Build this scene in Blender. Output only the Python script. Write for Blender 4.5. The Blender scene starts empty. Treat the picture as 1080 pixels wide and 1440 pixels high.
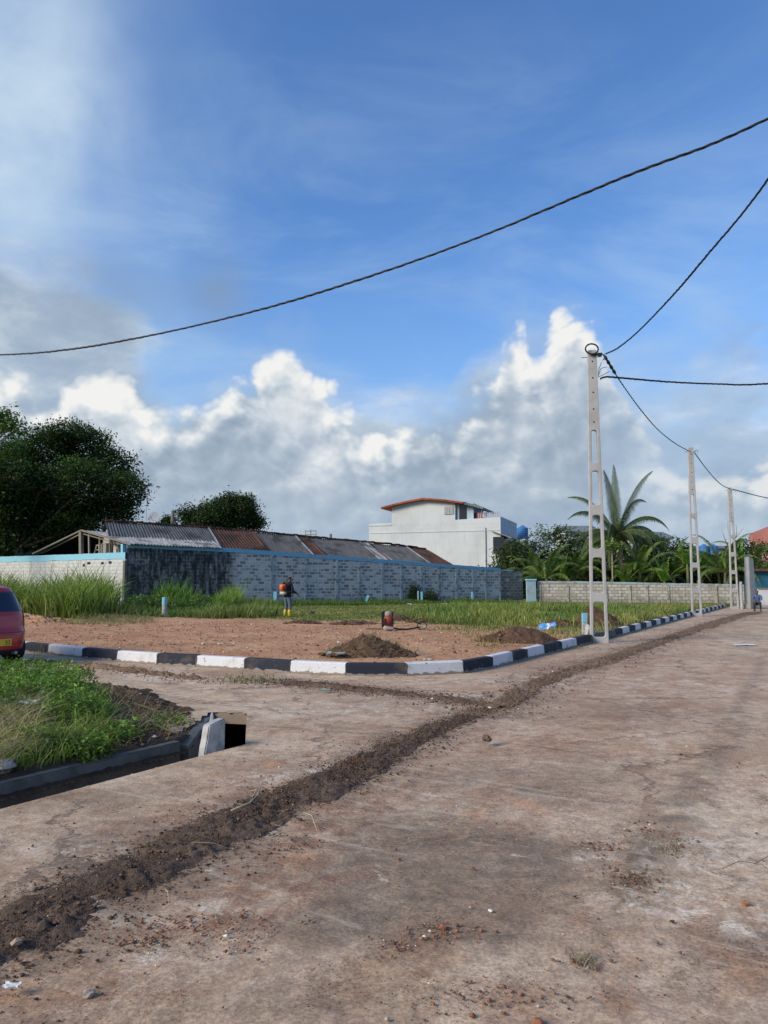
import bpy, bmesh, math, random
import numpy as np
from mathutils import Vector, Matrix
R = math.radians
random.seed(7); RNG = np.random.default_rng(7)
scene = bpy.context.scene
COL = scene.collection

# ------------------------------------------------------------------ camera
CAM_H = 1.55; F = 1040.0; PITCH = math.atan(98/1040)
cam_d = bpy.data.cameras.new('camera'); cam = bpy.data.objects.new('camera', cam_d); COL.objects.link(cam)
cam.location = (0, 0, CAM_H); cam.rotation_euler = (math.pi/2 + PITCH, 0, 0)
cam_d.sensor_fit = 'VERTICAL'; cam_d.sensor_height = 36; cam_d.lens = 26; cam_d.clip_end = 3000; cam_d.clip_start = 0.05
scene.camera = cam
def ray(px, py):
    x = (px-540)/F; u = (720-py)/F
    return Vector((x, math.cos(PITCH) - math.sin(PITCH)*u, math.sin(PITCH) + math.cos(PITCH)*u))
def G(px, py, z=0.0):
    d = ray(px, py); t = (z-CAM_H)/d.z
    return Vector((d.x*t, d.y*t, z))
def at(px, py, Y):
    d = ray(px, py); t = Y/d.y
    return Vector((d.x*t, Y, CAM_H + d.z*t))
def on_plane(px, py, P, e):          # vertical plane through P along horizontal direction e -> (u, z)
    d = ray(px, py); n = Vector((-e[1], e[0]))
    t = (P[0]*n.x + P[1]*n.y)/(d.x*n.x + d.y*n.y)
    return ((d.x*t-P[0])*e[0] + (d.y*t-P[1])*e[1], CAM_H + d.z*t)

# ------------------------------------------------------------------ numpy noise
def _h(ix, iy, s):
    n = (ix.astype(np.int64)*374761393 + iy.astype(np.int64)*668265263 + s*1442695041) & 0x7fffffff
    n = ((n ^ (n >> 13))*1274126177) & 0x7fffffff
    return ((n ^ (n >> 16)) & 0xffff)/65535.0
def vnoise(x, y, s=0):
    x = np.asarray(x, float); y = np.asarray(y, float)
    ix = np.floor(x); iy = np.floor(y); fx = x-ix; fy = y-iy
    fx = fx*fx*(3-2*fx); fy = fy*fy*(3-2*fy)
    a = _h(ix, iy, s); b = _h(ix+1, iy, s); c = _h(ix, iy+1, s); d = _h(ix+1, iy+1, s)
    return (a*(1-fx)+b*fx)*(1-fy) + (c*(1-fx)+d*fx)*fy
def fbm(x, y, o=4, s=0, g=.5):
    r = 0; a = 1; t = 0
    for i in range(o):
        r = r + a*vnoise(x*2**i+17.3*i, y*2**i-9.1*i, s+i); t += a; a *= g
    return r/t
def sstep(a, b, x):
    t = np.clip((x-a)/(b-a), 0, 1); return t*t*(3-2*t)
def segdist(X, Y, pts):
    """distance to a polyline and arc length of the nearest point, signed side"""
    best = np.full(X.shape, 1e9); arc = np.zeros(X.shape); side = np.zeros(X.shape); L = 0
    for (a, b) in zip(pts[:-1], pts[1:]):
        dx, dy = b[0]-a[0], b[1]-a[1]; l2 = dx*dx+dy*dy
        t = np.clip(((X-a[0])*dx+(Y-a[1])*dy)/l2, 0, 1)
        d = np.hypot(X-a[0]-t*dx, Y-a[1]-t*dy); m = d < best
        best = np.where(m, d, best); arc = np.where(m, L+t*math.sqrt(l2), arc)
        side = np.where(m, np.sign(dx*(Y-a[1])-dy*(X-a[0])), side); L += math.sqrt(l2)
    return best, arc, side
def inpoly(X, Y, poly):
    r = np.zeros(X.shape, bool); n = len(poly)
    for i in range(n):
        x0, y0 = poly[i][0], poly[i][1]; x1, y1 = poly[(i+1) % n][0], poly[(i+1) % n][1]
        if y0 == y1: continue
        c = ((y0 > Y) != (y1 > Y)) & (X < (x1-x0)*(Y-y0)/(y1-y0)+x0); r ^= c
    return r

# ------------------------------------------------------------------ object helpers
def tag(o, label=None, cat=None, group=None, kind=None):
    if label: o['label'] = label
    if cat: o['category'] = cat
    if group: o['group'] = group
    if kind: o['kind'] = kind
    return o
def empty(name, loc=(0, 0, 0), rz=0, label=None, cat=None, group=None):
    o = bpy.data.objects.new(name, None); COL.objects.link(o); o.location = loc; o.rotation_euler = (0, 0, rz)
    o.empty_display_size = .1
    return tag(o, label, cat, group)
def link(name, me, mat=None, parent=None, loc=None, rz=None):
    o = bpy.data.objects.new(name, me); COL.objects.link(o)
    if mat is not None and not me.materials: me.materials.append(mat)
    if parent is not None: o.parent = parent
    if loc is not None: o.location = loc
    if rz is not None: o.rotation_euler = (0, 0, rz)
    return o
def np_mesh(name, V, Fc, mat=None, parent=None, col=None, smooth=False, uv=None):
    """V (n,3), Fc: (m,k) int array or list of such arrays; col (n,3|4) per vertex"""
    me = bpy.data.meshes.new(name); V = np.asarray(V, np.float32)
    if not isinstance(Fc, list): Fc = [Fc]
    Fc = [np.asarray(f, np.int32) for f in Fc if len(f)]
    loops = np.concatenate([f.ravel() for f in Fc]); tot = np.concatenate([np.full(len(f), f.shape[1], np.int32) for f in Fc])
    st = np.concatenate([[0], np.cumsum(tot)[:-1]]).astype(np.int32)
    me.vertices.add(len(V)); me.vertices.foreach_set('co', V.ravel())
    me.loops.add(len(loops)); me.loops.foreach_set('vertex_index', loops)
    me.polygons.add(len(tot)); me.polygons.foreach_set('loop_start', st); me.polygons.foreach_set('loop_total', tot)
    if smooth: me.polygons.foreach_set('use_smooth', np.ones(len(tot), bool))
    if col is not None:
        col = np.asarray(col, np.float32)
        if col.shape[1] == 3: col = np.hstack([col, np.ones((len(col), 1), np.float32)])
        a = me.color_attributes.new('Col', 'FLOAT_COLOR', 'POINT'); a.data.foreach_set('color', col.ravel())
    me.update(calc_edges=True)
    return link(name, me, mat, parent)
class MB:
    def __init__(s): s.v = []; s.f = []
    def add(s, vs, fs):
        n = len(s.v); s.v += [tuple(v) for v in vs]; s.f += [tuple(i+n for i in f) for f in fs]; return s
    def box(s, c, d, rz=0, rx=0, ry=0):
        M = Matrix.Translation(c) @ Matrix.Rotation(rz, 4, 'Z') @ Matrix.Rotation(ry, 4, 'Y') @ Matrix.Rotation(rx, 4, 'X')
        vs = [M @ Vector((x*d[0]/2, y*d[1]/2, z*d[2]/2)) for x in (-1, 1) for y in (-1, 1) for z in (-1, 1)]
        return s.add(vs, [(0,1,3,2),(4,6,7,5),(0,4,5,1),(2,3,7,6),(0,2,6,4),(1,5,7,3)])
    def bar(s, a, b, w, h=None):
        a = Vector(a); b = Vector(b); h = h or w; d = (b-a).normalized()
        x = d.cross(Vector((0, 0, 1)));
        if x.length < 1e-3: x = Vector((1, 0, 0))
        x.normalize(); y = x.cross(d)
        vs = [p + x*sx*w/2 + y*sy*h/2 for p in (a, b) for sx, sy in ((-1,-1),(1,-1),(1,1),(-1,1))]
        return s.add(vs, [(3,2,1,0),(4,5,6,7)]+[(i,(i+1)%4,(i+1)%4+4,i+4) for i in range(4)])
    def tube(s, pts, r, n=8, cap=True):
        pts = [Vector(p) for p in pts]; rs = r if hasattr(r, '__len__') else [r]*len(pts); vs = []; fs = []
        for i, p in enumerate(pts):
            d = (pts[min(i+1, len(pts)-1)]-pts[max(i-1, 0)]).normalized()
            x = d.cross(Vector((.13, .27, 1)));
            if x.length < .05: x = d.cross(Vector((1, 0, .1)))
            x.normalize(); y = d.cross(x)
            for k in range(n):
                t = 2*math.pi*k/n; vs.append(p + (x*math.cos(t)+y*math.sin(t))*rs[i])
        for i in range(len(pts)-1):
            for k in range(n): fs.append((i*n+k, i*n+(k+1)%n, (i+1)*n+(k+1)%n, (i+1)*n+k))
        if cap: fs += [tuple(range(n-1, -1, -1)), tuple((len(pts)-1)*n+k for k in range(n))]
        return s.add(vs, fs)
    def lathe(s, prof, c=(0, 0, 0), n=16):
        vs = []; fs = []
        for (r, z) in prof:
            for k in range(n):
                t = 2*math.pi*k/n; vs.append((c[0]+r*math.cos(t), c[1]+r*math.sin(t), c[2]+z))
        for i in range(len(prof)-1):
            for k in range(n): fs.append((i*n+k, i*n+(k+1)%n, (i+1)*n+(k+1)%n, (i+1)*n+k))
        fs += [tuple(range(n-1, -1, -1)), tuple((len(prof)-1)*n+k for k in range(n))]
        return s.add(vs, fs)
    def prism(s, poly, z0, z1):
        n = len(poly)
        return s.add([(p[0], p[1], z0) for p in poly]+[(p[0], p[1], z1) for p in poly],
                     [tuple(range(n-1, -1, -1)), tuple(range(n, 2*n))]+[(i,(i+1)%n,(i+1)%n+n,i+n) for i in range(n)])
    def build(s, name, mat, parent=None, smooth=False, bevel=0):
        me = bpy.data.meshes.new(name); me.from_pydata(s.v, [], s.f)
        bm = bmesh.new(); bm.from_mesh(me); bmesh.ops.recalc_face_normals(bm, faces=bm.faces)
        if bevel:
            bmesh.ops.bevel(bm, geom=[e for e in bm.edges if len(e.link_faces) == 2 and e.calc_face_angle(0) > .6], offset=bevel, segments=2, affect='EDGES', clamp_overlap=True)
        bm.to_mesh(me); bm.free()
        if smooth: me.polygons.foreach_set('use_smooth', [True]*len(me.polygons))
        return link(name, me, mat, parent)
def bake(o):
    dg = bpy.context.evaluated_depsgraph_get(); dg.update()
    me = bpy.data.meshes.new_from_object(o.evaluated_get(dg)); old = o.data
    o.modifiers.clear(); o.data = me; return o
def skin(name, verts, edges, mat, parent=None, root=0, sub=1):
    """verts: list of (x,y,z,r)"""
    me = bpy.data.meshes.new(name); me.from_pydata([v[:3] for v in verts], edges, []); me.materials.append(mat)
    o = link(name, me, None, parent)
    m = o.modifiers.new('s', 'SKIN'); m.use_smooth_shade = True; m.branch_smoothing = .4
    for i, v in enumerate(verts):
        r = v[3]; me.skin_vertices[0].data[i].radius = (r if hasattr(r, '__len__') else (r, r)); me.skin_vertices[0].data[i].use_root = (i == root)
    if sub: s_ = o.modifiers.new('u', 'SUBSURF'); s_.levels = sub; s_.render_levels = sub
    bake(o); 
    if not o.data.materials: o.data.materials.append(mat)
    return o

# ------------------------------------------------------------------ node helpers
class NT:
    def __init__(s, tree): s.t = tree; s.n = tree.nodes; s.l = tree.links
    def new(s, k, **kw):
        n = s.n.new(k)
        for a, b in kw.items(): setattr(n, a, b)
        return n
    def set(s, sock, v):
        if v is None: return
        if isinstance(v, bpy.types.NodeSocket): s.l.new(v, sock)
        else:
            if sock.type == 'RGBA' and hasattr(v, '__len__') and len(v) == 3: v = (*v, 1)
            sock.default_value = v
    def math(s, op, a, b=None, c=None, clamp=False):
        n = s.new('ShaderNodeMath', operation=op, use_clamp=clamp); s.set(n.inputs[0], a); s.set(n.inputs[1], b); s.set(n.inputs[2], c); return n.outputs[0]
    def vmath(s, op, a, b=None, sc=None):
        n = s.new('ShaderNodeVectorMath', operation=op); s.set(n.inputs[0], a); s.set(n.inputs[1], b)
        if sc is not None: s.set(n.inputs[3], sc)
        return n.outputs[0]
    def noise(s, vec, scale, detail=4, rough=.55, dist=0, lac=2):
        n = s.new('ShaderNodeTexNoise'); s.set(n.inputs['Vector'], vec); s.set(n.inputs['Scale'], scale); n.inputs['Detail'].default_value = detail
        n.inputs['Roughness'].default_value = rough; n.inputs['Distortion'].default_value = dist; n.inputs['Lacunarity'].default_value = lac; return n.outputs[0]
    def voro(s, vec, scale, feature='F1', out=0, rnd=1):
        n = s.new('ShaderNodeTexVoronoi', feature=feature); s.set(n.inputs['Vector'], vec); n.inputs['Scale'].default_value = scale; n.inputs['Randomness'].default_value = rnd; return n.outputs[out]
    def ramp(s, f, stops, interp='LINEAR'):
        n = s.new('ShaderNodeValToRGB'); r = n.color_ramp; r.interpolation = interp
        while len(r.elements) < len(stops): r.elements.new(.5)
        for e, (p, c) in zip(r.elements, stops):
            e.position = p; e.color = (c, c, c, 1) if not hasattr(c, '__len__') else (*c[:3], 1)
        s.set(n.inputs[0], f); return n.outputs[0]
    def mix(s, f, a, b, blend='MIX'):
        n = s.new('ShaderNodeMix', data_type='RGBA', blend_type=blend); s.set(n.inputs[0], f); s.set(n.inputs[6], a); s.set(n.inputs[7], b); return n.outputs[2]
    def mapr(s, v, a, b, c=0., d=1., smooth=True):
        n = s.new('ShaderNodeMapRange', interpolation_type='SMOOTHSTEP' if smooth else 'LINEAR'); s.set(n.inputs[0], v)
        for i, q in enumerate((a, b, c, d)): s.set(n.inputs[i+1], q)
        return n.outputs[0]
    def xyz(s, v):
        n = s.new('ShaderNodeSeparateXYZ'); s.set(n.inputs[0], v); return n.outputs
    def comb(s, x, y, z):
        n = s.new('ShaderNodeCombineXYZ'); s.set(n.inputs[0], x); s.set(n.inputs[1], y); s.set(n.inputs[2], z); return n.outputs[0]
    def scale(s, v, k):
        return s.vmath('MULTIPLY', v, k if hasattr(k, '__len__') else (k, k, k))
def newmat(name):
    m = bpy.data.materials.new(name); m.use_nodes = True; t = NT(m.node_tree)
    b = m.node_tree.nodes['Principled BSDF']; return m, t, b
def finish(t, b, col=None, rough=None, bump=None, bs=.3, bd=.02, spec=None, metal=None):
    if col is not None: t.set(b.inputs['Base Color'], col)
    if rough is not None: t.set(b.inputs['Roughness'], rough)
    if metal is not None: t.set(b.inputs['Metallic'], metal)
    if spec is not None: b.inputs['Specular IOR Level'].default_value = spec
    if bump is not None:
        n = t.new('ShaderNodeBump'); n.inputs['Strength'].default_value = bs; n.inputs['Distance'].default_value = bd
        t.set(n.inputs['Height'], bump); t.l.new(n.outputs[0], b.inputs['Normal'])
def obc(t): return t.new('ShaderNodeTexCoord').outputs['Object']
def geo(t): return t.new('ShaderNodeNewGeometry').outputs['Position']
def vcol(t):
    n = t.new('ShaderNodeVertexColor'); n.layer_name = 'Col'; return n.outputs[0]
def dirty(name, c, c2=None, sc=3., rough=.6, amt=.5, metal=0, spec=.4, bs=.15, bscale=40, bd=.01):
    """plain surface with weathering: base colour c drifting to c2"""
    m, t, b = newmat(name); p = geo(t); c2 = c2 or tuple(x*.6 for x in c)
    f = t.mapr(t.noise(p, sc, 6, .65), .35, .7); g = t.noise(p, sc*9, 4, .6)
    col = t.mix(t.math('MULTIPLY', f, amt), c, c2); col = t.mix(.35, col, t.mix(g, tuple(x*.7 for x in c), tuple(min(1, x*1.25) for x in c)))
    finish(t, b, col, t.mapr(g, 0, 1, rough-.1, min(1, rough+.15)), t.noise(p, bscale, 4, .6), bs, bd, spec, metal); return m
# ------------------------------------------------------------------ sky, clouds, sun
SUN_AZ = R(-118); SUN_EL = R(30)       # azimuth clockwise from +Y: behind the photographer, to the left
def sky():
    w = bpy.data.worlds.new('World'); scene.world = w; w.use_nodes = True
    t = NT(w.node_tree); bg = w.node_tree.nodes['Background']
    st = t.new('ShaderNodeTexSky', sky_type='NISHITA'); st.sun_disc = False
    st.sun_elevation = SUN_EL; st.sun_rotation = SUN_AZ; st.dust_density = .6; st.ozone_density = 2.5; st.air_density = 1.0
    d = t.new('ShaderNodeTexCoord').outputs['Generated']; x, y, z = t.xyz(d)
    az = t.math('ARCTAN2', x, y); el = t.math('ARCSINE', z)
    def ae(px, py):
        r = ray(px, py).normalized(); return math.atan2(r.x, r.y), math.asin(r.z)
    # graded clear sky: nishita * tint, paler towards the horizon
    base = t.mix(1, st.outputs[0], (.92, 1.30, 1.72), 'MULTIPLY')
    base = t.scale(base, .120)
    # thin high haze, streaked
    p = t.comb(az, el, 0)
    wp = t.comb(t.math('MULTIPLY_ADD', el, .25, az), t.math('MULTIPLY_ADD', az, -.12, t.math('MULTIPLY', el, 3.2)), .3)
    wn = t.noise(wp, 2.6, 7, .6, .5)
    low = t.mapr(el, .75, .12, 0, 1)
    wisp = t.math('MULTIPLY', t.mapr(wn, .38, .80), t.math('MULTIPLY_ADD', low, .66, .07))
    col = t.mix(wisp, base, (.50, .68, .86))
    col = t.mix(t.math('MULTIPLY', t.mapr(el, .48, .08), .50), col, (.34, .53, .78))
    # bright veil upper left
    a0, e0 = ae(20, 190)
    gx = t.math('MULTIPLY', t.math('SUBTRACT', az, a0), 6.4); gy = t.math('MULTIPLY', t.math('SUBTRACT', el, e0), 3.9)
    gx = t.math('ADD', gx, t.math('MULTIPLY', t.math('SUBTRACT', t.noise(p, 4, 3, .5), .5), 1.2))
    g = t.math('POWER', 2.718, t.math('MULTIPLY', t.math('ADD', t.math('MULTIPLY', gx, gx), t.math('MULTIPLY', gy, gy)), -1))
    vn = t.noise(t.comb(t.math('MULTIPLY_ADD', el, .5, az), t.math('MULTIPLY_ADD', az, -.4, el), .9), 5, 8, .56, .25)
    col = t.mix(t.math('MULTIPLY', g, t.mapr(vn, .2, .75, .35, 1)), col, (.60, .74, .86))
    # cumulus: profile of cloud tops over azimuth
    AZ0, AZ1 = -.62, .62
    prof = [(-60, 520), (0, 530), (60, 560), (100, 545), (125, 532), (150, 522), (175, 528), (195, 555), (235, 585), (265, 570), (300, 555), (335, 535), (365, 515), (388, 492), (408, 478), (430, 490), (452, 525),
            (470, 560), (500, 590), (540, 600), (590, 590), (640, 580), (675, 548), (698, 515), (714, 470), (736, 458), (752, 492), (768, 476), (785, 447), (806, 440), (828, 456), (846, 486), (868, 530), (895, 580), (930, 632), (970, 655), (1010, 665), (1060, 655), (1150, 620)]
    fc = t.new('ShaderNodeFloatCurve'); cv = fc.mapping.curves[0]
    pts = []
    for (px, py) in prof:
        a, e = ae(px, py); pts.append(((a-AZ0)/(AZ1-AZ0), e*1.6))
    pts = [(0, pts[0][1])] + pts + [(1, pts[-1][1])]
    while len(cv.points) < len(pts): cv.points.new(.5, .5)
    for q, (a, b) in zip(cv.points, pts): q.location = (a, b); q.handle_type = 'AUTO'
    fc.mapping.update()
    t.set(fc.inputs['Value'], t.mapr(az, AZ0, AZ1, 0, 1, False)); H = t.math('DIVIDE', fc.outputs[0], 1.6)
    def puff(dx, dy):
        q = t.comb(t.math('ADD', az, dx), t.math('MULTIPLY', t.math('ADD', el, dy), 1.25), 0)
        n1 = t.noise(q, 6, 8, .52, .15)
        q2 = t.vmath('ADD', q, t.scale(t.comb(n1, t.noise(q, 9, 3, .5), 0), .07))
        v1 = t.voro(q2, 17); v2 = t.voro(q2, 41); v3 = t.voro(q2, 95)
        v = t.math('ADD', t.math('MULTIPLY', v1, .62), t.math('ADD', t.math('MULTIPLY', v2, .30), t.math('MULTIPLY', v3, .13)))
        return t.math('ADD', t.math('MULTIPLY', t.math('SUBTRACT', .48, v), 1.15), t.math('MULTIPLY', t.math('SUBTRACT', n1, .5), 1.5))
    P0 = puff(0, 0); P1 = puff(-.013, .014)
    depth = t.math('SUBTRACT', H, el)
    D = t.math('ADD', t.math('MULTIPLY', depth, 19), t.math('MULTIPLY', P0, 1.3))
    cover = t.mapr(D, -.14, .42)
    relief = t.math('SUBTRACT', P0, P1)
    lit = t.math('MULTIPLY_ADD', relief, t.mapr(depth, .01, .11, 1.15, .50), t.mapr(depth, .0, .07, .74, .36))
    big = t.noise(t.comb(az, t.math('MULTIPLY', el, 2.2), .5), 4.5, 6, .5)
    lit = t.math('ADD', lit, t.math('MULTIPLY', t.math('SUBTRACT', big, .5), .75))
    #
    leftdark = t.mapr(az, -.30, -.42, 0, 1); hi = t.mapr(el, .25, .33, 0, 1)
    lit = t.math('SUBTRACT', lit, t.math('MULTIPLY', t.math('MULTIPLY', leftdark, hi), .22))
    # bright breaks low in the bank
    for (px, py, k, s1) in ((462, 652, .38, 26), (540, 645, .3, 30), (410, 575, .25, 16), (160, 560, .45, 16), (720, 500, .5, 18), (930, 670, .5, 18), (1060, 665, .5, 26), (420, 510, .4, 16), (800, 465, .45, 22), (715, 645, .2, 30), (10, 410, .4, 30), (170, 450, .25, 26)):
        a, e = ae(px, py); dx = t.math('MULTIPLY', t.math('SUBTRACT', az, a), s1); dy = t.math('MULTIPLY', t.math('SUBTRACT', el, e), s1)
        q = t.math('POWER', 2.718, t.math('MULTIPLY', t.math('ADD', t.math('MULTIPLY', dx, dx), t.math('MULTIPLY', dy, dy)), -1))
        lit = t.math('MULTIPLY_ADD', q, k, lit)
    ccol = t.ramp(lit, [(0, (.27, .35, .46)), (.3, (.35, .435, .54)), (.5, (.45, .53, .62)), (.7, (.62, .68, .74)), (.88, (.79, .815, .83)), (1, (.89, .89, .875))])
    # soft grey layer standing behind the turrets
    prof2 = [(-60, 395), (0, 400), (60, 420), (120, 432), (180, 455), (215, 520), (260, 560), (320, 560), (450, 545), (520, 548), (620, 545), (700, 500), (800, 490), (880, 520), (960, 520), (1060, 500), (1150, 480)]
    fc2 = t.new('ShaderNodeFloatCurve'); cv2 = fc2.mapping.curves[0]; pts2 = [((ae(px, py)[0]-AZ0)/(AZ1-AZ0), ae(px, py)[1]*1.6) for px, py in prof2]; pts2 = [(0, pts2[0][1])]+pts2+[(1, pts2[-1][1])]
    while len(cv2.points) < len(pts2): cv2.points.new(.5, .5)
    for q, (a, b) in zip(cv2.points, pts2): q.location = (a, b); q.handle_type = 'AUTO'
    fc2.mapping.update(); t.set(fc2.inputs['Value'], t.mapr(az, AZ0, AZ1, 0, 1, False)); H2 = t.math('DIVIDE', fc2.outputs[0], 1.6)
    nb = t.noise(t.comb(az, t.math('MULTIPLY', el, 1.7), .2), 5, 7, .55, .2)
    D2 = t.math('ADD', t.math('ADD', t.math('MULTIPLY', t.math('SUBTRACT', H2, el), 9), t.mapr(az, -.30, -.40, 0, .55)), t.math('MULTIPLY', t.math('SUBTRACT', nb, .5), t.mapr(az, -.3, -.4, 4.2, 5.2)))
    c2 = t.math('MULTIPLY', t.mapr(D2, -.35, .9), t.mapr(az, .25, .36, .92, .80)); nb2 = t.noise(t.comb(az, t.math('MULTIPLY', el, 2), .7), 8, 7, .55, .2)
    col2 = t.ramp(t.math('ADD', nb2, t.math('MULTIPLY', t.math('SUBTRACT', .6, D2), .12)), [(.25, (.27, .36, .48)), (.45, (.38, .47, .58)), (.56, (.52, .60, .68)), (.68, (.80, .83, .85))])
    col = t.mix(c2, col, col2)
    soft = t.math('MULTIPLY', t.mapr(D, -1.1, .25), .22)
    col = t.mix(soft, col, (.40, .52, .68)); col = t.mix(cover, col, ccol)
    # soft grey veil on the right and bluish haze close to the horizon
    vr = t.math('MULTIPLY', t.mapr(az, .24, .34), t.math('MULTIPLY', t.mapr(el, .33, .24), t.mapr(t.noise(wp, 2.6, 6, .55, .5), .25, .62)))
    col = t.mix(t.math('MULTIPLY', vr, .60), col, (.40, .53, .69))
    hz = t.mapr(el, .16, .03); col = t.mix(t.math('MULTIPLY', hz, .6), col, (.40, .52, .65))
    # grey wisps between bank and blue
    for (px, py, sx, sy, k) in ((305, 400, 26, 22, .6), (130, 405, 9, 26, .42), (890, 628, 22, 45, .5), (1010, 655, 20, 35, .4)):
        a, e = ae(px, py); dx = t.math('MULTIPLY', t.math('SUBTRACT', az, a), sx); dy = t.math('MULTIPLY', t.math('SUBTRACT', el, e), sy)
        q = t.math('POWER', 2.718, t.math('MULTIPLY', t.math('ADD', t.math('MULTIPLY', dx, dx), t.math('MULTIPLY', dy, dy)), -1))
        col = t.mix(t.math('MULTIPLY', t.math('MULTIPLY', q, t.mapr(big, .3, .6)), k), col, (.24, .33, .45))
    # the light from the hidden half of the sky (bright cloud behind the photographer) stays the same sky
    t.set(bg.inputs['Color'], t.scale(col, 10)); bg.inputs['Strength'].default_value = .1
    w.cycles.sampling_method = 'MANUAL'; w.cycles.sample_map_resolution = 512
sky()
sl = bpy.data.lights.new('sun', 'SUN'); so = bpy.data.objects.new('sun', sl); COL.objects.link(so)
sl.energy = 4.0; sl.angle = R(22); sl.color = (1, .87, .70)
sd = Vector((math.sin(SUN_AZ)*math.cos(SUN_EL), math.cos(SUN_AZ)*math.cos(SUN_EL), math.sin(SUN_EL)))
so.rotation_euler = sd.to_track_quat('Z', 'Y').to_euler(); so.location = (-10, -10, 20)
scene.view_settings.view_transform = 'Standard'; scene.view_settings.look = 'None'
scene.view_settings.exposure = 0; scene.view_settings.gamma = 1
scene.cycles.max_bounces = 6; scene.cycles.use_denoising = True
# ------------------------------------------------------------------ layout (measured on the ground)
KP = [(66,920),(115,925.5),(164,930.5),(220,934.5),(275,938),(343,942),(408,946.5),(486,950),(573,950.5),(652,947),(690,940),(722,932),(760,922.5),(795,913.5),(830,905)]
KERB = [G(*p) for p in KP]
P1_ = G(843, 904); dirR = Vector((.508, .861, 0))
a = KERB[-1]; KERB += [a + dirR*s for s in (4, 10, 16, 22, 27, 30.5)]
dl = (KERB[0]-KERB[2]).normalized(); KERB = [KERB[0] + dl*s for s in (30, 18, 8, 3)] + KERB
KXY = [(p.x, p.y) for p in KERB]
def smooth_poly(P, n=3):
    for _ in range(n):
        Q = [P[0]]
        for p, q in zip(P[:-1], P[1:]): Q += [(p[0]*.75+q[0]*.25, p[1]*.75+q[1]*.25), (p[0]*.25+q[0]*.75, p[1]*.25+q[1]*.75)]
        P = Q + [P[-1]]
    return P
TR = [tuple(G(x, y)[:2]) for x, y in ((-180,1440),(-60,1362),(30,1312),(130,1256),(240,1203),(340,1152),(420,1118),(500,1083),(570,1045),(640,1015),(690,999))]
TR_FAR = [tuple(G(x, y)[:2]) for x, y in ((690,1002),(735,972),(780,951),(830,935),(870,923),(905,910),(940,899),(975,887),(1005,876),(1040,866),(1062,861))]
TR_SIDE = [tuple(G(x, y)[:2]) for x, y in ((705,996),(672,990),(620,983),(560,977),(500,970),(450,964),(405,960),(368,958))]
TR_LEFT = [tuple(G(x, y)[:2]) for x, y in ((300,958),(240,951),(190,944),(140,938),(90,934),(30,931))]
# drain beside the planting bed and the culvert mouth
D0 = Vector(G(0, 1137)[:2]); D1 = Vector(G(345, 1046)[:2]); DD = (D1-D0).normalized(); DN = Vector((-DD.y, DD.x)); DL = (D1-D0).length
def dr(s, n): q = D0 + DD*s + DN*n; return (q.x, q.y)
PIT = [dr(-6, 0), dr(DL, 0), (G(347,1003).x, G(347,1003).y), (G(300,1001).x, G(300,1001).y), dr(DL-.25, .5), dr(-6, .5)]
BED_EDGE = [dr(-6, .5), dr(DL-.4, .5)] + [tuple(G(x, y)[:2]) for x, y in ((300,1003),(290,985),(262,972),(215,964),(150,957),(90,951),(20,946),(-90,942),(-300,936),(-900,928))]
BED = BED_EDGE + [(-30, 10), (-16, -2)]
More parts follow.
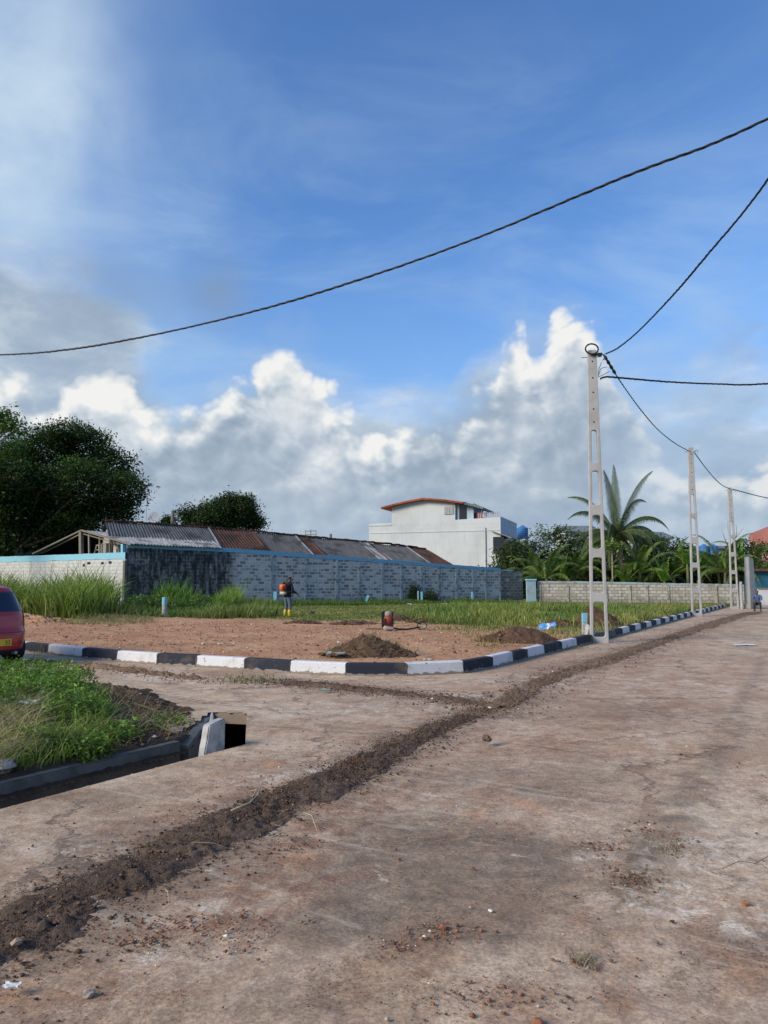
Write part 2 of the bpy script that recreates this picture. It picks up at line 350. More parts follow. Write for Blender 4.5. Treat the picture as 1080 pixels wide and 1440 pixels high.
# ------------------------------------------------------------------ materials for the ground
def mat_road():
    m, t, b = newmat('dirty_concrete'); p = geo(t); v = vcol(t); r, g, bl = t.new('ShaderNodeSeparateColor').outputs[:3]
    sc = t.n[-1]; t.l.new(v, sc.inputs[0]); X, Y, Z = t.xyz(p)
    # coordinates along / across the road
    al = t.math('ADD', t.math('MULTIPLY', X, .508), t.math('MULTIPLY', Y, .861)); ac = t.math('SUBTRACT', t.math('MULTIPLY', X, .861), t.math('MULTIPLY', Y, .508))
    pr = t.comb(t.math('MULTIPLY', al, .45), ac, 0)
    n0 = t.noise(p, .55, 6, .62, .4); n1 = t.noise(p, 2.3, 7, .66, .3); n2 = t.noise(p, 11, 6, .68); n3 = t.noise(p, 60, 5, .7); ns = t.noise(pr, 1.1, 8, .68, .5)
    col = t.mix(t.mapr(n0, .32, .68), (.36, .265, .185), (.52, .41, .30))
    col = t.mix(t.math('MULTIPLY', t.mapr(ns, .44, .66), .50), col, (.62, .54, .445))
    col = t.mix(t.math('MULTIPLY', t.mapr(n1, .5, .64), .55), col, (.22, .155, .105))
    # reddish soil films
    rf = t.math('MULTIPLY', t.mapr(t.noise(pr, 1.7, 8, .72, .3), .50, .66), .62); col = t.mix(rf, col, (.34, .195, .115))
    rg = t.math('MULTIPLY', g, t.mapr(t.noise(p, 5, 7, .75), .40, .62)); col = t.mix(t.math('MULTIPLY', rg, .85), col, (.26, .125, .07))
    # dark damp stain, cement pale patches
    col = t.mix(t.math('MULTIPLY', r, t.mapr(n1, .25, .7, 1, .45)), col, (.135, .102, .076))
    pl = t.math('MULTIPLY', bl, t.mapr(t.noise(p, 6, 7, .74, .6), .46, .66)); col = t.mix(t.math('MULTIPLY', pl, .8), col, (.66, .62, .56))
    pale = t.mapr(t.noise(t.vmath('ADD', p, (9, 4, 0)), 3.1, 8, .75, .6), .60, .70); col = t.mix(t.math('MULTIPLY', pale, .45), col, (.62, .56, .48))
    sp = t.mapr(t.noise(t.vmath('ADD', p, (3, 8, 0)), 1.4, 3, .5), .62, .72); col = t.mix(t.math('MULTIPLY', sp, .4), col, (.5, .24, .12))
    col = t.mix(.85, col, t.mix(t.mapr(n2, .33, .67), t.mix(1, col, (.78, .77, .76), 'MULTIPLY'), t.mix(1, col, (1.23, 1.22, 1.21), 'MULTIPLY')))
    col = t.mix(.85, col, t.mix(t.mapr(n3, .36, .64), t.mix(1, col, (.72, .71, .70), 'MULTIPLY'), t.mix(1, col, (1.28, 1.28, 1.28), 'MULTIPLY')))
    st2 = t.noise(t.comb(t.math('MULTIPLY', al, 3.2), t.math('MULTIPLY', ac, .55), .4), 1.5, 8, .72, .4); col = t.mix(t.math('MULTIPLY', t.mapr(st2, .54, .64), .28), col, (.30, .20, .135)); col = t.mix(t.math('MULTIPLY', t.mapr(st2, .44, .36), .28), col, (.64, .57, .48))
    # grains and crumbs
    cr = t.math('LESS_THAN', t.voro(p, 46), t.mapr(n1, .45, .62, .07, .30)); col = t.mix(t.math('MULTIPLY', cr, .6), col, (.10, .062, .043))
    cw = t.math('LESS_THAN', t.voro(t.vmath('ADD', p, (5, 5, 0)), 33), .11); col = t.mix(t.math('MULTIPLY', cw, .45), col, (.45, .42, .38))
    # hair cracks
    ck = t.voro(t.vmath('ADD', p, t.scale(t.comb(n1, n2, 0), .9)), .34, 'DISTANCE_TO_EDGE'); ckm = t.math('MULTIPLY', t.math('LESS_THAN', ck, .006), t.mapr(n0, .45, .55))
    col = t.mix(t.math('MULTIPLY', ckm, .55), col, (.07, .05, .04))
    # far along the road the surface turns paler and greyer with grazing view dust
    h = t.math('ADD', t.math('MULTIPLY', n3, .5), t.math('ADD', t.math('MULTIPLY', n2, 1.1), t.math('ADD', t.math('MULTIPLY', cr, .35), t.math('MULTIPLY', ckm, -1))))
    col = t.mix(1, col, (1.03, .97, .875), 'MULTIPLY')
    finish(t, b, col, t.mapr(n2, .3, .7, .62, .92), h, .55, .012, .35); return m
def mat_soil(name, c1, c2, c3, sc=1., red=0):
    m, t, b = newmat(name); p = geo(t); n0 = t.noise(p, 1.3*sc, 6, .65); n1 = t.noise(p, 9*sc, 7, .7); n2 = t.noise(p, 45*sc, 5, .7)
    col = t.mix(t.mapr(n0, .35, .68), c1, c2); col = t.mix(t.math('MULTIPLY', t.mapr(n1, .45, .7), .7), col, c3)
    col = t.mix(.7, col, t.mix(n2, t.mix(1, col, (.35,)*3, 'MULTIPLY'), t.mix(1, col, (1.6,)*3, 'MULTIPLY')))
    pe = t.math('LESS_THAN', t.voro(p, 28*sc), .09); col = t.mix(t.math('MULTIPLY', pe, .55), col, (.33, .28, .23))
    finish(t, b, col, .92, t.math('ADD', t.math('MULTIPLY', n1, 1.3), n2), .8, .03, .2); return m
def mat_lot():
    m, t, b = newmat('lot_soil'); p = geo(t); v = vcol(t); s = t.new('ShaderNodeSeparateColor'); t.l.new(v, s.inputs[0]); r, g, bl = s.outputs[:3]
    n0 = t.noise(p, .5, 6, .62); n1 = t.noise(p, 3.2, 7, .7); n2 = t.noise(p, 17, 6, .72)
    X, Y, Z = t.xyz(p); st = t.noise(t.comb(t.math('MULTIPLY', X, .8), t.math('MULTIPLY', Y, 1.6), 0), 2.6, 8, .74, .4)
    soil = t.mix(t.mapr(n0, .35, .65), (.41, .205, .110), (.53, .305, .168)); soil = t.mix(t.math('MULTIPLY', t.mapr(st, .45, .65), .6), soil, (.56, .38, .24))
    soil = t.mix(t.math('MULTIPLY', t.mapr(n1, .5, .7), .75), soil, (.21, .105, .06)); 
    soil = t.mix(t.math('LESS_THAN', t.voro(p, 9), t.mapr(n1, .4, .6, .02, .17)), soil, (.6, .46, .30))
    gr = t.mix(t.mapr(n1, .35, .7), (.12, .17, .04), (.23, .24, .08)); col = t.mix(g, soil, gr)
    col = t.mix(.7, col, t.mix(n2, t.mix(1, col, (.45,)*3, 'MULTIPLY'), t.mix(1, col, (1.5,)*3, 'MULTIPLY')))
    finish(t, b, col, .95, t.math('ADD', n1, n2), .7, .05, .15); return m
M_ROAD = mat_road()
M_TRENCH = mat_soil('trench_soil', (.115, .080, .057), (.185, .130, .092), (.066, .046, .034))
M_DRY = mat_soil('dry_trench_soil', (.18, .12, .075), (.28, .19, .12), (.11, .073, .05))
M_BED = mat_soil('bed_soil', (.07, .047, .034), (.12, .08, .054), (.038, .026, .019))
M_MOUND = mat_soil('mound_soil', (.10, .056, .036), (.15, .088, .055), (.06, .035, .024))
M_STRAW = mat_soil('straw_litter', (.125, .076, .048), (.20, .13, .085), (.07, .042, .028), 1.5)
M_LOT = mat_lot()
M_EARTH = mat_soil('far_earth', (.12, .13, .05), (.17, .14, .08), (.08, .09, .03), .2)

# ------------------------------------------------------------------ polar sheet: fine near the camera, coarse far off
def polar(r0, r1, ratio, a0, a1, da, oy=-2.0):
    nr = int(math.log(r1/r0)/math.log(ratio))+1; rr = r0*ratio**np.arange(nr); aa = np.arange(a0, a1+1e-6, da)*math.pi/180
    Rr, A = np.meshgrid(rr, aa, indexing='ij'); X = Rr*np.sin(A); Y = Rr*np.cos(A)+oy
    i = np.arange(nr-1)[:, None]*len(aa)+np.arange(len(aa)-1)[None, :]
    Fc = np.stack([i, i+1, i+1+len(aa), i+len(aa)], -1).reshape(-1, 4)[:, ::-1]
    return X.ravel(), Y.ravel(), Fc
# ground under everything
me = bpy.data.meshes.new('ground'); me.from_pydata([(-1500,-300,-.9),(1500,-300,-.9),(1500,2500,-.9),(-1500,2500,-.9)], [], [(0,1,2,3)])
tag(link('ground', me, M_EARTH), kind='structure')
# far plain beyond the walls, laid at lot level
X, Y, Fc = polar(17, 900, 1.05, -100, 100, 2.5)
np_mesh('far_ground', np.stack([X, Y, np.full_like(X, -.10)], 1), Fc, M_EARTH)['kind'] = 'structure'

# road surface: one sheet with the drain cut out of it
X, Y, Fc = polar(1.6, 125, 1.0068, -75, 75, .3)
Z = (fbm(X*.5, Y*.5, 3, 3)-.5)*.035*sstep(0, 3, np.hypot(X, Y)) + (fbm(X*4, Y*4, 3, 9)-.5)*.006
# debris seam along the slab joint on the right
JT = [tuple(G(x, y)[:2]) for x, y in ((880,1255),(905,1200),(940,1150),(985,1085),(1010,1045),(1030,1010))]
dj, aj, sj = segdist(X, Y, JT); seam = np.exp(-(dj/.13)**2)*fbm(X*6, Y*6, 4, 5)**2*2.2
Z += seam*.02
dk, ak, sk = segdist(X, Y, KXY)
Z = Z*sstep(0, .5, dk)*sstep(.12, .9, segdist(X, Y, [*PIT, PIT[0]])[0])
def blob(px, py, sx, sy, rot=0):
    c = G(px, py); dx = X-c.x; dy = Y-c.y; q = math.radians(rot); u = dx*math.cos(q)+dy*math.sin(q); v = -dx*math.sin(q)+dy*math.cos(q)
    return np.exp(-((u/sx)**2+(v/sy)**2))
wob = fbm(X*1.6, Y*1.6, 4, 31); w2 = fbm(X*5, Y*5, 4, 33)
dark = np.zeros_like(X)
for a in ((640,1210,.75,.5,20,.9),(470,1300,.42,.30,30,.75),(760,1100,.9,.6,0,.45),(640,1300,.5,.3,60,.6),(1060,1330,.28,.16,10,.7),(300,1240,.35,.3,0,.3),(540,1160,.5,.35,0,.35),(420,1410,.4,.2,0,.5),(860,1000,1.2,1,0,.25),(900,1400,.3,.12,0,.4),(60,1130,1.0,.3,20,.4),(180,1180,.6,.4,0,.35)):
    dark += blob(*a[:5])*a[5]
dark = np.clip(dark*(.35+.65*sstep(.3, .6, wob))*1.9, 0, .9)
# tyre tracks running along the road, worn seams and cracks filled with soil
ALp = X*.508+Y*.861; ACp = X*.861-Y*.508
for c0, wd, k in ((.62, .10, .5), (2.25, .12, .5), (-.25, .09, .35), (1.35, .10, .35), (3.2, .14, .35), (4.8, .16, .3)):
    dark += k*np.exp(-((ACp-c0-.12*np.sin(ALp*.35+c0))/wd)**2)*sstep(.35, .6, fbm(ALp*.5+c0, ACp*3, 4, 35))
LN = 0
for pts, wd, k in (([(745,1048),(800,1056),(870,1066),(965,1074)], .022, .9), ([(385,1022),(450,1027),(520,1032),(600,1036)], .03, .8), ([(560,1012),(640,1030)], .02, .4), ([(700,1330),(760,1235),(800,1190)], .05, .5), ([(10,1172),(120,1160),(230,1150)], .02, .5), ([(880,1255),(840,1330),(810,1380)], .05, .5), ([(1030,1010),(1045,985),(1060,960),(1072,930)], .05, .6), ([(700,960),(820,975),(960,985)], .03, .4), ([(150,955),(300,968),(420,1000)], .05, .4)):
    q, _, _ = segdist(X, Y, [tuple(G(*p)[:2]) for p in pts]); q = q + (fbm(X*8, Y*8, 3, 37)-.5)*.05; LN = LN + k*np.exp(-(q/(wd*(1+.06*np.hypot(X, Y))))**2)*sstep(.25, .5, fbm(X*3, Y*3, 3, 39))
dark += LN*.9
red = np.zeros_like(X)
for a in ((500,1150,.8,.25,62,.9),(400,1240,.35,.3,50,.9),(330,1300,.3,.25,0,.7),(840,1190,.22,.12,0,.9),(620,1310,.14,.1,0,.9),(690,1400,.5,.16,0,.7),(980,1100,.3,.25,0,.6),(900,1000,2.5,.8,60,.55),(860,930,3,1.2,60,.5),(640,1180,.5,.3,0,.4),(180,1400,.3,.08,0,.6),(1000,960,3,1.6,60,.4),(1060,1440,.3,.1,0,.5),(750,1050,.8,.5,0,.35)):
    red += blob(*a[:5])*a[5]
dT, aT, sT = segdist(X, Y, TR); dF, aF, _ = segdist(X, Y, TR_FAR); dS, aS, _ = segdist(X, Y, TR_SIDE); dL, aL, _ = segdist(X, Y, TR_LEFT)
dTr = np.minimum(np.minimum(dT, dF), dS)
dark += np.exp(-(np.maximum(dTr-.15, 0)/(.18+.35*wob))**2)*.85*sstep(.28, .55, w2) + np.exp(-(dj/.16)**2)*.75*sstep(.3, .5, w2)
red += np.exp(-(np.maximum(dTr-.2, 0)/.7)**2)*.55 + LN*.3
pale = np.zeros_like(X)
for a in ((245,1290,.22,.12,40,1),(610,1120,.2,.1,0,.7),(830,1205,.10,.06,0,1.2),(930,1260,.4,.2,20,.9),(1050,1290,.18,.5,40,1.2),(1010,1200,.5,.35,0,.7),(400,1090,.5,.2,20,.9),(350,1050,.6,.3,0,.6),(120,1190,.6,.15,0,.5),(330,1170,.3,.1,0,.5),(520,1000,1.4,.5,0,.6),(660,980,.8,.3,0,.8),(300,960,3,.3,150,.7),(820,910,1,.8,0,.5),(960,960,2,1,0,.5),(600,955,1.6,.5,0,.6),(850,890,3,1.,60,.3),(200,1350,.2,.1,30,.6)):
    pale += blob(*a[:5])*a[5]
# tyre rubbed streaks lighter on the far road
col = np.stack([np.clip(dark, 0, .9), np.clip(red, 0, 1), np.clip(pale*1.5, 0, 1)], 1)
cx = X[Fc].mean(1); cy = Y[Fc].mean(1)
PITX = [dr(-6, -.03), dr(DL+.02, -.03), (PIT[2][0]+.03, PIT[2][1]), (PIT[3][0]-.02, PIT[3][1]), dr(DL-.25, .8), dr(-6, .8)]
keep = ~inpoly(cx, cy, PITX) & ~((segdist(cx, cy, KXY)[0] > 1.5) & (segdist(cx, cy, KXY)[2] > 0) & (cy > 14))
np_mesh('road', np.stack([X, Y, Z], 1), Fc[keep], M_ROAD, col=col, smooth=True)['kind'] = 'structure'

# strip of loose soil filling a cable trench
def strip(path, hw, hgt, mat, ds, name, seed=0, tracks=(), fade=(0, 0)):
    P = smooth_poly(path, 3); P = np.array(P); seg = np.hypot(*np.diff(P, axis=0).T); L = np.concatenate([[0], np.cumsum(seg)])
    s = [0.]
    while s[-1] < L[-1]:
        xx = np.interp(s[-1], L, P[:, 0]); yy = np.interp(s[-1], L, P[:, 1]); s.append(s[-1]+max(ds, .0032*math.hypot(xx, yy)))
    s = np.array(s[:-1]); cx = np.interp(s, L, P[:, 0]); cy = np.interp(s, L, P[:, 1]); tx = np.gradient(cx, s); ty = np.gradient(cy, s); q = np.hypot(tx, ty); tx /= q; ty /= q
    nw = 60; w = np.linspace(-1.35, 1.35, nw); S, W = np.meshgrid(s, w, indexing='ij'); hwv = np.interp(s, [0, L[-1]], hw)
    Xs = cx[:, None]-ty[:, None]*W*hwv[:, None]; Ys = cy[:, None]+tx[:, None]*W*hwv[:, None]
    edge = 1 + (fbm(S*2.2, W*0+3.1+np.sign(W), 4, seed+50)-.5)*.9 + (fbm(Xs*14, Ys*14, 3, seed+51)-.5)*.8
    prof = 1-sstep(.35, 1.05, np.abs(W)/edge)
    lump = (fbm(Xs*4, Ys*4, 3, seed+1)-.5)*.9 + (fbm(Xs*17, Ys*17, 4, seed+7, .65)-.5)*1.5*sstep(.25, .65, fbm(Xs*3, Ys*3, 3, seed+13)) + (fbm(Xs*48, Ys*48, 2, seed+3)-.5)*.95
    amp = np.interp(s, [0, L[-1]], hgt if hasattr(hgt, '__len__') else (hgt, hgt))[:, None]
    trk = np.ones_like(S)
    for (sp, wd, sl) in tracks: trk *= 1-.85*np.exp(-((S-sp+W*sl)/wd)**4)
    fd = sstep(0, .6, S)*fade[0]+(1-fade[0]); fd = fd*(sstep(0, .8, L[-1]-S)*fade[1]+(1-fade[1]))
    Zs = prof*amp*(.50+1.7*lump)*trk*fd + lump*.018*trk*fd + prof*.010*fd - (1-prof)*.012 - sstep(1.0, 1.3, np.abs(W))*.03 - .016*(1-fd)
    i = np.arange(len(s)-1)[:, None]*nw+np.arange(nw-1)[None, :]
    Fs = np.stack([i, i+1, i+1+nw, i+nw], -1).reshape(-1, 4)
    c = np.stack([trk.ravel()]*3, 1)
    o = np_mesh(name, np.stack([Xs.ravel(), Ys.ravel(), Zs.ravel()], 1), Fs[:, ::-1], mat, col=c, smooth=False); return o
trench_track = [(None)]
o = strip(TR, (.31, .20), (.022, .020), M_TRENCH, .02, 'trench_fill', 1, tracks=((1.62, .07, .10), (1.98, .06, .10)), fade=(0, 1)); tag(o, kind='structure')
o = strip(TR_FAR, (.24, .45), (.020, .030), M_DRY, .05, 'far_trench_fill', 11, fade=(1, 0)); tag(o, kind='structure')
o = strip(TR_SIDE, (.14, .26), (.022, .035), M_TRENCH, .03, 'side_trench_fill', 21, fade=(0, 1)); tag(o, kind='structure')
o = strip(TR_LEFT, (.18, .30), (.03, .04), M_DRY, .04, 'left_trench_fill', 41, fade=(1, 0)); tag(o, kind='structure')

# lot: soil in front, grass behind
BARE = [G(x, y, .15) for x, y in ((-500,868),(0,866),(150,869),(230,866),(330,868),(430,873),(520,871),(600,876),(640,884),(700,885),(740,880),(790,893),(850,893),(905,888))]
BXY = [(p.x, p.y) for p in BARE]; BPOLY = BXY + [(9, 12), (0, 5), (-60, 5)]
def lot_h(X, Y):
    dk, ak, sk = segdist(X, Y, KXY)
    z = .165 + (fbm(X*.25, Y*.25, 3, 61)-.5)*.10*sstep(0, 4, dk) + (fbm(X*2, Y*2, 4, 62)-.5)*.07*sstep(.1, 1, dk)
    return np.where((sk > 0) & (dk > .085), z, np.where(sk > 0, -.03, -.25)), dk, sk
X, Y, Fc = polar(10, 150, 1.0062, -75, 75, .25)
Z, dk, sk = lot_h(X, Y)
db, ab, sb = segdist(X, Y, BXY); ins = inpoly(X, Y, BPOLY); sdist = np.where(ins, -db, db) + (fbm(X*.5, Y*.5, 4, 64)-.5)*3.2
grass_m = sstep(-.8, 1.2, sdist)
Z = Z + np.where(sk > 0, (fbm(X*9, Y*9, 3, 66)-.5)*.05*(1-grass_m), 0)
keep = (sk[Fc].max(1) > 0) | (dk[Fc].min(1) < .08)
cx = X[Fc].mean(1); cy = Y[Fc].mean(1); keep &= ~((cx > 22) & (cy < 47) & (cx*.861-cy*.508 > -3))
np_mesh('lot_ground', np.stack([X, Y, Z], 1), Fc[keep], M_LOT, col=np.stack([ins*1., grass_m, grass_m*0], 1), smooth=True)['kind'] = 'structure'
def lz(x, y):
    z, _, _ = lot_h(np.array([x]), np.array([y])); return float(z[0])

# planting bed: raised soil between the two roads
def bed_h(X, Y):
    d, a_, s_ = segdist(X, Y, BED_EDGE); ins = inpoly(X, Y, BED); dd, _, _ = segdist(X, Y, BED_EDGE[:2])
    near = np.exp(-(dd/.6)**2)
    z = np.where(ins, -.05+.20*sstep(0, 1.3, d)+.10*sstep(0, .12, dd)*near + (fbm(X*1.2, Y*1.2, 3, 71)-.5)*.16*sstep(0, .8, d) + (fbm(X*5, Y*5, 4, 72)-.45)*.11*sstep(0, .25, d)+(fbm(X*16, Y*16, 3, 73)-.5)*.05, -.06-.2*d)
    return z, d, ins
gx = np.arange(-14, -1.2, .035); gy = np.arange(.2, 14.2, .035); X, Y = np.meshgrid(gx, gy, indexing='ij'); X = X.ravel(); Y = Y.ravel()
Z, d, ins = bed_h(X, Y); n = len(gy); i = np.arange(len(gx)-1)[:, None]*n+np.arange(n-1)[None, :]
Fc = np.stack([i, i+n, i+n+1, i+1], -1).reshape(-1, 4); kk = ins | (d < .09); Fc = Fc[kk[Fc].all(1)]
np_mesh('planting_bed', np.stack([X, Y, Z], 1), Fc, M_BED, smooth=False)['kind'] = 'structure'
def bz(x, y): return float(bed_h(np.array([x]), np.array([y]))[0][0])

# drain and culvert in weathered concrete
M_DRAIN = dirty('drain_concrete', (.12, .125, .12), (.035, .042, .042), 5, .85, 1., bs=.5, bscale=18)
M_WHITEPEEL = dirty('peeling_whitewash', (.46, .47, .46), (.15, .155, .14), 9, .85, 1.)
M_CONC = dirty('pale_concrete', (.30, .29, .265), (.17, .16, .145), 2.2, .85, .7)
M_DEBRIS = M_TRENCH
dn = empty('roadside_drain', (*dr(2, .25), 0), 0, 'dark concrete drain along the weedy bed, ending in a culvert mouth', 'drain')
def world_child(o, par):
    o.parent = par; o.matrix_parent_inverse = Matrix.Translation(-Vector(par.location)) if par.rotation_euler.z == 0 else par.matrix_world.inverted(); return o
def wc(mb, name, mat, par, **k):
    o = mb.build(name, mat, None, **k); return world_child(o, par)
def slab_along(mb, a, b, wdt, z0, z1, side=1):
    a = Vector(a); b = Vector(b); d = (b-a).normalized(); n = Vector((-d.y, d.x))*wdt*side
    return mb.prism([a, b, b+n, a+n] if side > 0 else [a+n, b+n, b, a], z0, z1)
m = MB(); slab_along(m, dr(-6, .5), dr(DL-.35, .5), .12, -.6, .03); wc(m, 'bed_wall', M_DRAIN, dn, bevel=.012)
m = MB(); slab_along(m, dr(-6, 0), dr(DL, 0), .12, -.6, -.004, -1); wc(m, 'road_wall', M_ROAD, dn)
m = MB(); m.prism([dr(-6, 0), dr(DL, 0), (PIT[2][0], PIT[2][1]), (PIT[3][0], PIT[3][1]), dr(DL-.25, .5), dr(-6, .5)], -.62, -.45); wc(m, 'drain_floor', M_DEBRIS, dn)
m = MB(); slab_along(m, dr(DL, 0), PIT[2], .12, -.6, -.004, -1); wc(m, 'culvert_side_wall', M_ROAD, dn)
# roof slab lip above the dark mouth, with the void running under the road
a, b_ = Vector(PIT[2]), Vector(PIT[3]); d_ = (b_-a).normalized(); nn = Vector((d_.y, -d_.x)); nn = nn if nn.y > 0 else -nn
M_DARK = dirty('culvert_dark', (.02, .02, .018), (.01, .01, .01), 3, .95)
m = MB(); m.prism([a+nn*0-d_*.1, b_+d_*.15, b_+d_*.15+nn*.22, a+nn*.22-d_*.1], -.13, -.004); wc(m, 'culvert_slab', dirty('dusty_slab', (.27, .215, .16), (.15, .12, .09), 3, .9), dn)
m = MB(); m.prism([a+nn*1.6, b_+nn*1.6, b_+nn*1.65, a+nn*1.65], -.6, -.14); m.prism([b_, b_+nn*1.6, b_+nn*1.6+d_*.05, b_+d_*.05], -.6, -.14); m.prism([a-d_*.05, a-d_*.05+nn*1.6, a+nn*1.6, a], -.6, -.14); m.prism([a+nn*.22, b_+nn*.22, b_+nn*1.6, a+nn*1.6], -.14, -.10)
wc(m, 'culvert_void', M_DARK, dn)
m = MB(); slab_along(m, PIT[3], dr(DL-.25, .5), .1, -.6, -.02, -1); wc(m, 'inner_wall', M_DRAIN, dn)
# upright whitewashed slab at the drain's end
u0 = G(284, 1056, -.02); u1 = G(316, 1044, -.02)
sl_ = empty('whitewashed_slab', (u0.x+.1, u0.y, 0), 0, 'upright whitewashed concrete slab standing at the dark culvert mouth', 'concrete slab')
q0 = Vector(at(286, 1050, 6.98)[:2]); q1 = Vector(at(317, 1040, 7.22)[:2]); dv = (q1-q0).normalized(); nv = Vector((-dv.y, dv.x))
ztop0 = .30; m = MB()
fr = [(0, -.5), (1, -.5), (1, .245), (.93, .25), (.55, .235), (.26, .215), (.22, .18), (.18, .10), (.10, .02), (.03, -.12)]
L_ = (q1-q0).length
vs = [(*(q0+dv*u*L_), z) for u, z in fr]+[(*(q0+dv*u*L_+nv*.09), z) for u, z in fr]; k = len(fr)
m.add(vs, [tuple(range(k)), tuple(range(2*k-1, k-1, -1))]+[(i, (i+1) % k, (i+1) % k+k, i+k) for i in range(k)])
wc(m, 'slab', M_WHITEPEEL, sl_, bevel=.01)
m = MB(); c_ = q1+nv*.14; m.lathe([(.03, -.02), (.028, .20), (.010, .29)], (c_.x-.03, c_.y, 0), 6); wc(m, 'broken_stub', M_WHITEPEEL, sl_)

# ------------------------------------------------------------------ kerb of painted blocks
def mat_kerb(name, c, chip, thr):
    m, t, b = newmat(name); p = geo(t); n0 = t.noise(p, 7, 7, .72); n1 = t.noise(p, 28, 5, .7); Z = t.xyz(p)[2]
    low = t.mapr(Z, .0, .07, .30, 0); f = t.math('ADD', n0, low)
    col = t.mix(t.math('MULTIPLY', t.mapr(n1, .3, .7), .35), c, tuple(x*.6 for x in c)); col = t.mix(t.mapr(f, thr, thr+.05), col, chip)
    n2 = t.noise(t.vmath('ADD', p, (3, 1, 2)), 3, 5, .6); col = t.mix(t.math('MULTIPLY', t.mapr(n2, .5, .75), .4), col, (.20, .15, .11))
    col = t.mix(t.mapr(t.math('ADD', Z, t.math('MULTIPLY', n1, .06)), .055, .015, 0, .75), col, (.14, .10, .075))
    finish(t, b, col, .75, t.math('ADD', n1, t.math('MULTIPLY', t.mapr(f, thr, thr+.04), -.6)), .5, .01, .3); return m
M_KW = mat_kerb('kerb_white_paint', (.68, .70, .71), (.26, .23, .19), .61); M_KB = mat_kerb('kerb_black_paint', (.018, .024, .038), (.24, .22, .20), .63)
M_KJ = dirty('kerb_joint', (.13, .11, .085), (.07, .06, .045), 6, .9)
M_KG = mat_kerb('kerb_worn_paint', (.14, .135, .13), (.07, .065, .06), .55)
kb = empty('painted_kerb', (KERB[10].x, KERB[10].y, 0), 0, 'black and white painted kerb running round the corner of the bare lot', 'kerb')
cuts = []  # arc positions of block boundaries; measured near, regular elsewhere
Ls = [0]
for p, q in zip(KERB[:-1], KERB[1:]): Ls.append(Ls[-1]+(q-p).length)
def kpos(s):
    for i in range(len(Ls)-1):
        if s <= Ls[i+1] or i == len(Ls)-2:
            f = (s-Ls[i])/(Ls[i+1]-Ls[i]); return KERB[i].lerp(KERB[i+1], f), (KERB[i+1]-KERB[i]).normalized()
def arc_of(px, py):
    g = G(px, py); dd, aa, _ = segdist(np.array([g.x]), np.array([g.y]), KXY); return float(aa[0])
marks = [arc_of(*p) for p in ((66,920),(115,925.5),(164,930.5),(220,934.5),(275,938),(343,942),(408,946.5),(486,950),(573,950.5),(652,947),(693,939),(722,932),(745,927),(768,921),(790,914.5),(812,909.5),(832,904.5))]
cuts = [marks[0]-.93*i for i in range(33, 0, -1)] + marks
while cuts[-1]+.86 < Ls[-1]: cuts.append(cuts[-1]+.86)
wi = len([c for c in cuts if c < marks[0]-1e-6])
def kerb_path(s0, s1):
    pts = [s0]+[l for l in Ls if s0+.02 < l < s1-.02]+[s1]
    return [kpos(s) for s in pts]
for i in range(len(cuts)-1):
    s0, s1 = cuts[i]+.006, cuts[i+1]-.006
    pp = kerb_path(s0, s1); rj = random.uniform(-.008, .008)
    hgt = .205+random.uniform(-.006, .006); prof = [(-.02, -.12), (.0, 0.0), (.018, hgt-.02), (.035, hgt), (.15, hgt+.004), (.165, hgt-.015), (.165, -.1)]
    vs = []; fs = []; n = len(prof)
    for (p, d) in pp:
        nx = Vector((-d.y, d.x, 0))
        for (o_, z) in prof: vs.append(p + nx*(o_+rj) + Vector((0, 0, z)))
    for j in range(len(pp)-1):
        for k in range(n-1): fs.append((j*n+k, j*n+k+1, (j+1)*n+k+1, (j+1)*n+k))
    fs += [tuple(range(n)), tuple((len(pp)-1)*n+k for k in range(n-1, -1, -1))]
    mt = M_KW if (i-wi) % 2 == 0 else M_KB
    if marks[16]-.1 < cuts[i] < marks[16]+2.4: mt = M_KG
    ob = MB().add(vs, fs).build('kerb_block', mt); world_child(ob, kb)
    ob['label'] = {'kerb_white_paint': 'white painted kerb block', 'kerb_black_paint': 'black painted kerb block'}.get(mt.name, 'kerb block with worn muddy paint')
ms = MB()
for i in range(1, len(cuts)-1):
    p, d = kpos(cuts[i]); n_ = Vector((-d.y, d.x, 0)); c = p+n_*.083+Vector((0, 0, .09)); ms.box(c, (.02, .155, .19), math.atan2(d.y, d.x))
wc(ms, 'mortar_joint', M_KJ, kb)
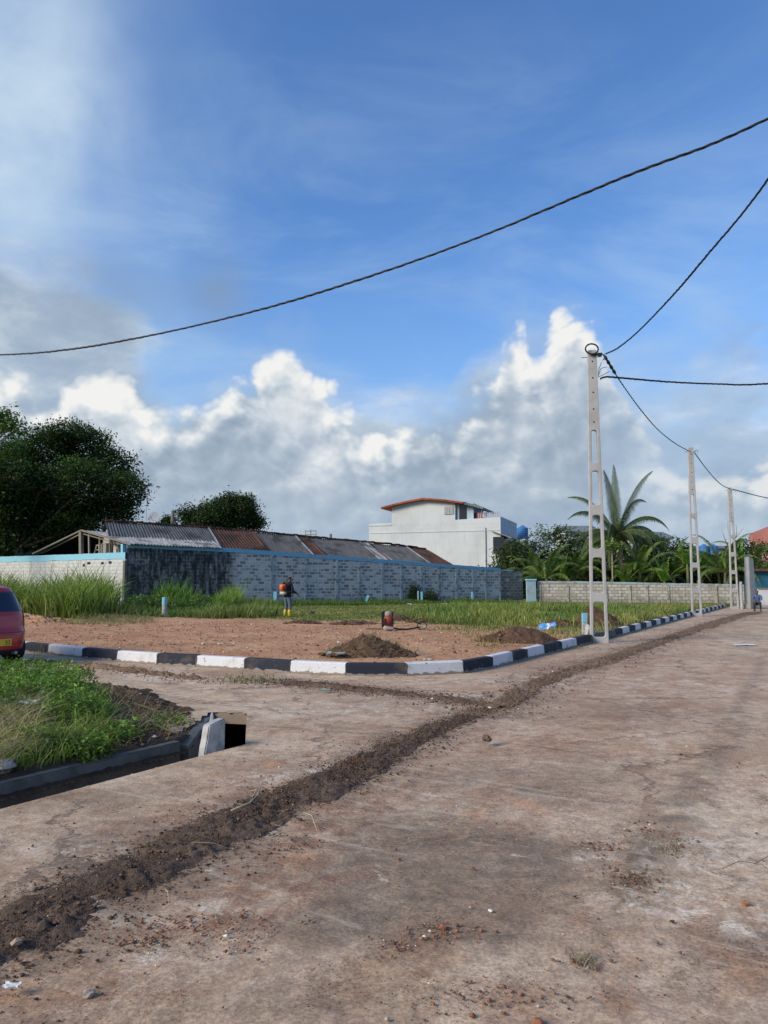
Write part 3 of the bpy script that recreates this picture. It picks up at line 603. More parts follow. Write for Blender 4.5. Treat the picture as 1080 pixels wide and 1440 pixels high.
# ------------------------------------------------------------------ walls
def mat_blocks(name, block, block2, mortar, wash, washamt, black=0., scalez=1.):
    m, t, b = newmat(name); p = obc(t); X, Y, Z = t.xyz(p)
    jx = t.math('MULTIPLY', t.math('SUBTRACT', t.noise(t.comb(X, 0, Z), 1.3, 3, .5), .5), .10)
    v = t.comb(t.math('ADD', X, jx), t.math('ADD', Z, t.math('MULTIPLY', jx, .35)), 0)
    br = t.new('ShaderNodeTexBrick'); t.set(br.inputs['Vector'], v); br.inputs['Scale'].default_value = 1; br.inputs['Brick Width'].default_value = .40; br.inputs['Row Height'].default_value = .205
    br.inputs['Mortar Size'].default_value = .036; br.inputs['Mortar Smooth'].default_value = .3; br.inputs['Bias'].default_value = 0; br.offset = .5
    br.inputs['Color1'].default_value = (0, 0, 0, 1); br.inputs['Color2'].default_value = (1, 1, 1, 1); br.inputs['Mortar'].default_value = (.5, .5, .5, 1)
    mo = br.outputs['Fac']; bv = br.outputs['Color']
    n0 = t.noise(v, .45, 5, .6); n1 = t.noise(v, 3.0, 7, .72); n2 = t.noise(v, 14, 6, .72)
    bw = t.math('ADD', t.math('MULTIPLY', bv, .62), t.math('MULTIPLY', t.math('SUBTRACT', n2, .5), 1.4))
    col = t.mix(t.math('MULTIPLY', bw, 1, clamp=True), block, block2)
    wa = t.mapr(t.math('ADD', t.math('MULTIPLY', n1, .75), t.math('ADD', t.math('MULTIPLY', n0, .45), t.math('MULTIPLY', bv, .22))), .78-.25*washamt, .86-.25*washamt)
    col = t.mix(t.math('MULTIPLY', wa, .85), col, wash); col = t.mix(t.math('MULTIPLY', mo, t.mapr(n2, .2, .6, .5, .95)), col, mortar)
    # vertical streaks of mould running down from the top, damp foot
    st = t.noise(t.comb(t.math('MULTIPLY', X, 3.2), 0, t.math('MULTIPLY', Z, .45)), 1.3, 6, .7)
    col = t.mix(t.math('MULTIPLY', t.mapr(st, .50, .72), .5), col, (.05, .055, .055)); ft = t.mapr(t.math('ADD', Z, t.math('MULTIPLY', n1, .8)), .3, 1.0, 1, 0)
    col = t.mix(t.math('MULTIPLY', ft, .55), col, (.055, .065, .05))
    if black:
        bk = t.mapr(t.math('ADD', X, t.math('MULTIPLY', st, 1.2)), black, black+1.0, 1, 0); st2 = t.noise(t.comb(t.math('MULTIPLY', X, 2), 0, t.math('MULTIPLY', Z, .5)), 2, 7, .75)
        col = t.mix(t.math('MULTIPLY', bk, t.mapr(st2, .68, .42, .35, .97)), col, (.018, .022, .026))
    finish(t, b, col, .88, t.math('ADD', t.math('MULTIPLY', mo, -1.), t.math('MULTIPLY', n2, .6)), .5, .015, .2); return m
M_WALLBLUE = mat_blocks('weathered_block_wall', (.17, .175, .175), (.36, .37, .365), (.47, .49, .49), (.48, .50, .505), .42, black=6.2)
M_WALLPALE = mat_blocks('pale_block_wall', (.36, .33, .28), (.47, .44, .38), (.27, .25, .215), (.52, .50, .45), .5)
M_WALLDARK = mat_blocks('mouldy_block_wall', (.10, .10, .095), (.26, .26, .24), (.25, .25, .23), (.40, .41, .39), .1)
M_WALLWHITE = mat_blocks('whitewashed_wall', (.40, .40, .38), (.56, .56, .54), (.48, .48, .46), (.60, .61, .60), .9)
def mat_flake(name, c, under, thr=.56):
    m, t, b = newmat(name); p = geo(t); n = t.noise(p, 2.2, 7, .7); n2 = t.noise(p, 9, 5, .7)
    f = t.mapr(t.math('ADD', t.math('MULTIPLY', n, .7), t.math('MULTIPLY', n2, .3)), thr, thr+.04)
    col = t.mix(f, t.mix(n2, tuple(x*.75 for x in c), tuple(min(1, x*1.15) for x in c)), under); finish(t, b, col, .8, n2, .3, .01, .3); return m
M_BLUEBAND = mat_flake('flaking_blue_paint', (.17, .40, .58), (.22, .25, .27)); M_LIGHTBLUE = mat_flake('pale_blue_paint', (.30, .44, .50), (.30, .32, .30), .54)
def frame(P, e):      # empty at P whose local x runs along e
    return math.atan2(e[1], e[0])
WA = G(176, 853, .15); WB = G(735, 844.5, .15); WE = Vector((WB.x-WA.x, WB.y-WA.y)).normalized(); WN = Vector((-WE.y, WE.x)); WL = (WB-WA).length
def lw(px, py, off=0):
    return on_plane(px, py, (WA.x+WN.x*off, WA.y+WN.y*off), WE)
def quadwall(mb, prof, y0, y1):     # prof: list of (x, ztop); wall body from z=-.4 up to ztop
    vs = []; fs = []
    for (x, z) in prof: vs += [(x, y0, -.4), (x, y0, z), (x, y1, z), (x, y1, -.4)]
    for i in range(len(prof)-1):
        a = i*4
        for k in range(4): fs.append((a+k, a+(k+1) % 4, a+4+(k+1) % 4, a+4+k))
    fs += [(0, 1, 2, 3), tuple((len(prof)-1)*4+k for k in (3, 2, 1, 0))]
    return mb.add(vs, fs)
ug, zg = lw(178, 770); uA, zA = lw(178, 763); uM, zM = lw(312, 770); uB, zB = lw(704, 799); uC, zC = lw(707, 803); uD, zD = lw(735, 803)
lwall = empty('boundary_wall', WA, frame(WA, WE), 'long weathered grey block wall with flaking blue top band and thin pilasters', 'wall')
wz = WA.z
def dens(prof, k=24):
    out = []
    for (a, b) in zip(prof[:-1], prof[1:]):
        for i in range(k): f = i/k; out.append((a[0]+(b[0]-a[0])*f, a[1]+(b[1]-a[1])*f+random.uniform(-.012, .012)))
    return out+[prof[-1]]
m = MB(); quadwall(m, [(0, zA-wz-.28), (uM, zM-wz-.25), (uB, zB-wz-.22)], 0, .2); m.build('wall_face', M_WALLBLUE, lwall)
m = MB(); top = dens([(0, zA-wz), (uM, zM-wz), (uB, zB-wz)], 40); vs = []; fs = []
low = dens([(0, zA-wz-.28), (uM, zM-wz-.25), (uB, zB-wz-.22)], 40)
for (x, z), (x2, z2) in zip(top, low):
    zl = z2 + .05*(vnoise(np.array([x*3.]), np.array([0.]), 5)[0]-.5)
    vs += [(x, -.022, zl), (x, -.022, z), (x, .222, z), (x, .222, zl)]
for i in range(len(top)-1):
    for k in range(4): fs.append((i*4+k, i*4+(k+1) % 4, i*4+4+(k+1) % 4, i*4+4+k))
fs += [(0, 1, 2, 3), tuple((len(top)-1)*4+k for k in (3, 2, 1, 0))]
m.add(vs, fs).build('blue_coping', M_BLUEBAND, lwall)
M_PIL = mat_flake('pale_pilaster', (.34, .41, .46), (.17, .19, .20), .5)
for px in (381.5, 429.7, 473.7, 505, 537, 564.5, 592.6, 617, 642, 665, 683, 703):
    u, _ = lw(px, 830); zt = np.interp(u, [0, uM, uB], [zA, zM, zB])-wz-.26
    MB().box((u, -.02, zt/2-.1), (.15, .05, zt+.2)).build('pilaster', M_PIL, lwall)
cw = empty('corner_wall', (WA.x+WE.x*uB, WA.y+WE.y*uB, wz), frame(WA, WE), 'short mouldy dark block wall joining the long wall to the pale wall', 'wall')
m = MB(); quadwall(m, [(.02, zC-wz), (uD-uB, zD-wz)], .01, .21); m.build('wall_face', M_WALLDARK, cw)
m = MB(); m.box(((uD-uB)*.3, .1, zC-wz+.05), ((uD-uB)*.55, .24, .1)); m.build('blue_coping', M_LIGHTBLUE, cw)
# left wall
LE = Vector((-.865, .50)).normalized(); 
def ll(px, py, off=0): return on_plane(px, py, (WA.x, WA.y), LE)
l2 = empty('whitewashed_boundary_wall', WA, frame(WA, -LE), 'whitewashed wall with sky blue top band on the left behind tall grass', 'wall')
u1, z1 = ll(172, 777); u2, z2 = ll(0, 783); ext = u2+9
zt = lambda u: (z1+(z2-z1)*(u/u2))-wz
_, zb1 = ll(172, 786); bandh = z1-zb1
m = MB(); quadwall(m, [(-ext, zt(ext)-bandh), (-.0, zt(0)-bandh)], -.1, .1); m.build('wall_face', M_WALLWHITE, l2)
m = MB(); pr = dens([(-ext, zt(ext)), (-.0, zt(0))], 60); vs = []; fs = []
for (x, z) in pr: 
    zl = z-bandh+.06*(vnoise(np.array([x*2.]), np.array([3.]), 5)[0]-.5); vs += [(x, -.12, zl), (x, -.12, z), (x, .12, z), (x, .12, zl)]
for i in range(len(pr)-1):
    for k in range(4): fs.append((i*4+k, i*4+(k+1) % 4, i*4+4+(k+1) % 4, i*4+4+k))
M_SKYBLUE = mat_flake('sky_blue_paint', (.27, .56, .70), (.34, .44, .48), .60)
m.add(vs, fs).build('blue_coping', M_SKYBLUE, l2)
M_STAIN = dirty('corner_stain', (.15, .14, .12), (.06, .06, .055), 3, .9)
m = MB(); m.box((-.06, -.02, 1.1), (.16, .22, 3.0)); m.build('corner_pier', M_STAIN, l2)
for px, py in ((120, 795), (146, 792), (157, 791), (127, 792)):
    u, z = ll(px, py); MB().lathe([(.09, -.02), (.09, .02)], (0, 0, 0), 10)
    mm = MB(); mm.box((-u, -.105, z-wz), (.16+.1*random.random(), .02, .14)); mm.build('wall_hole', M_DARK, l2)
# right wall
RA = G(756, 847.5, .15); RB = G(1046, 849, .15); RE = Vector((RB.x-RA.x, RB.y-RA.y)).normalized(); RL = (RB-RA).length
def rw(px, py): return on_plane(px, py, (RA.x, RA.y), RE)
r_ = empty('pale_boundary_wall', RA, frame(RA, RE), 'low pale block wall at the back of the lot in front of the palms', 'wall')
prof = [rw(x, y) for x, y in ((756, 817), (850, 818), (950, 820), (1000, 821), (1046, 822))]; prof = [(u, z-wz) for u, z in prof]; prof[0] = (0, prof[0][1])
m = MB(); quadwall(m, dens([(u, z-.12) for u, z in prof], 4), 0, .18); m.build('wall_face', M_WALLPALE, r_)
m = MB(); pr = dens(prof, 12); vs = []; fs = []
for (x, z) in pr: 
    zl = z-.13; vs += [(x, -.02, zl), (x, -.02, z+random.uniform(-.015, .015)), (x, .2, z), (x, .2, zl)]
for i in range(len(pr)-1):
    for k in range(4): fs.append((i*4+k, i*4+(k+1) % 4, i*4+4+(k+1) % 4, i*4+4+k))
M_COPE = mat_flake('worn_blue_coping', (.33, .43, .46), (.26, .25, .22), .50)
m.add(vs, fs).build('coping', M_COPE, r_)
for px in (758, 797, 851, 884, 908, 938, 1005, 1026):
    u, z = rw(px, 820); MB().box((u+.05, -.02, (z-wz)/2-.1), (.16, .06, z-wz-.1)).build('pilaster', mat_flake('pier_plaster', (.40, .38, .33), (.20, .19, .17), .5) if px == 758 else bpy.data.materials['pier_plaster'], r_)
pa = G(737, 847, .15); pb_ = G(757, 848, .15)
pier = empty('pale_blue_pier', ((pa.x+pb_.x)/2, (pa.y+pb_.y)/2-.1, .15), 0, 'pale blue painted wall pier where dark and pale walls meet', 'wall pier')
hh = at(747, 815, pier.location.y).z-.15; ww = (pb_.x-pa.x)
MB().box((0, 0, hh/2-.2), (ww, .35, hh+.2)).build('pier_body', M_LIGHTBLUE, pier, bevel=.02)
MB().box((0, 0, hh-.02), (ww+.08, .42, .12)).build('pier_cap', M_SKYBLUE, pier, bevel=.02)

# ------------------------------------------------------------------ roofs of the row houses behind the long wall
def mat_sheet(name, c1, c2, c3, thr=.5):
    m, t, b = newmat(name); p = obc(t); X, Y, Z = t.xyz(p); n0 = t.noise(p, .8, 6, .65); n1 = t.noise(p, 5, 6, .7)
    st = t.noise(t.comb(t.math('MULTIPLY', X, 2.4), t.math('MULTIPLY', Y, .35), 0), 2.2, 6, .7)
    col = t.mix(t.mapr(st, .35, .65), c1, c2); col = t.mix(t.mapr(n0, thr, thr+.15), col, c3); col = t.mix(.5, col, t.mix(n1, t.mix(1, col, (.55,)*3, 'MULTIPLY'), t.mix(1, col, (1.4,)*3, 'MULTIPLY')))
    finish(t, b, col, .92, n1, .3, .02, .08); return m
M_ASB = mat_sheet('grey_asbestos_sheet', (.085, .088, .09), (.135, .138, .14), (.05, .053, .057)); M_ASBD = mat_sheet('dark_asbestos_sheet', (.075, .085, .09), (.13, .14, .145), (.05, .055, .06))
M_ASBL = mat_sheet('light_weathered_sheet', (.20, .21, .22), (.36, .38, .40), (.09, .09, .09)); M_TILE = mat_sheet('clay_tiles', (.075, .043, .035), (.115, .063, .048), (.045, .035, .032), .48)
M_RIDGE = mat_sheet('ridge_tiles', (.12, .058, .04), (.19, .10, .07), (.04, .032, .028), .45); M_WOOD = dirty('grey_timber', (.22, .19, .15), (.10, .085, .07), 4, .85); M_PALEWOOD = dirty('pale_timber', (.30, .275, .23), (.16, .145, .12), 4, .85)
def patch(name, c00, c10, c11, c01, mat, parent, pitch=.18, amp=.028, tile=False, res=.035, lift=0):
    c00, c10, c11, c01 = map(Vector, (c00, c10, c11, c01)); L = max((c10-c00).length, .1); H_ = max((c01-c00).length, .1)
    nu = max(3, int(L/res)); nv = max(2, int(H_/.06)) if tile else 8
    nr = (c10-c00).cross(c01-c00).normalized(); nr = nr if nr.z > 0 else -nr
    u = np.linspace(0, 1, nu)[:, None, None]; v = np.linspace(0, 1, nv)[None, :, None]
    C = [np.array(c) for c in (c00, c10, c11, c01)]
    P = (C[0]*(1-u)+C[1]*u)*(1-v)+(C[3]*(1-u)+C[2]*u)*v
    uu = (u*L)[..., 0]; vv = (v*H_)[..., 0]
    d = amp*np.sin(2*math.pi*uu/pitch)+vv*0
    if tile: d = d + .045*((vv/.28) % 1) * -1
    d = d + (vnoise(uu*.7+0*vv, vv*.6+0*uu, 3)-.5)*.09 + lift
    P = P + d[..., None]*np.array(nr); off = np.array(parent.matrix_world.translation) if False else 0
    i = np.arange(nu-1)[:, None]*nv+np.arange(nv-1)[None, :]; Fc = np.stack([i, i+nv, i+nv+1, i+1], -1).reshape(-1, 4)
    # thickness: a second skin 2 cm below
    V = P.reshape(-1, 3); V2 = V-np.array(nr)*.02; n = len(V)
    edge = []
    for a in range(nu-1): edge += [(a*nv, (a+1)*nv, (a+1)*nv+n, a*nv+n), (a*nv+nv-1, a*nv+nv-1+n, (a+1)*nv+nv-1+n, (a+1)*nv+nv-1)]
    for a in range(nv-1): edge += [(a, a+n, a+1+n, a+1), ((nu-1)*nv+a, (nu-1)*nv+a+1, (nu-1)*nv+a+1+n, (nu-1)*nv+a+n)]
    return np_mesh(name, np.vstack([V, V2]), np.vstack([Fc, Fc[:, ::-1]+n, edge]), mat, parent)
rowh = empty('row_houses', WA, frame(WA, WE), 'long low row of houses roofed in grey sheets and rusty tiles behind the wall', 'row house')
OFF = 4.2
def rr(px, py): u, z = on_plane(px, py, (WA.x+WN.x*OFF, WA.y+WN.y*OFF), WE); return u, z-wz
def ridge_y(px): return np.interp(px, [150, 293, 356, 463, 551, 600], [733, 742.5, 748, 758, 766, 773])
def wtop(u): return float(np.interp(u, [0, uM, uB], [zA, zM, zB]))-wz
secs = [(148, 293, M_ASBD, 0, 'dark grey corrugated roof sheets'), (293, 354, M_TILE, 1, 'rusty red tiled roof'), (354, 415, M_ASB, 0, 'grey corrugated roof sheets'), (415, 430, M_TILE, 1, 'strip of dark tiles'), (430, 505, M_ASB, 0, 'grey corrugated roof sheets'), (505, 517, M_ASBL, 0, 'pale roof sheet'), (517, 571, M_ASB, 0, 'grey corrugated roof sheets'), (571, 600, M_TILE, 1, 'brown tiled roof')]
for k, (p0, p1, mt, tl, lb) in enumerate(secs):
    ua, za = rr(p0, ridge_y(p0)); ub, zb_ = rr(p1, ridge_y(p1)); lf = .05*(k % 2)
    ea, eb = ua-.15, ub+.25
    o = patch('roof', (ea, .45, wtop(ea)-.10), (eb, .45, wtop(eb)-.10), (ub, OFF, zb_), (ua, OFF, za), mt, rowh, .18 if not tl else .22, .028, bool(tl), lift=lf); o['label'] = lb
    patch('roof', (ua, 8.4, wtop(ea)-.2), (ub, 8.4, wtop(eb)-.2), (ub, OFF, zb_), (ua, OFF, za), mt, rowh, .18, .028, res=.09, lift=lf)
    if k: m = MB(); m.bar((ua-.2, .42, wtop(ea)+.0), (ua, OFF, za+.05), .10, .04); m.build('verge_board', M_ASBL if k % 2 else M_RIDGE, rowh)
m = MB(); us = [rr(p, ridge_y(p)) for p in range(148, 602, 6)]
for (a, b) in zip(us[:-1], us[1:]): m.bar((a[0], OFF, a[1]+.05+random.uniform(-.03, .03)), (b[0]+.03, OFF, b[1]+.05+random.uniform(-.03, .03)), .26, .13)
m.build('ridge', M_RIDGE, rowh, bevel=.03)
u0_, _ = rr(152, 735); u9, _ = rr(596, 772)
M_PLASTER = dirty('old_plaster', (.45, .43, .38), (.25, .24, .21), 1.5, .85)
m = MB(); vs = []
for u, zr in ((u0_, rr(152, 735)[1]), (u9, rr(596, 772)[1])): vs += [(u, .7, -.3), (u, .7, wtop(u)-.35), (u, OFF, zr-.15), (u, 8, wtop(u)-.45), (u, 8, -.3)]
m.add(vs, [(0, 1, 2, 3, 4), (9, 8, 7, 6, 5)]+[(i, (i+1) % 5, (i+1) % 5+5, i+5) for i in range(5)]); m.build('house_walls', M_PLASTER, rowh)
# open lean-to shed in the corner, its roof carried on posts
sh = empty('open_shed', WA, frame(WA, WE), 'open shed on thin posts with ragged sheet roof in the wall corner', 'shed')
Minv = (Matrix.Translation(WA) @ Matrix.Rotation(frame(WA, WE), 4, 'Z')).inverted()
def lp(px, py, off=0., plane='L'):
    if plane == 'L': u, z = on_plane(px, py, (WA.x, WA.y), LE); P = Vector((WA.x+LE.x*u, WA.y+LE.y*u, z))
    else: u, z = lw(px, py, off); P = Vector((WA.x+WE.x*u+WN.x*off, WA.y+WE.y*u+WN.y*off, z))
    return Minv @ P
cE = lp(181, 764); cE2 = lp(312, 770, -.15, 'W'); cTop = lp(293, 758, 2.8, 'W'); cAp = lp(115, 745); cLe = lp(46, 778)
cE = cE + Vector((.1, -.22, 0)); back = Vector((.3, 5, .1))
patch('roof', cE, cE2, cTop, cAp, M_ASBL, sh, .18, .03)['label'] = 'pale corrugated sheets, partly loose'
patch('roof', cLe, cLe+back, cAp+back, cAp+Vector((0, 0, .02)), M_ASBD, sh, .18, .03)['label'] = 'dark thin sheets of the far slope'
m = MB(); m.bar(cLe+Vector((0, -.06, -.04)), cAp+Vector((0, -.06, -.02)), .10, .08); m.bar(cLe+Vector((.5, -.02, -.02)), cAp+Vector((0, -.05, -.22)), .06, .06); m.bar(cAp+Vector((0, -.06, -.04)), cE+Vector((0, 0, -.08)), .1, .1); m.bar(lp(118, 751), lp(172, 766), .06, .06); m.build('rafter', M_WOOD, sh)
for px, y0, y1, w_ in ((114, 748, 786, .2), (125, 752, 779, .08), (140, 755, 779, .07), (154, 758, 780, .05), (167, 762, 779, .06)):
    m = MB(); a_ = lp(px, y0); b_ = lp(px+.5, y1); m.bar(b_, a_, w_); m.build('post', M_WOOD if px != 125 else M_PALEWOOD, sh)
m = MB(); a_ = lp(172, 765); b_ = lp(172, 785); c_ = lp(178, 765); m.bar(b_+Vector((.08, -.02, 0)), a_+Vector((.08, -.02, 0)), .3, .16); m.build('corner_post', M_SKYBLUE, sh)
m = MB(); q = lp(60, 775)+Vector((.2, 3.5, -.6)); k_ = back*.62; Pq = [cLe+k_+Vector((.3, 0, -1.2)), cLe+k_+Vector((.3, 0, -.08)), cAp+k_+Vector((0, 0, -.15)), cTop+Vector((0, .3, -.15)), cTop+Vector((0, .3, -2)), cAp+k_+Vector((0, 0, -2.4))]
m.add([*Pq, *[q+Vector((0, .06, 0)) for q in Pq]], [(0,1,2,3,4,5),(11,10,9,8,7,6)]+[(i,(i+1)%6,(i+1)%6+6,i+6) for i in range(6)]); m.build('shade_backdrop', M_DARK, sh)  # near-black sheet standing in for the shade inside the open shed
crate = empty('stored_crate', Matrix.Translation(WA) @ Matrix.Rotation(frame(WA, WE), 4, 'Z') @ (lp(150, 772)+Vector((0, .6, -.25))), frame(WA, -LE), 'pale plywood box and frame stored in the open shed', 'crate')
MB().box((0, 0, .25), (.62, .4, .62)).build('box_body', M_PALEWOOD, crate, bevel=.01); MB().box((0, 0, .58), (.68, .44, .04)).build('lid', M_PALEWOOD, crate)
m = MB(); m.bar((-.95, 0, -.05), (-.75, 0, .5), .07); m.bar((-.5, 0, .0), (-.55, 0, .5), .06); m.bar((-.8, 0, .5), (-.45, 0, .52), .07); m.bar((-.9, 0, .22), (-.5, 0, .25), .05); m.build('leaning_frame', M_PALEWOOD, crate)

# small roof-top things
M_METAL = dirty('galvanised_metal', (.35, .36, .37), (.2, .2, .2), 8, .5, metal=.6); M_BLACK = dirty('black_plastic', (.02, .02, .022), (.035, .033, .03), 8, .55)
dp = Matrix.Translation(WA) @ Matrix.Rotation(frame(WA, WE), 4, 'Z')
def roofpt(px): u, z = rr(px, ridge_y(px)); return dp @ Vector((u, OFF, z))
q = roofpt(216); dish = empty('satellite_dish', q, R(-10), 'small grey satellite dish on the dark shed roof ridge', 'satellite dish')
m = MB(); m.tube([(0, 0, -.1), (0, 0, .35)], .025); m.build('mast', M_METAL, dish)
m = MB(); prof = [(.02, -.10), (.15, -.085), (.28, -.04), (.38, .02)]; m.lathe(prof, (0, 0, 0), 20); o = m.build('dish_bowl', dirty('dish_grey', (.45, .47, .50), (.3, .3, .3), 6, .5), dish); o.rotation_euler = (R(70), 0, R(15)); o.location = (0, -.05, .45)
m = MB(); m.tube([(0, -.1, .2), (0, -.45, .5)], .012); m.build('feed_arm', M_METAL, dish)
q = roofpt(205); an = empty('antenna_mast', q, 0, 'thin antenna mast rising from the dark shed roof', 'antenna'); tp = at(205, 689, q.y).z-q.z
MB().tube([(0, 0, -.3), (.02, 0, tp)], .022, 6).build('mast', M_METAL, an); m = MB(); [m.bar((-.25, 0, tp-.1-.12*i), (.25, 0, tp-.1-.12*i), .012) for i in range(2)]; m.build('aerial_bars', M_METAL, an)
q = roofpt(242); st = empty('roof_stump', q, 0, 'short weathered timber post standing on the roof ridge', 'post'); MB().tube([(0, .05, -.3), (0, .05, .3), (.02, .05, at(242, 718, q.y).z-q.z)], [.13, .12, .10], 8).build('post_shaft', M_WOOD, st)
q = roofpt(437); fr_ = empty('rooftop_aerial', q, 0, 'small pale bracket aerial on the middle of the ridge', 'antenna')
m = MB(); m.bar((0, 0, -.1), (0, 0, .55), .06); m.bar((-.4, 0, .42), (.4, 0, .46), .05); m.bar((-.4, 0, .2), (.35, 0, .2), .05); m.bar((-.38, 0, .15), (-.38, 0, .5), .04); m.bar((.38, 0, .15), (.38, 0, .5), .04); m.build('aerial_frame', M_PALEWOOD, fr_)
q = roofpt(465); p2_ = empty('roof_vent', q, 0, 'stubby dark vent pipe further along the ridge', 'vent pipe'); MB().tube([(0, 0, -.1), (0, 0, .38)], .09, 8).build('pipe', M_WOOD, p2_)

# ------------------------------------------------------------------ white house with red roof
def mat_render(name, c):
    m, t, b = newmat(name); p = obc(t); X, Y, Z = t.xyz(p); n0 = t.noise(p, .35, 6, .6); n1 = t.noise(t.comb(t.math('MULTIPLY', X, 2), t.math('MULTIPLY', Y, 2), t.math('MULTIPLY', Z, .25)), 1.2, 7, .7); n2 = t.noise(p, 9, 5, .7)
    col = t.mix(t.mapr(n0, .4, .7), c, tuple(x*.84 for x in c)); col = t.mix(t.math('MULTIPLY', t.mapr(n1, .5, .75), .35), col, tuple(x*.6 for x in c))
    ln = t.math('LESS_THAN', t.math('ABSOLUTE', t.math('SUBTRACT', t.math('FRACT', t.math('DIVIDE', Z, 2.9)), .5)), .012); col = t.mix(t.math('MULTIPLY', ln, .25), col, tuple(x*.7 for x in c))
    finish(t, b, col, .85, n2, .2, .02, .2); return m
M_WHITE = mat_render('white_render', (.60, .63, .64)); M_PALEB = mat_render('pale_blue_render', (.42, .52, .62)); M_REDROOF = mat_sheet('red_roof_sheet', (.30, .075, .045), (.42, .12, .07), (.22, .06, .04)); M_GREY = mat_sheet('grey_awning', (.14, .17, .18), (.22, .25, .26), (.1, .12, .13))
M_GLASS, tt, bb = newmat('dark_glass'); finish(tt, bb, (.02, .025, .03), .12, spec=.6)
M_LOUV = dirty('louvre_paint', (.34, .37, .37), (.2, .22, .22), 6, .6)
BC = Vector((11.35, 72, 0)); BE = Vector((math.cos(R(20)), -math.sin(R(20)))); BNb = Vector((math.sin(R(20)), math.cos(R(20))))
wh = empty('white_house', BC, frame(BC, BE), 'tall plain white house with curved red roof rising behind the long wall', 'house')
def bf(px, py, off=0): u, z = on_plane(px, py, (BC.x+BNb.x*off, BC.y+BNb.y*off), BE); return u, z
def fpoly(pts, y0, y1, name, mat, par=wh, off=0):
    P = [bf(x, y, off) for x, y in pts]; n = len(P)
    vs = [(u, y0, z) for u, z in P]+[(u, y1, z) for u, z in P]
    return MB().add(vs, [tuple(range(n)), tuple(range(2*n-1, n-1, -1))]+[(i, (i+1) % n, (i+1) % n+n, i+n) for i in range(n)]).build(name, mat, par)
fpoly([(519, 950), (519, 737), (640, 731), (698, 727.5), (704, 727.5), (704, 950)], 0, 9, 'lower_wall', M_WHITE)
fpoly([(551, 738), (551, 713), (575, 707), (597, 703), (625, 705), (640, 706.5), (640, 731)], .012, 5, 'upper_wall', M_WHITE)
fpoly([(519, 737.4), (551, 736.4), (551, 739), (519, 740)], -.05, 0.2, 'parapet_edge', M_WHITE)
rp = [(538, 714), (560, 708.5), (575, 705), (597, 701), (625, 703), (652, 706.5)]
P = [bf(x, y) for x, y in rp]; vs = []; fs = []
for u, z in P: vs += [(u, -.55, z+.02), (u, 5.6, z+.02), (u, -.55, z-.16), (u, 5.6, z-.16)]
for i in range(len(P)-1):
    a = i*4; fs += [(a, a+4, a+5, a+1), (a+2, a+3, a+7, a+6), (a, a+2, a+6, a+4), (a+1, a+5, a+7, a+3)]
fs += [(0, 1, 3, 2), (len(P)*4-4, len(P)*4-2, len(P)*4-1, len(P)*4-3)]
MB().add(vs, fs).build('roof', M_REDROOF, wh)
P = [bf(x, y) for x, y in ((652, 706.5), (665, 709), (680, 713.5))]; vs = []; fs = []
for u, z in P: vs += [(u, -.35, z+.0), (u, 5.2, z+.0), (u, -.35, z-.22), (u, 5.2, z-.22)]
for i in range(len(P)-1):
    a = i*4; fs += [(a, a+4, a+5, a+1), (a+2, a+3, a+7, a+6), (a, a+2, a+6, a+4), (a+1, a+5, a+7, a+3)]
fs += [(0, 1, 3, 2), (len(P)*4-4, len(P)*4-2, len(P)*4-1, len(P)*4-3)]
MB().add(vs, fs).build('awning', M_GREY, wh)
# upper window
w0, z0w = bf(625, 723.5); w1, z1w = bf(638, 712)
wf = MB(); wf.box(((w0+w1)/2, -.02, (z0w+z1w)/2), (w1-w0, .06, z1w-z0w)); wo = wf.build('window', M_LOUV, wh)
m = MB(); [m.box((w0+.07+(w1-w0-.14)*(k+.5)/9, -.06, (z0w+z1w)/2), (.03, .03, (z1w-z0w)*.9)) for k in range(9)]; m.box(((w0+w1)/2, -.065, (z0w+z1w)/2), (.05, .05, z1w-z0w)); m.build('window_bars', M_WHITE, wo)
# roof terrace room set back
u0t, _ = bf(641, 730); u1t, _ = bf(665, 730); zt_ = bf(641, 708)[1]; zb_ = bf(641, 731)[1]
MB().box(((u0t+u1t)/2, 2.6, (zt_+zb_)/2), (u1t-u0t, 4.6, zt_-zb_)).build('terrace_room', M_PALEB, wh)
MB().box((u0t+(u1t-u0t)*.38, .27, zb_+.9), (.75, .05, 1.8)).build('door', M_GLASS, wh)
m = MB(); m.bar((bf(677, 713)[0], .1, bf(677, 713)[1]), (bf(677, 727)[0], .1, bf(677, 728)[1]), .1); m.build('awning_post', M_GREY, wh)
m = MB(); uu0 = bf(681, 724)[0]; uu1 = bf(701, 724)[0]; zz = bf(690, 728)[1]
for k in range(9): m.bar((uu0+(uu1-uu0)*k/8, .3, zz), (uu0+(uu1-uu0)*k/8, .3, zz+.55), .04)
m.bar((uu0, .3, zz+.55), (uu1, .3, zz+.55), .05); m.build('railing', M_METAL, wh)
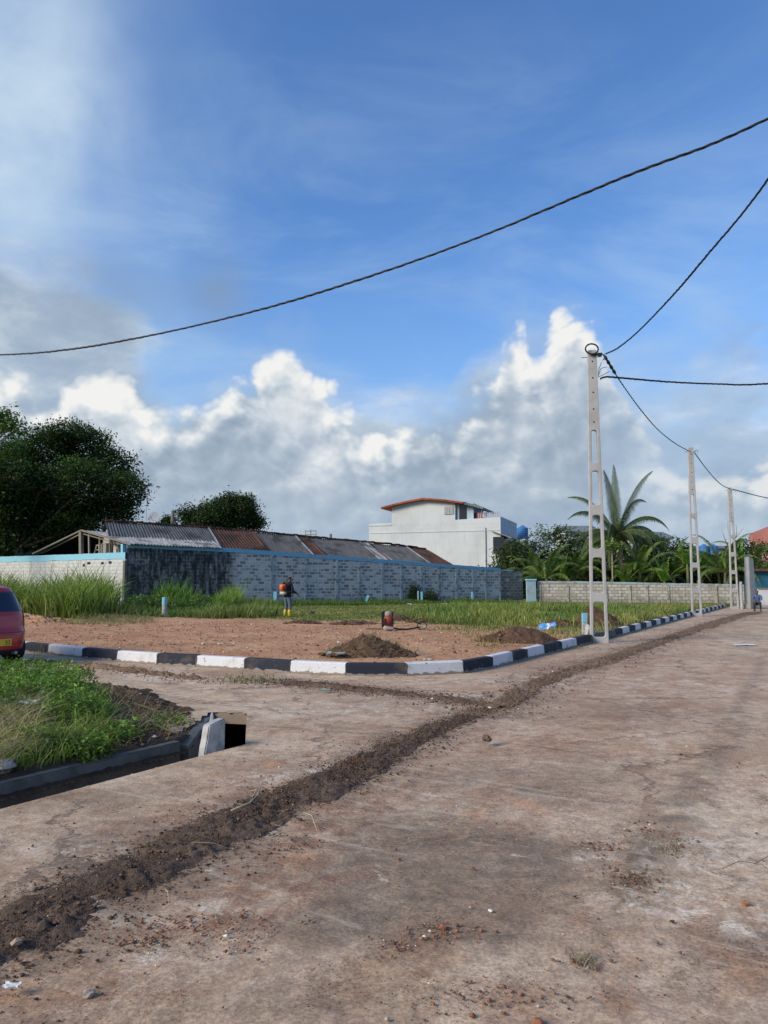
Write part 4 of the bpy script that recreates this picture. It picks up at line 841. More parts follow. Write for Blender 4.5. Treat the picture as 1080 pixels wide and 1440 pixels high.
# right return with balcony openings
MB().box((.02, 4.5, bf(704, 727)[1]-1.4), (.06, 9.1, 2.9)).build('side_parapet', M_PALEB, wh)
ul = bf(700, 757)[0]; za_, zb2 = bf(700, 755)[1], bf(700, 778)[1]
m = MB(); m.box((ul+.1, 1.2, (za_+zb2)/2), (1.1, 2.6, za_-zb2)); m.build('balcony_opening', M_GLASS, wh)
m = MB(); m.add([(ul-.6, -.3, za_+.62), (1.3, -.5, za_-.15), (1.3, 3.5, za_-.15), (ul-.6, 3.5, za_+.62), (ul-.6, -.3, za_+.56), (1.3, -.5, za_-.22), (1.3, 3.5, za_-.22), (ul-.6, 3.5, za_+.56)], [(0,1,2,3),(7,6,5,4),(0,4,5,1),(1,5,6,2),(2,6,7,3),(3,7,4,0)]); m.build('balcony_awning', M_PALEWOOD, wh)
m = MB(); [m.bar((.06, .5+.5*k, zb2), (.06, .5+.5*k, za_-.1), .07) for k in range(5)]; m.bar((.06, 0, (za_+zb2)/2), (.06, 3, (za_+zb2)/2), .06); m.build('window_bars', M_REDROOF, wh)
m = MB(); uq = bf(683, 760)[0]; m.tube([(uq, -.06, 0), (uq, -.06, bf(683, 742)[1])], .05, 8); m.build('down_pipe', M_LOUV, wh)
m = MB(); uq = bf(575, 760)[0]; zq = bf(600, 748)[1]; m.box(((bf(521, 740)[0]+bf(702, 740)[0])/2, -.02, zq), (bf(702, 740)[0]-bf(521, 740)[0], .05, .07)); m.build('string_course', M_WHITE, wh)
# washing line on the terrace
M_PINK = dirty('pink_cloth', (.55, .25, .30), (.4, .15, .2), 5, .9); M_NAVY = dirty('dark_cloth', (.04, .04, .06), (.03, .03, .04), 5, .9); M_WCLOTH = dirty('white_cloth', (.7, .7, .68), (.5, .5, .5), 5, .9)
bw_ = Matrix.Translation(BC) @ Matrix.Rotation(frame(BC, BE), 4, 'Z')
for (px, mt, wd, ht, cc) in ((667, M_NAVY, .5, .6, 'dark'), (673, M_PINK, .55, .75, 'pink'), (680, M_WCLOTH, .5, .4, 'white')):
    u, z = bf(px, 720.5); c = empty('hanging_cloth', bw_ @ Vector((u, .55, z)), frame(BC, BE), f'{cc} cloth hung to dry on the white house terrace', 'laundry', 'laundry drying on the terrace')
    vs = []; fs = []; n = 9
    for i in range(n):
        x = (i/(n-1)-.5)*wd; y = .06*math.sin(i*1.9); vs += [(x, y*.3, .02), (x, y, -ht*.5), (x*.95, y*1.3, -ht+random.uniform(-.05, .05))]
    for i in range(n-1): fs += [(i*3, i*3+3, i*3+4, i*3+1), (i*3+1, i*3+4, i*3+5, i*3+2)]
    MB().add(vs, fs).build('cloth', mt, c)

# ------------------------------------------------------------------ other buildings glimpsed beyond the trees
def tank(px, py, Y, r, h, label):
    P = at(px, py, Y); t_ = empty('water_tank', P, 0, label, 'water tank', None)
    MT = bpy.data.materials.get('blue_tank') or dirty('blue_tank', (.05, .19, .45), (.035, .12, .3), 4, .5)
    pr = [(r*.96, 0)]
    for k in range(5): pr += [(r, h*(k+.1)/5), (r, h*(k+.7)/5), (r*.95, h*(k+.85)/5)]
    MB().lathe(pr+[(r*.9, h*.99), (r*.35, h*1.13)], (0, 0, 0), 20).build('tank_body', MT, t_, smooth=False)
    MB().lathe([(r*.36, h*1.1), (r*.36, h*1.2), (r*.1, h*1.24)], (0, 0, 0), 14).build('lid', MT, t_)
    m = MB(); [m.bar((r*.7*a, r*.7*b, -1.6), (r*.7*a, r*.7*b, 0), .12) for a in (-1, 1) for b in (-1, 1)]; m.box((0, 0, -.06), (2*r, 2*r, .1)); m.build('stand', M_CONC, t_); return t_
tank(735, 756, 82, .62, 1.1, 'blue water tank beside the white house parapet')
for px, lb in ((990, 'blue tank above the trees, left of the pair'), (1003, 'blue tank above the trees, right of the pair')): tank(px, 779, 88, .55, .95, lb)
def block_house(px0, px1, ytop, Y, dep, label, wall, roof, rise, name='house'):
    a = at(px0, ytop, Y); b = at(px1, ytop, Y); h = a.z; w = b.x-a.x
    e = empty(name, ((a.x+b.x)/2, Y, 0), 0, label, 'house')
    MB().box((0, dep/2, h/2-.3), (w, dep, h+.6)).build('walls', wall, e)
    m = MB(); o = .5
    m.add([(-w/2-o, -o, h-.05), (w/2+o, -o, h-.05), (w/2+o, dep/2, h+rise), (-w/2-o, dep/2, h+rise), (-w/2-o, dep+o, h-.05), (w/2+o, dep+o, h-.05), (-w/2-o, -o, h+.08), (w/2+o, -o, h+.08), (w/2+o, dep/2, h+rise+.12), (-w/2-o, dep/2, h+rise+.12), (-w/2-o, dep+o, h+.08), (w/2+o, dep+o, h+.08)],
          [(0,1,2,3),(3,2,5,4),(6,9,8,7),(9,10,11,8),(0,6,7,1),(4,5,11,10),(1,7,8,2),(2,8,11,5),(0,3,9,6),(3,4,10,9)]); m.build('roof', roof, e)
    for k in range(3):
        x = -w/2+w*(k+.5)/3; wi_ = MB().box((x, -.03, h-1.5), (1.1, .1, 1.2)).build('window', M_WHITE, e); MB().box((x, -.09, h-1.5), (.9, .04, 1.0)).build('pane', M_GLASS, wi_)
    return e
block_house(796, 838, 748, 95, 6, 'grey roofed house half hidden behind the coconut palm, left side', M_WHITE, M_GREY, .9)
block_house(884, 942, 757, 92, 7, 'white walled house with dark grey roof right of the coconut palm', M_WHITE, M_GREY, .9)
block_house(972, 1046, 771, 96, 6, 'long blue fronted building low behind the trees on the right', M_PALEB, M_GREY, .35, 'long_building')
M_PINKR = mat_render('pink_render', (.50, .28, .25)); M_BRICKR = mat_render('red_render', (.40, .16, .13))
a = at(1065, 744, 80); pk = empty('pink_house', (a.x+6.6, 80, 0), R(-4), 'tall pink house with red upper wall at the right edge', 'house')
MB().box((0, 4, (a.z-2.1)/2-.3), (8, 8, a.z-2.1+.6)).build('lower_wall', M_PINKR, pk)
m = MB(); zt_ = a.z; m.add([(-4, -.1, zt_-2.1), (4, -.1, zt_-2.1), (4, -.1, zt_+3.2), (-4, -.1, zt_), (-4, 8, zt_-2.1), (4, 8, zt_-2.1), (4, 8, zt_+3.2), (-4, 8, zt_)], [(0,1,2,3),(7,6,5,4),(0,4,5,1),(1,5,6,2),(2,6,7,3),(3,7,4,0)]); m.build('upper_wall', M_BRICKR, pk)
m = MB(); m.bar((-4.2, -.2, zt_+.05), (4.2, -.2, zt_+3.45), .5, .14); m.build('roof', M_GREY, pk)
MB().box((-2.2, -.15, zt_-1.0), (.15, .1, 2.0)).build('down_pipe', M_WOOD, pk)
for k in range(2): w_ = MB().box((-2.6+2.6*k, -.04, 4.3), (1.3, .12, 1.3)).build('window', M_WHITE, pk); MB().box((-2.6+2.6*k, -.12, 4.3), (1.05, .05, 1.05)).build('pane', M_GLASS, w_)
a = at(2, 752, 60); sm = empty('cream_house', (a.x-4.2, 60, 0), 0, 'small cream gabled house under the big tree, left edge', 'house')
h = a.z+.2; MB().box((0, 3, h/2-.5), (8.6, 6, h-.6)).build('walls', mat_render('cream_render', (.50, .47, .38)), sm)
m = MB(); m.add([(-5, -.5, h-1.4), (5, -.5, h-1.4), (4.4, 3, h+1.4), (-5, 3, h+1.4), (5, 6.5, h-1.4), (-5, 6.5, h-1.4)], [(0,1,2,3),(3,2,4,5),(1,4,2),(0,3,5),(0,5,4,1)]); m.build('roof', mat_sheet('cream_sheet', (.40, .40, .34), (.5, .49, .42), (.25, .25, .2)), sm)

# gate at the end of the road
gp = G(1047, 856.5); gt = empty('brown_gate', (gp.x-.1, gp.y+.6, 0), R(63), 'rusty brown sheet gate leaf standing open by the concrete column', 'gate')
M_RUST = dirty('rusty_brown_sheet', (.16, .055, .035), (.07, .035, .025), 4, .75); zt_ = at(1049, 817, gp.y+.6).z
MB().box((.6, 0, zt_/2+.06), (1.4, .05, zt_-.1)).build('gate_panel', M_RUST, gt); m = MB(); [m.box((.6, -.05, z), (1.44, .05, .07)) for z in (.15, zt_*.5, zt_-.05)]; [m.box((x, -.05, zt_/2), (.06, .05, zt_)) for x in (-.1, .6, 1.3)]; m.build('gate_frame', M_RUST, gt)
gc = G(1056.5, 856); cl = empty('gate_column', (gc.x, gc.y, 0), R(20), 'tall grey concrete gate column at the end of the road', 'gate column')
hc = at(1055, 783, gc.y).z; m = MB(); m.add([(-.24, -.2, -.1), (.24, -.2, -.1), (.24, .2, -.1), (-.24, .2, -.1), (-.20, -.17, hc), (.16, -.17, hc-.12), (.16, .17, hc-.12), (-.20, .17, hc)], [(3,2,1,0),(4,5,6,7),(0,1,5,4),(1,2,6,5),(2,3,7,6),(3,0,4,7)]); m.build('column_shaft', dirty('gate_concrete', (.30, .32, .33), (.14, .16, .17), 2.5, .85), cl, bevel=.02)
MB().box((0, 0, .12), (.6, .5, .26)).build('column_base', M_CONC, cl, bevel=.02)
wp_ = G(1043.5, 857.0); wpo = empty('white_gate_pipe', (wp_.x, wp_.y, 0), 0, 'thin white post left of the brown gate', 'post'); MB().tube([(0, 0, 0), (0, 0, at(1043, 818, wp_.y).z)], .07, 8).build('post_shaft', M_WHITEPEEL, wpo)
e0 = at(1067, 845, 49); ew = empty('far_white_wall', (e0.x, 49, 0), R(-6), 'low white wall beyond the gate at the right edge', 'wall'); hw_ = at(1067, 829, 49).z
MB().box((5.0, .1, hw_/2-.05), (10, .2, hw_+.1)).build('wall_face', M_WHITE, ew); MB().box((5.0, .1, hw_+.05), (10, .26, .1)).build('coping', M_WOOD, ew)
e1 = at(1068, 829, 53); eb = empty('blue_kiosk', (e1.x+4, 54.5, 0), R(-6), 'blue shuttered kiosk with rusty roof beyond the far white wall', 'kiosk'); hk = at(1068, 803, 53).z
M_TEAL = dirty('teal_shutter', (.03, .16, .24), (.02, .09, .14), 4, .6); MB().box((0, 0, hk/2), (8, 3, hk)).build('kiosk_body', M_TEAL, eb); MB().box((0, -.2, hk+.08), (8.6, 3.6, .16)).build('roof', M_RIDGE, eb)
for k in range(3): MB().box((-2.8+2.6*k, -1.53, hk*.58), (2.2, .06, hk*.62)).build('shutter', M_TEAL, eb)

# ------------------------------------------------------------------ concrete lattice poles
def make_pole(H=7.75):
    root = empty('concrete_pole', (0, 0, 0), 0)
    cu = bpy.data.curves.new('c', 'CURVE'); cu.dimensions = '2D'; cu.fill_mode = 'BOTH'; cu.extrude = .065; cu.bevel_depth = .012; cu.bevel_resolution = 1
    wb, wt = .215, .10
    hw = lambda z: wb+(wt-wb)*z/H
    def spl(pts):
        s = cu.splines.new('POLY'); s.points.add(len(pts)-1); s.use_cyclic_u = True
        for p, q in zip(s.points, pts): p.co = (q[0], q[1], 0, 1)
    spl([(-wb, -.3), (wb, -.3)]+[(hw(z), z) for z in (0, H)]+[(-hw(H), H), (-hw(0), 0)])
    K = H/410.
    for (ya, yb) in ((607, 655), (665, 714), (727, 775), (786, 836), (847, 896)):
        z1, z0 = (903-ya)*K, (903-yb)*K; r = .075; pts = []; t = .052
        a0, a1 = hw(z0)-t, hw(z1)-t
        for (sx, zz, aa, ang) in ((1, z0+r, a0, -90), (1, z1-r, a1, 0), (-1, z1-r, a1, 90), (-1, z0+r, a0, 180)):
            rr_ = min(r, aa*.9)
            for k in range(5):
                th = R(ang+k*22.5); pts.append((sx*(aa-rr_)+math.cos(th)*rr_, zz+math.sin(th)*r))
        spl(pts)
    o = bpy.data.objects.new('t', cu); COL.objects.link(o); o.rotation_euler = (math.pi/2, 0, 0); dg = bpy.context.evaluated_depsgraph_get(); me = bpy.data.meshes.new_from_object(o.evaluated_get(dg)); me.transform(o.matrix_world if False else Matrix.Rotation(math.pi/2, 4, 'X'))
    COL.objects.unlink(o); bpy.data.objects.remove(o); me.materials.clear(); link('pole_shaft', me, M_POLE, root)
    for z in (H-.3, H-.75, H-1.15, H-1.6, H-1.95): MB().box((0, -.075, z), (.03, .02, .035)).build('bolt_hole', M_DARK, root)
    m = MB(); m.tube([(-.26, 0, H-.16), (.26, 0, H-.16)], .012, 6); m.tube([(.16, 0, H-.16), (.30, 0, H-.10), (.34, 0, H-.2), (.28, 0, H-.26)], .015, 6); m.build('hook_bolt', M_METAL, root)
    return root
M_POLE = dirty('pole_concrete', (.41, .41, .40), (.25, .25, .245), 2.6, .85, .75, bs=.3, bscale=30)
def copy_tree(o, parent=None):
    c = o.copy(); COL.objects.link(c); c.parent = parent
    for ch in [x for x in bpy.data.objects if x.parent == o]: copy_tree(ch, c)
    return c
pole = make_pole(); PG = [G(843, 903.5), G(980, 866.6), G(1033.5, 856.2)]
HP = [at(840, 494, PG[0].y).z, at(973, 630, PG[1].y).z, at(1028, 686, PG[2].y).z]
ROT = math.atan2(-.861, .508)+math.pi/2
plabels = ['nearest of the three lattice concrete poles, carrying a coil of cable', 'middle of the three lattice concrete poles along the kerb', 'farthest lattice concrete pole, close to the gate']
poles = [pole, copy_tree(pole), copy_tree(pole)]
for o, g, h, lb in zip(poles, PG, HP, plabels): o.location = g; o.rotation_euler = (0, 0, R(-9)); o.scale = (1, 1, h/7.75); tag(o, lb, 'utility pole', 'lattice poles carrying the cable along the road')

# ------------------------------------------------------------------ aerial bundled cables
M_CABLE = dirty('black_cable', (.012, .014, .018), (.02, .02, .022), 8, .55)
def cable(name, pts, r, label, strands=3, twist=.55, sub=14):
    # smooth through points with catmull-rom, then twist conductors round the line
    P = [np.array(p) for p in pts]; P = [2*P[0]-P[1]] + P + [2*P[-1]-P[-2]]; C = []
    for i in range(1, len(P)-2):
        for k in range(sub):
            u = k/sub; C.append(.5*((2*P[i])+(-P[i-1]+P[i+1])*u+(2*P[i-1]-5*P[i]+4*P[i+1]-P[i+2])*u*u+(-P[i-1]+3*P[i]-3*P[i+1]+P[i+2])*u**3))
    C.append(P[-2]); C = np.array(C); L = np.concatenate([[0], np.cumsum(np.linalg.norm(np.diff(C, axis=0), axis=1))])
    s = np.arange(0, L[-1], .07); Q = np.stack([np.interp(s, L, C[:, k]) for k in range(3)], 1)
    T = np.gradient(Q, axis=0); T /= np.linalg.norm(T, axis=1)[:, None]; A = np.cross(T, [.1, .2, 1]); A /= np.linalg.norm(A, axis=1)[:, None]; B = np.cross(T, A)
    m = MB()
    for j in range(strands):
        ph = 2*math.pi*(s/twist+j/strands); rr_ = r*.52*(1+.25*np.sin(s*1.3+j)); W = Q + A*(np.cos(ph)*rr_)[:, None]+B*(np.sin(ph)*rr_)[:, None]
        m.tube([tuple(w) for w in W], r*.5, 5)
    return tag(m.build(name, M_CABLE, None, smooth=True), label, 'cable')
def plane_pts(P, Q, pix):
    e = Vector((Q[0]-P[0], Q[1]-P[1])).normalized(); out = []
    for (x, y) in pix: u, z = on_plane(x, y, P, e); out.append((P[0]+e.x*u, P[1]+e.y*u, z))
    return out
big = plane_pts((-7.27, 14), (4.15, 8), [(-400, 497), (-200, 503), (0, 499), (100, 491), (200, 474), (300, 452), (400, 426), (500, 395), (600, 361), (700, 323), (800, 281), (900, 240), (1000, 203), (1080, 167), (1250, 90)])
cable('aerial_cable', big, .018, 'thick twisted black cable sweeping across the whole sky', 3, .5, 10)
T1 = Vector((PG[0].x, PG[0].y, HP[0]))
c2 = plane_pts((T1.x+.15, T1.y), (5.55, 10.5), [(852, 497.5), (870, 488.5), (900, 463.5), (950, 411), (1000, 352), (1040, 305), (1080, 252), (1150, 150)])
cable('aerial_cable', c2, .020, 'twisted black cable rising from the nearest pole to the upper right', 3, .45, 8)
T2 = Vector((PG[1].x, PG[1].y, HP[1])); T3 = Vector((PG[2].x, PG[2].y, HP[2]))
c3 = plane_pts((T1.x+.12, T1.y), (T2.x, T2.y), [(849, 499), (870, 533), (900, 575), (925, 604), (950, 624), (974, 637)])
cable('aerial_cable', c3, .022, 'sagging black cable hung between the nearest and middle poles', 2, .45, 8)
c4 = plane_pts((T2.x, T2.y), (T3.x, T3.y), [(976, 636), (990, 655), (1005, 673), (1018, 684), (1030, 688)])
cable('aerial_cable', c4, .027, 'sagging black cable hung between the middle and farthest poles', 2, .45, 8)
c5 = plane_pts((T3.x, T3.y), (T3.x+12, T3.y+9), [(1030, 688), (1045, 692), (1060, 696), (1080, 700.5), (1110, 706)])
cable('aerial_cable', c5, .034, 'black cable leaving the farthest pole toward the right edge', 2, .45, 8)
c6 = plane_pts((T1.x+.12, T1.y), (T1.x+14, T1.y-1), [(844, 533), (853, 530), (880, 532), (940, 537), (1010, 540), (1080, 539.5), (1300, 520), (1500, 490)])
cable('aerial_cable', c6, .026, 'level black cable running right from the nearest pole, below its coil', 3, .4, 8)
co = empty('cable_coil', (T1.x, T1.y-.12, T1.z), 0, 'loop of black cable coiled on top of the nearest pole', 'cable coil')
pts = []
for k in range(29): th = R(-60+k*360/26); pts.append((-.03+.17*math.cos(th), -.02*k/20, -.0+.14*math.sin(th)+.02))
MB().tube(pts, .021, 7).build('loop', M_CABLE, co, smooth=True)
m = MB(); m.tube([(-.05, 0, -.12), (.1, 0, -.13), (.22, 0, -.12)], .03, 7); m.box((.18, 0, -.12), (.12, .06, .07)); m.build('clamp', M_CABLE, co)
m = MB(); ga, gb = Vector(c3[0])-Vector(co.location), Vector(c3[1])-Vector(co.location); gb = ga+(gb-ga)*.75
m.tube([tuple(ga.lerp(gb, k/16)) for k in range(17)], [.030+.018*((k//2) % 2) for k in range(17)], 7); m.build('dead_end_grip', M_CABLE, co)
m = MB()
for (a, b, c) in (((.12, 0, -.72), (.15, 0, -.5), (.22, 0, -.34)), ((.12, 0, -.72), (.2, 0, -.5), (.36, 0, -.46)), ((.12, 0, -.74), (.28, 0, -.66), (.42, 0, -.58))): m.tube([a, b, c], .008, 5)
m.build('tail_wire', M_CABLE, co)
# ------------------------------------------------------------------ plants
def mat_leaf(name, trans=.25, rough=.6, spec=.3):
    m, t, b = newmat(name); c = vcol(t); n = t.noise(geo(t), 6, 3, .6); c2 = t.mix(t.mapr(n, .3, .7), t.mix(1, c, (.75,)*3, 'MULTIPLY'), t.mix(1, c, (1.2,)*3, 'MULTIPLY'))
    finish(t, b, c2, rough, spec=spec); tr = t.new('ShaderNodeBsdfTranslucent'); t.l.new(t.mix(1, c2, (1.3, 1.5, .6), 'MULTIPLY'), tr.inputs[0])
    mx = t.new('ShaderNodeMixShader'); mx.inputs[0].default_value = trans; out = m.node_tree.nodes['Material Output']
    t.l.new(b.outputs[0], mx.inputs[1]); t.l.new(tr.outputs[0], mx.inputs[2]); t.l.new(mx.outputs[0], out.inputs[0]); return m
M_LEAF = mat_leaf('leaf'); M_GRASS = mat_leaf('grass_blade', .3); M_BARK = dirty('bark', (.20, .17, .135), (.09, .075, .06), 3, .9, bs=.6, bscale=14, bd=.05)
def blades(name, x, y, z, h, w, lean, c0, c1, mat=None, seg=3, az=None, tipc=1.25, parent=None):
    n = len(x); az = RNG.uniform(0, 2*math.pi, n) if az is None else az; fa = RNG.uniform(0, math.pi, n)
    wx, wy = np.cos(fa)*w/2, np.sin(fa)*w/2; V = []; C = []; mixf = RNG.uniform(0, 1, n)[:, None]; base = np.array(c0)*(1-mixf)+np.array(c1)*mixf
    base = base*RNG.uniform(.75, 1.25, n)[:, None]
    if parent is None and n > 300:
        pf = (fbm(np.asarray(x)*.45, np.asarray(y)*.45, 4, 123)-.5)[:, None]*2; base = base*(1+pf*np.array([[.75, .35, .5]]))*(.75+.5*fbm(np.asarray(x)*1.7, np.asarray(y)*1.7, 3, 125)[:, None])
    for k in range(seg+1):
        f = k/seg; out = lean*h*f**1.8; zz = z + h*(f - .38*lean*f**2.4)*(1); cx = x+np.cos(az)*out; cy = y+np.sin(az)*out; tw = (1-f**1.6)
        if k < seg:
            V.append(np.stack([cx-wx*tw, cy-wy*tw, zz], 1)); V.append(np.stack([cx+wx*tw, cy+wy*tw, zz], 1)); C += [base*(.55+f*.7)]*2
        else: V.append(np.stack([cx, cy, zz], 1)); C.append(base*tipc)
    m = 2*seg+1; V = np.stack(V, 1).reshape(-1, 3); C = np.stack(C, 1).reshape(-1, 3); b = np.arange(n)[:, None]*m
    Q = np.concatenate([b+np.array([[2*k, 2*k+1, 2*k+3, 2*k+2]]) for k in range(seg-1)]) if seg > 1 else np.zeros((0, 4), int)
    T = b+np.array([[2*seg-2, 2*seg-1, 2*seg]])
    return np_mesh(name, V, [Q, T], mat or M_GRASS, parent, col=np.clip(C, 0, 1))
def leaves_geo(P, size, c, up=.35, asp=.42, droop=0.):
    """diamond leaves at points P (n,3)"""
    n = len(P); d = RNG.normal(size=(n, 3)); d[:, 2] = d[:, 2]*.6-droop; d /= np.linalg.norm(d, axis=1)[:, None]
    nn = RNG.normal(size=(n, 3)); nn[:, 2] += up*3; s = np.cross(d, nn); s /= np.linalg.norm(s, axis=1)[:, None]+1e-9
    size = (size*RNG.uniform(.6, 1.35, n))[:, None]; a = P-d*size*.5; b = P+d*size*.5; mid = P+d*size*.02+np.cross(s, d)*size*.08
    V = np.stack([a, mid+s*size*asp*.5, b, mid-s*size*asp*.5], 1).reshape(-1, 3); Fc = np.arange(n)[:, None]*4+np.arange(4)[None, :]
    return V, Fc, np.repeat(c, 4, axis=0)
def crown_points(blobs, n, cl_per=26, cs=.5, flat=.8):
    vol = np.array([b[1]**2 for b in blobs]); pr = vol/vol.sum(); nc = max(1, n//cl_per); bi = RNG.choice(len(blobs), nc, p=pr)
    u = RNG.normal(size=(nc, 3)); u /= np.linalg.norm(u, axis=1)[:, None]; rad = RNG.uniform(.25, 1, nc)**.45*RNG.uniform(.82, 1.10, nc)
    cen = np.array([b[0] for b in blobs])[bi]; r = np.array([b[1] for b in blobs])[bi]
    cc = cen+u*(r*rad)[:, None]*np.array([1, 1, flat]); ins = rad
    P = np.repeat(cc, cl_per, axis=0)+RNG.normal(size=(nc*cl_per, 3))*cs*np.array([1, 1, .6]); shade = np.repeat(ins, cl_per); cv = np.repeat(RNG.uniform(.45, 1.65, nc), cl_per)  # wide clump brightness spread paints sunlit highlights into the leaf colour
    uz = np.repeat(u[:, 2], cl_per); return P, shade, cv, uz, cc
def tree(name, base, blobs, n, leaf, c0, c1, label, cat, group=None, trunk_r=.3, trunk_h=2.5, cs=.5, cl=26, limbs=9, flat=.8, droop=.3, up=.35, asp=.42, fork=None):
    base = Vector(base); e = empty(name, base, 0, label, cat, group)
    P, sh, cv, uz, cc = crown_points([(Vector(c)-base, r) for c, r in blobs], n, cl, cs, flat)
    f = RNG.uniform(0, 1, len(P))[:, None]; c = (np.array(c0)*(1-f)+np.array(c1)*f)*(cv*(.45+.55*np.clip(sh, 0, 1)**2)*(.85+.3*np.clip(uz, -.6, 1)))[:, None]  # crown shade put into leaf colour: darker inside, lighter towards the top
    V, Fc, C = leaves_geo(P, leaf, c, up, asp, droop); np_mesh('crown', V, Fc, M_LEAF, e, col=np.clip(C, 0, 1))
    m = MB(); th = Vector((RNG.normal()*.15, RNG.normal()*.15, trunk_h)); m.tube([(0, 0, -.4), (.03, 0, .3), tuple(th*.6), tuple(th)], [trunk_r*1.35, trunk_r*1.05, trunk_r*.9, trunk_r*.75], 10)
    m.build('trunk', M_BARK, e, smooth=True); m = MB()
    tg = [Vector(c)-base for c, r in blobs]; 
    for k in range(limbs):
        t_ = tg[k % len(tg)] + Vector(RNG.normal(size=3))*.35*blobs[k % len(tg)][1]; s = th*RNG.uniform(.7, 1); mid = s.lerp(t_, .5)+Vector(RNG.normal(size=3))*.12*(t_-s).length; mid.z += .08*(t_-s).length
        r0 = trunk_r*RNG.uniform(.20, .40); m.tube([s, mid, t_], [r0, r0*.6, r0*.2], 7)
        for q in range(5):
            j = cc[RNG.integers(len(cc))]; j = Vector(j); o_ = mid.lerp(t_, RNG.uniform(0, .8))
            if (j-o_).length < 3.2*blobs[k % len(tg)][1]*.5: m.tube([o_, o_.lerp(j, .5)+Vector((0, 0, .15)), j], [r0*.3, r0*.2, r0*.07], 5)
    m.build('limbs', M_BARK, e, smooth=True); return e
def pb(Y, lst, depth=2.5):       # blobs from measured outline positions at distance Y
    return [(at(px, py, Y+RNG.uniform(-depth, depth)), r/F*Y) for px, py, r in lst]
DK0, DK1 = (.022, .050, .012), (.055, .105, .022)
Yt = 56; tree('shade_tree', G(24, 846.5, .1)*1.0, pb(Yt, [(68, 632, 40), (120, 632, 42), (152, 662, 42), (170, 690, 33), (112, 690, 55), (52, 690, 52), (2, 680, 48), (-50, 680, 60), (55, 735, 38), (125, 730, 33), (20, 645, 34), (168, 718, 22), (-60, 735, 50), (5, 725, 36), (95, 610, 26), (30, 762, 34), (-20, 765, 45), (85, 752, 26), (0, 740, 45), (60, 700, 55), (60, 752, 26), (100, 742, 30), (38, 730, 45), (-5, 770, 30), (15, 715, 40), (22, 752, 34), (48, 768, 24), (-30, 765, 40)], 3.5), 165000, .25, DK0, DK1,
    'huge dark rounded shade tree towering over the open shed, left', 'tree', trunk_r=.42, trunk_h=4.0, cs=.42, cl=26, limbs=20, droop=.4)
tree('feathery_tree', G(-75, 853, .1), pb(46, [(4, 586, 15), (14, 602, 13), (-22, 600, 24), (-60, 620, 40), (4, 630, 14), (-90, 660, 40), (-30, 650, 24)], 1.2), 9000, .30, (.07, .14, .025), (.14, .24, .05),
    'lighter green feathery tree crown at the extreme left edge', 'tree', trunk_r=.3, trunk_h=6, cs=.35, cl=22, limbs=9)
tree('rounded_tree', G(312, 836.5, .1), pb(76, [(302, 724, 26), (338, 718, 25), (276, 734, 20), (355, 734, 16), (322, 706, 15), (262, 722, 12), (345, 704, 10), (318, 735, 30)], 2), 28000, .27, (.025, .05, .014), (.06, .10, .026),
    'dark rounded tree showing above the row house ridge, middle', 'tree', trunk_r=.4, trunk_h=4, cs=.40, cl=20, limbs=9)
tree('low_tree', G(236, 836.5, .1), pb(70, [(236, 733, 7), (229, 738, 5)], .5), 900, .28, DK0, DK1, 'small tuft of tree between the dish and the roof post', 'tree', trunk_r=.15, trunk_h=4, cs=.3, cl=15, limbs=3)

# palms: a frond is a drooping rachis with two rows of leaflets
def frond(name, az, el, L, droop, parent, origin=(0, 0, 0), leaf=.62, n=40, c0=(.05, .10, .02), c1=(.11, .18, .045), w=.05, tilt=0.):
    d = Vector((math.cos(el)*math.cos(az), math.cos(el)*math.sin(az), math.sin(el))); p = Vector(origin); pts = [p.copy()]; ds = L/n; dirs = [d.copy()]
    for i in range(n):
        d = (d + Vector((0, 0, -droop*ds*(.3+1.6*i/n)/L*2))).normalized(); p = p+d*ds; pts.append(p.copy()); dirs.append(d.copy())
    V = []; Fq = []; C = []; cm = RNG.uniform(.7, 1.3)
    for i in range(3, n+1):
        f = i/n; d = dirs[i]; s = d.cross(Vector((0, 0, 1))); s.normalize(); up = s.cross(d); ll_ = leaf*math.sin(math.pi*min(1, .12+f*.86))**.6*(1-.35*f)
        for sd in (-1, 1):
            for rep in range(2):
                o = pts[i]+d*ds*.5*rep; k = ll_*RNG.uniform(.8, 1.1); q = (s*sd*.75+d*.55+up*RNG.uniform(-.05, .2)-Vector((0, 0, .25+tilt))).normalized(); e1 = o+q*k*.5; q2 = (q-Vector((0, 0, .45+.3*RNG.random()))).normalized(); e2 = e1+q2*k*.5
                ww = d*w*.5; b = len(V); V += [o-ww, o+ww, e1+ww*.9, e1-ww*.9, e2]; Fq += [(b, b+1, b+2, b+3), (b+3, b+2, b+4, b+4)]
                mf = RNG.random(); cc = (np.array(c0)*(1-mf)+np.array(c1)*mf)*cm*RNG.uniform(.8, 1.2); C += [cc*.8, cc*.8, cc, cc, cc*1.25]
    m = MB(); m.tube(pts[::3], [.035*(1-.8*i/len(pts[::3])) for i in range(len(pts[::3]))], 5); b = len(V); V += [Vector(v) for v in m.v]; C += [np.array((.16, .19, .06))*1.0]*len(m.v)
    T = [(f[0], f[1], f[2]) for f in Fq if f[2] == f[3] or f[3] == f[2]] ; Q = [f for f in Fq if len(set(f)) == 4]; T = [(f[0], f[1], f[2]) for f in Fq if len(set(f)) == 3]
    Q += [tuple(i+b for i in f) for f in m.f if len(f) == 4]
    return np_mesh(name, np.array([tuple(v) for v in V]), [np.array(Q), np.array(T)], M_LEAF, parent, col=np.clip(np.array(C), 0, 1))
PY = 59.; pc = at(868, 752, PY); palm = empty('coconut_palm', (pc.x+.3, PY, .1), 0, 'tall coconut palm with spreading fronds between two lattice poles', 'palm tree')
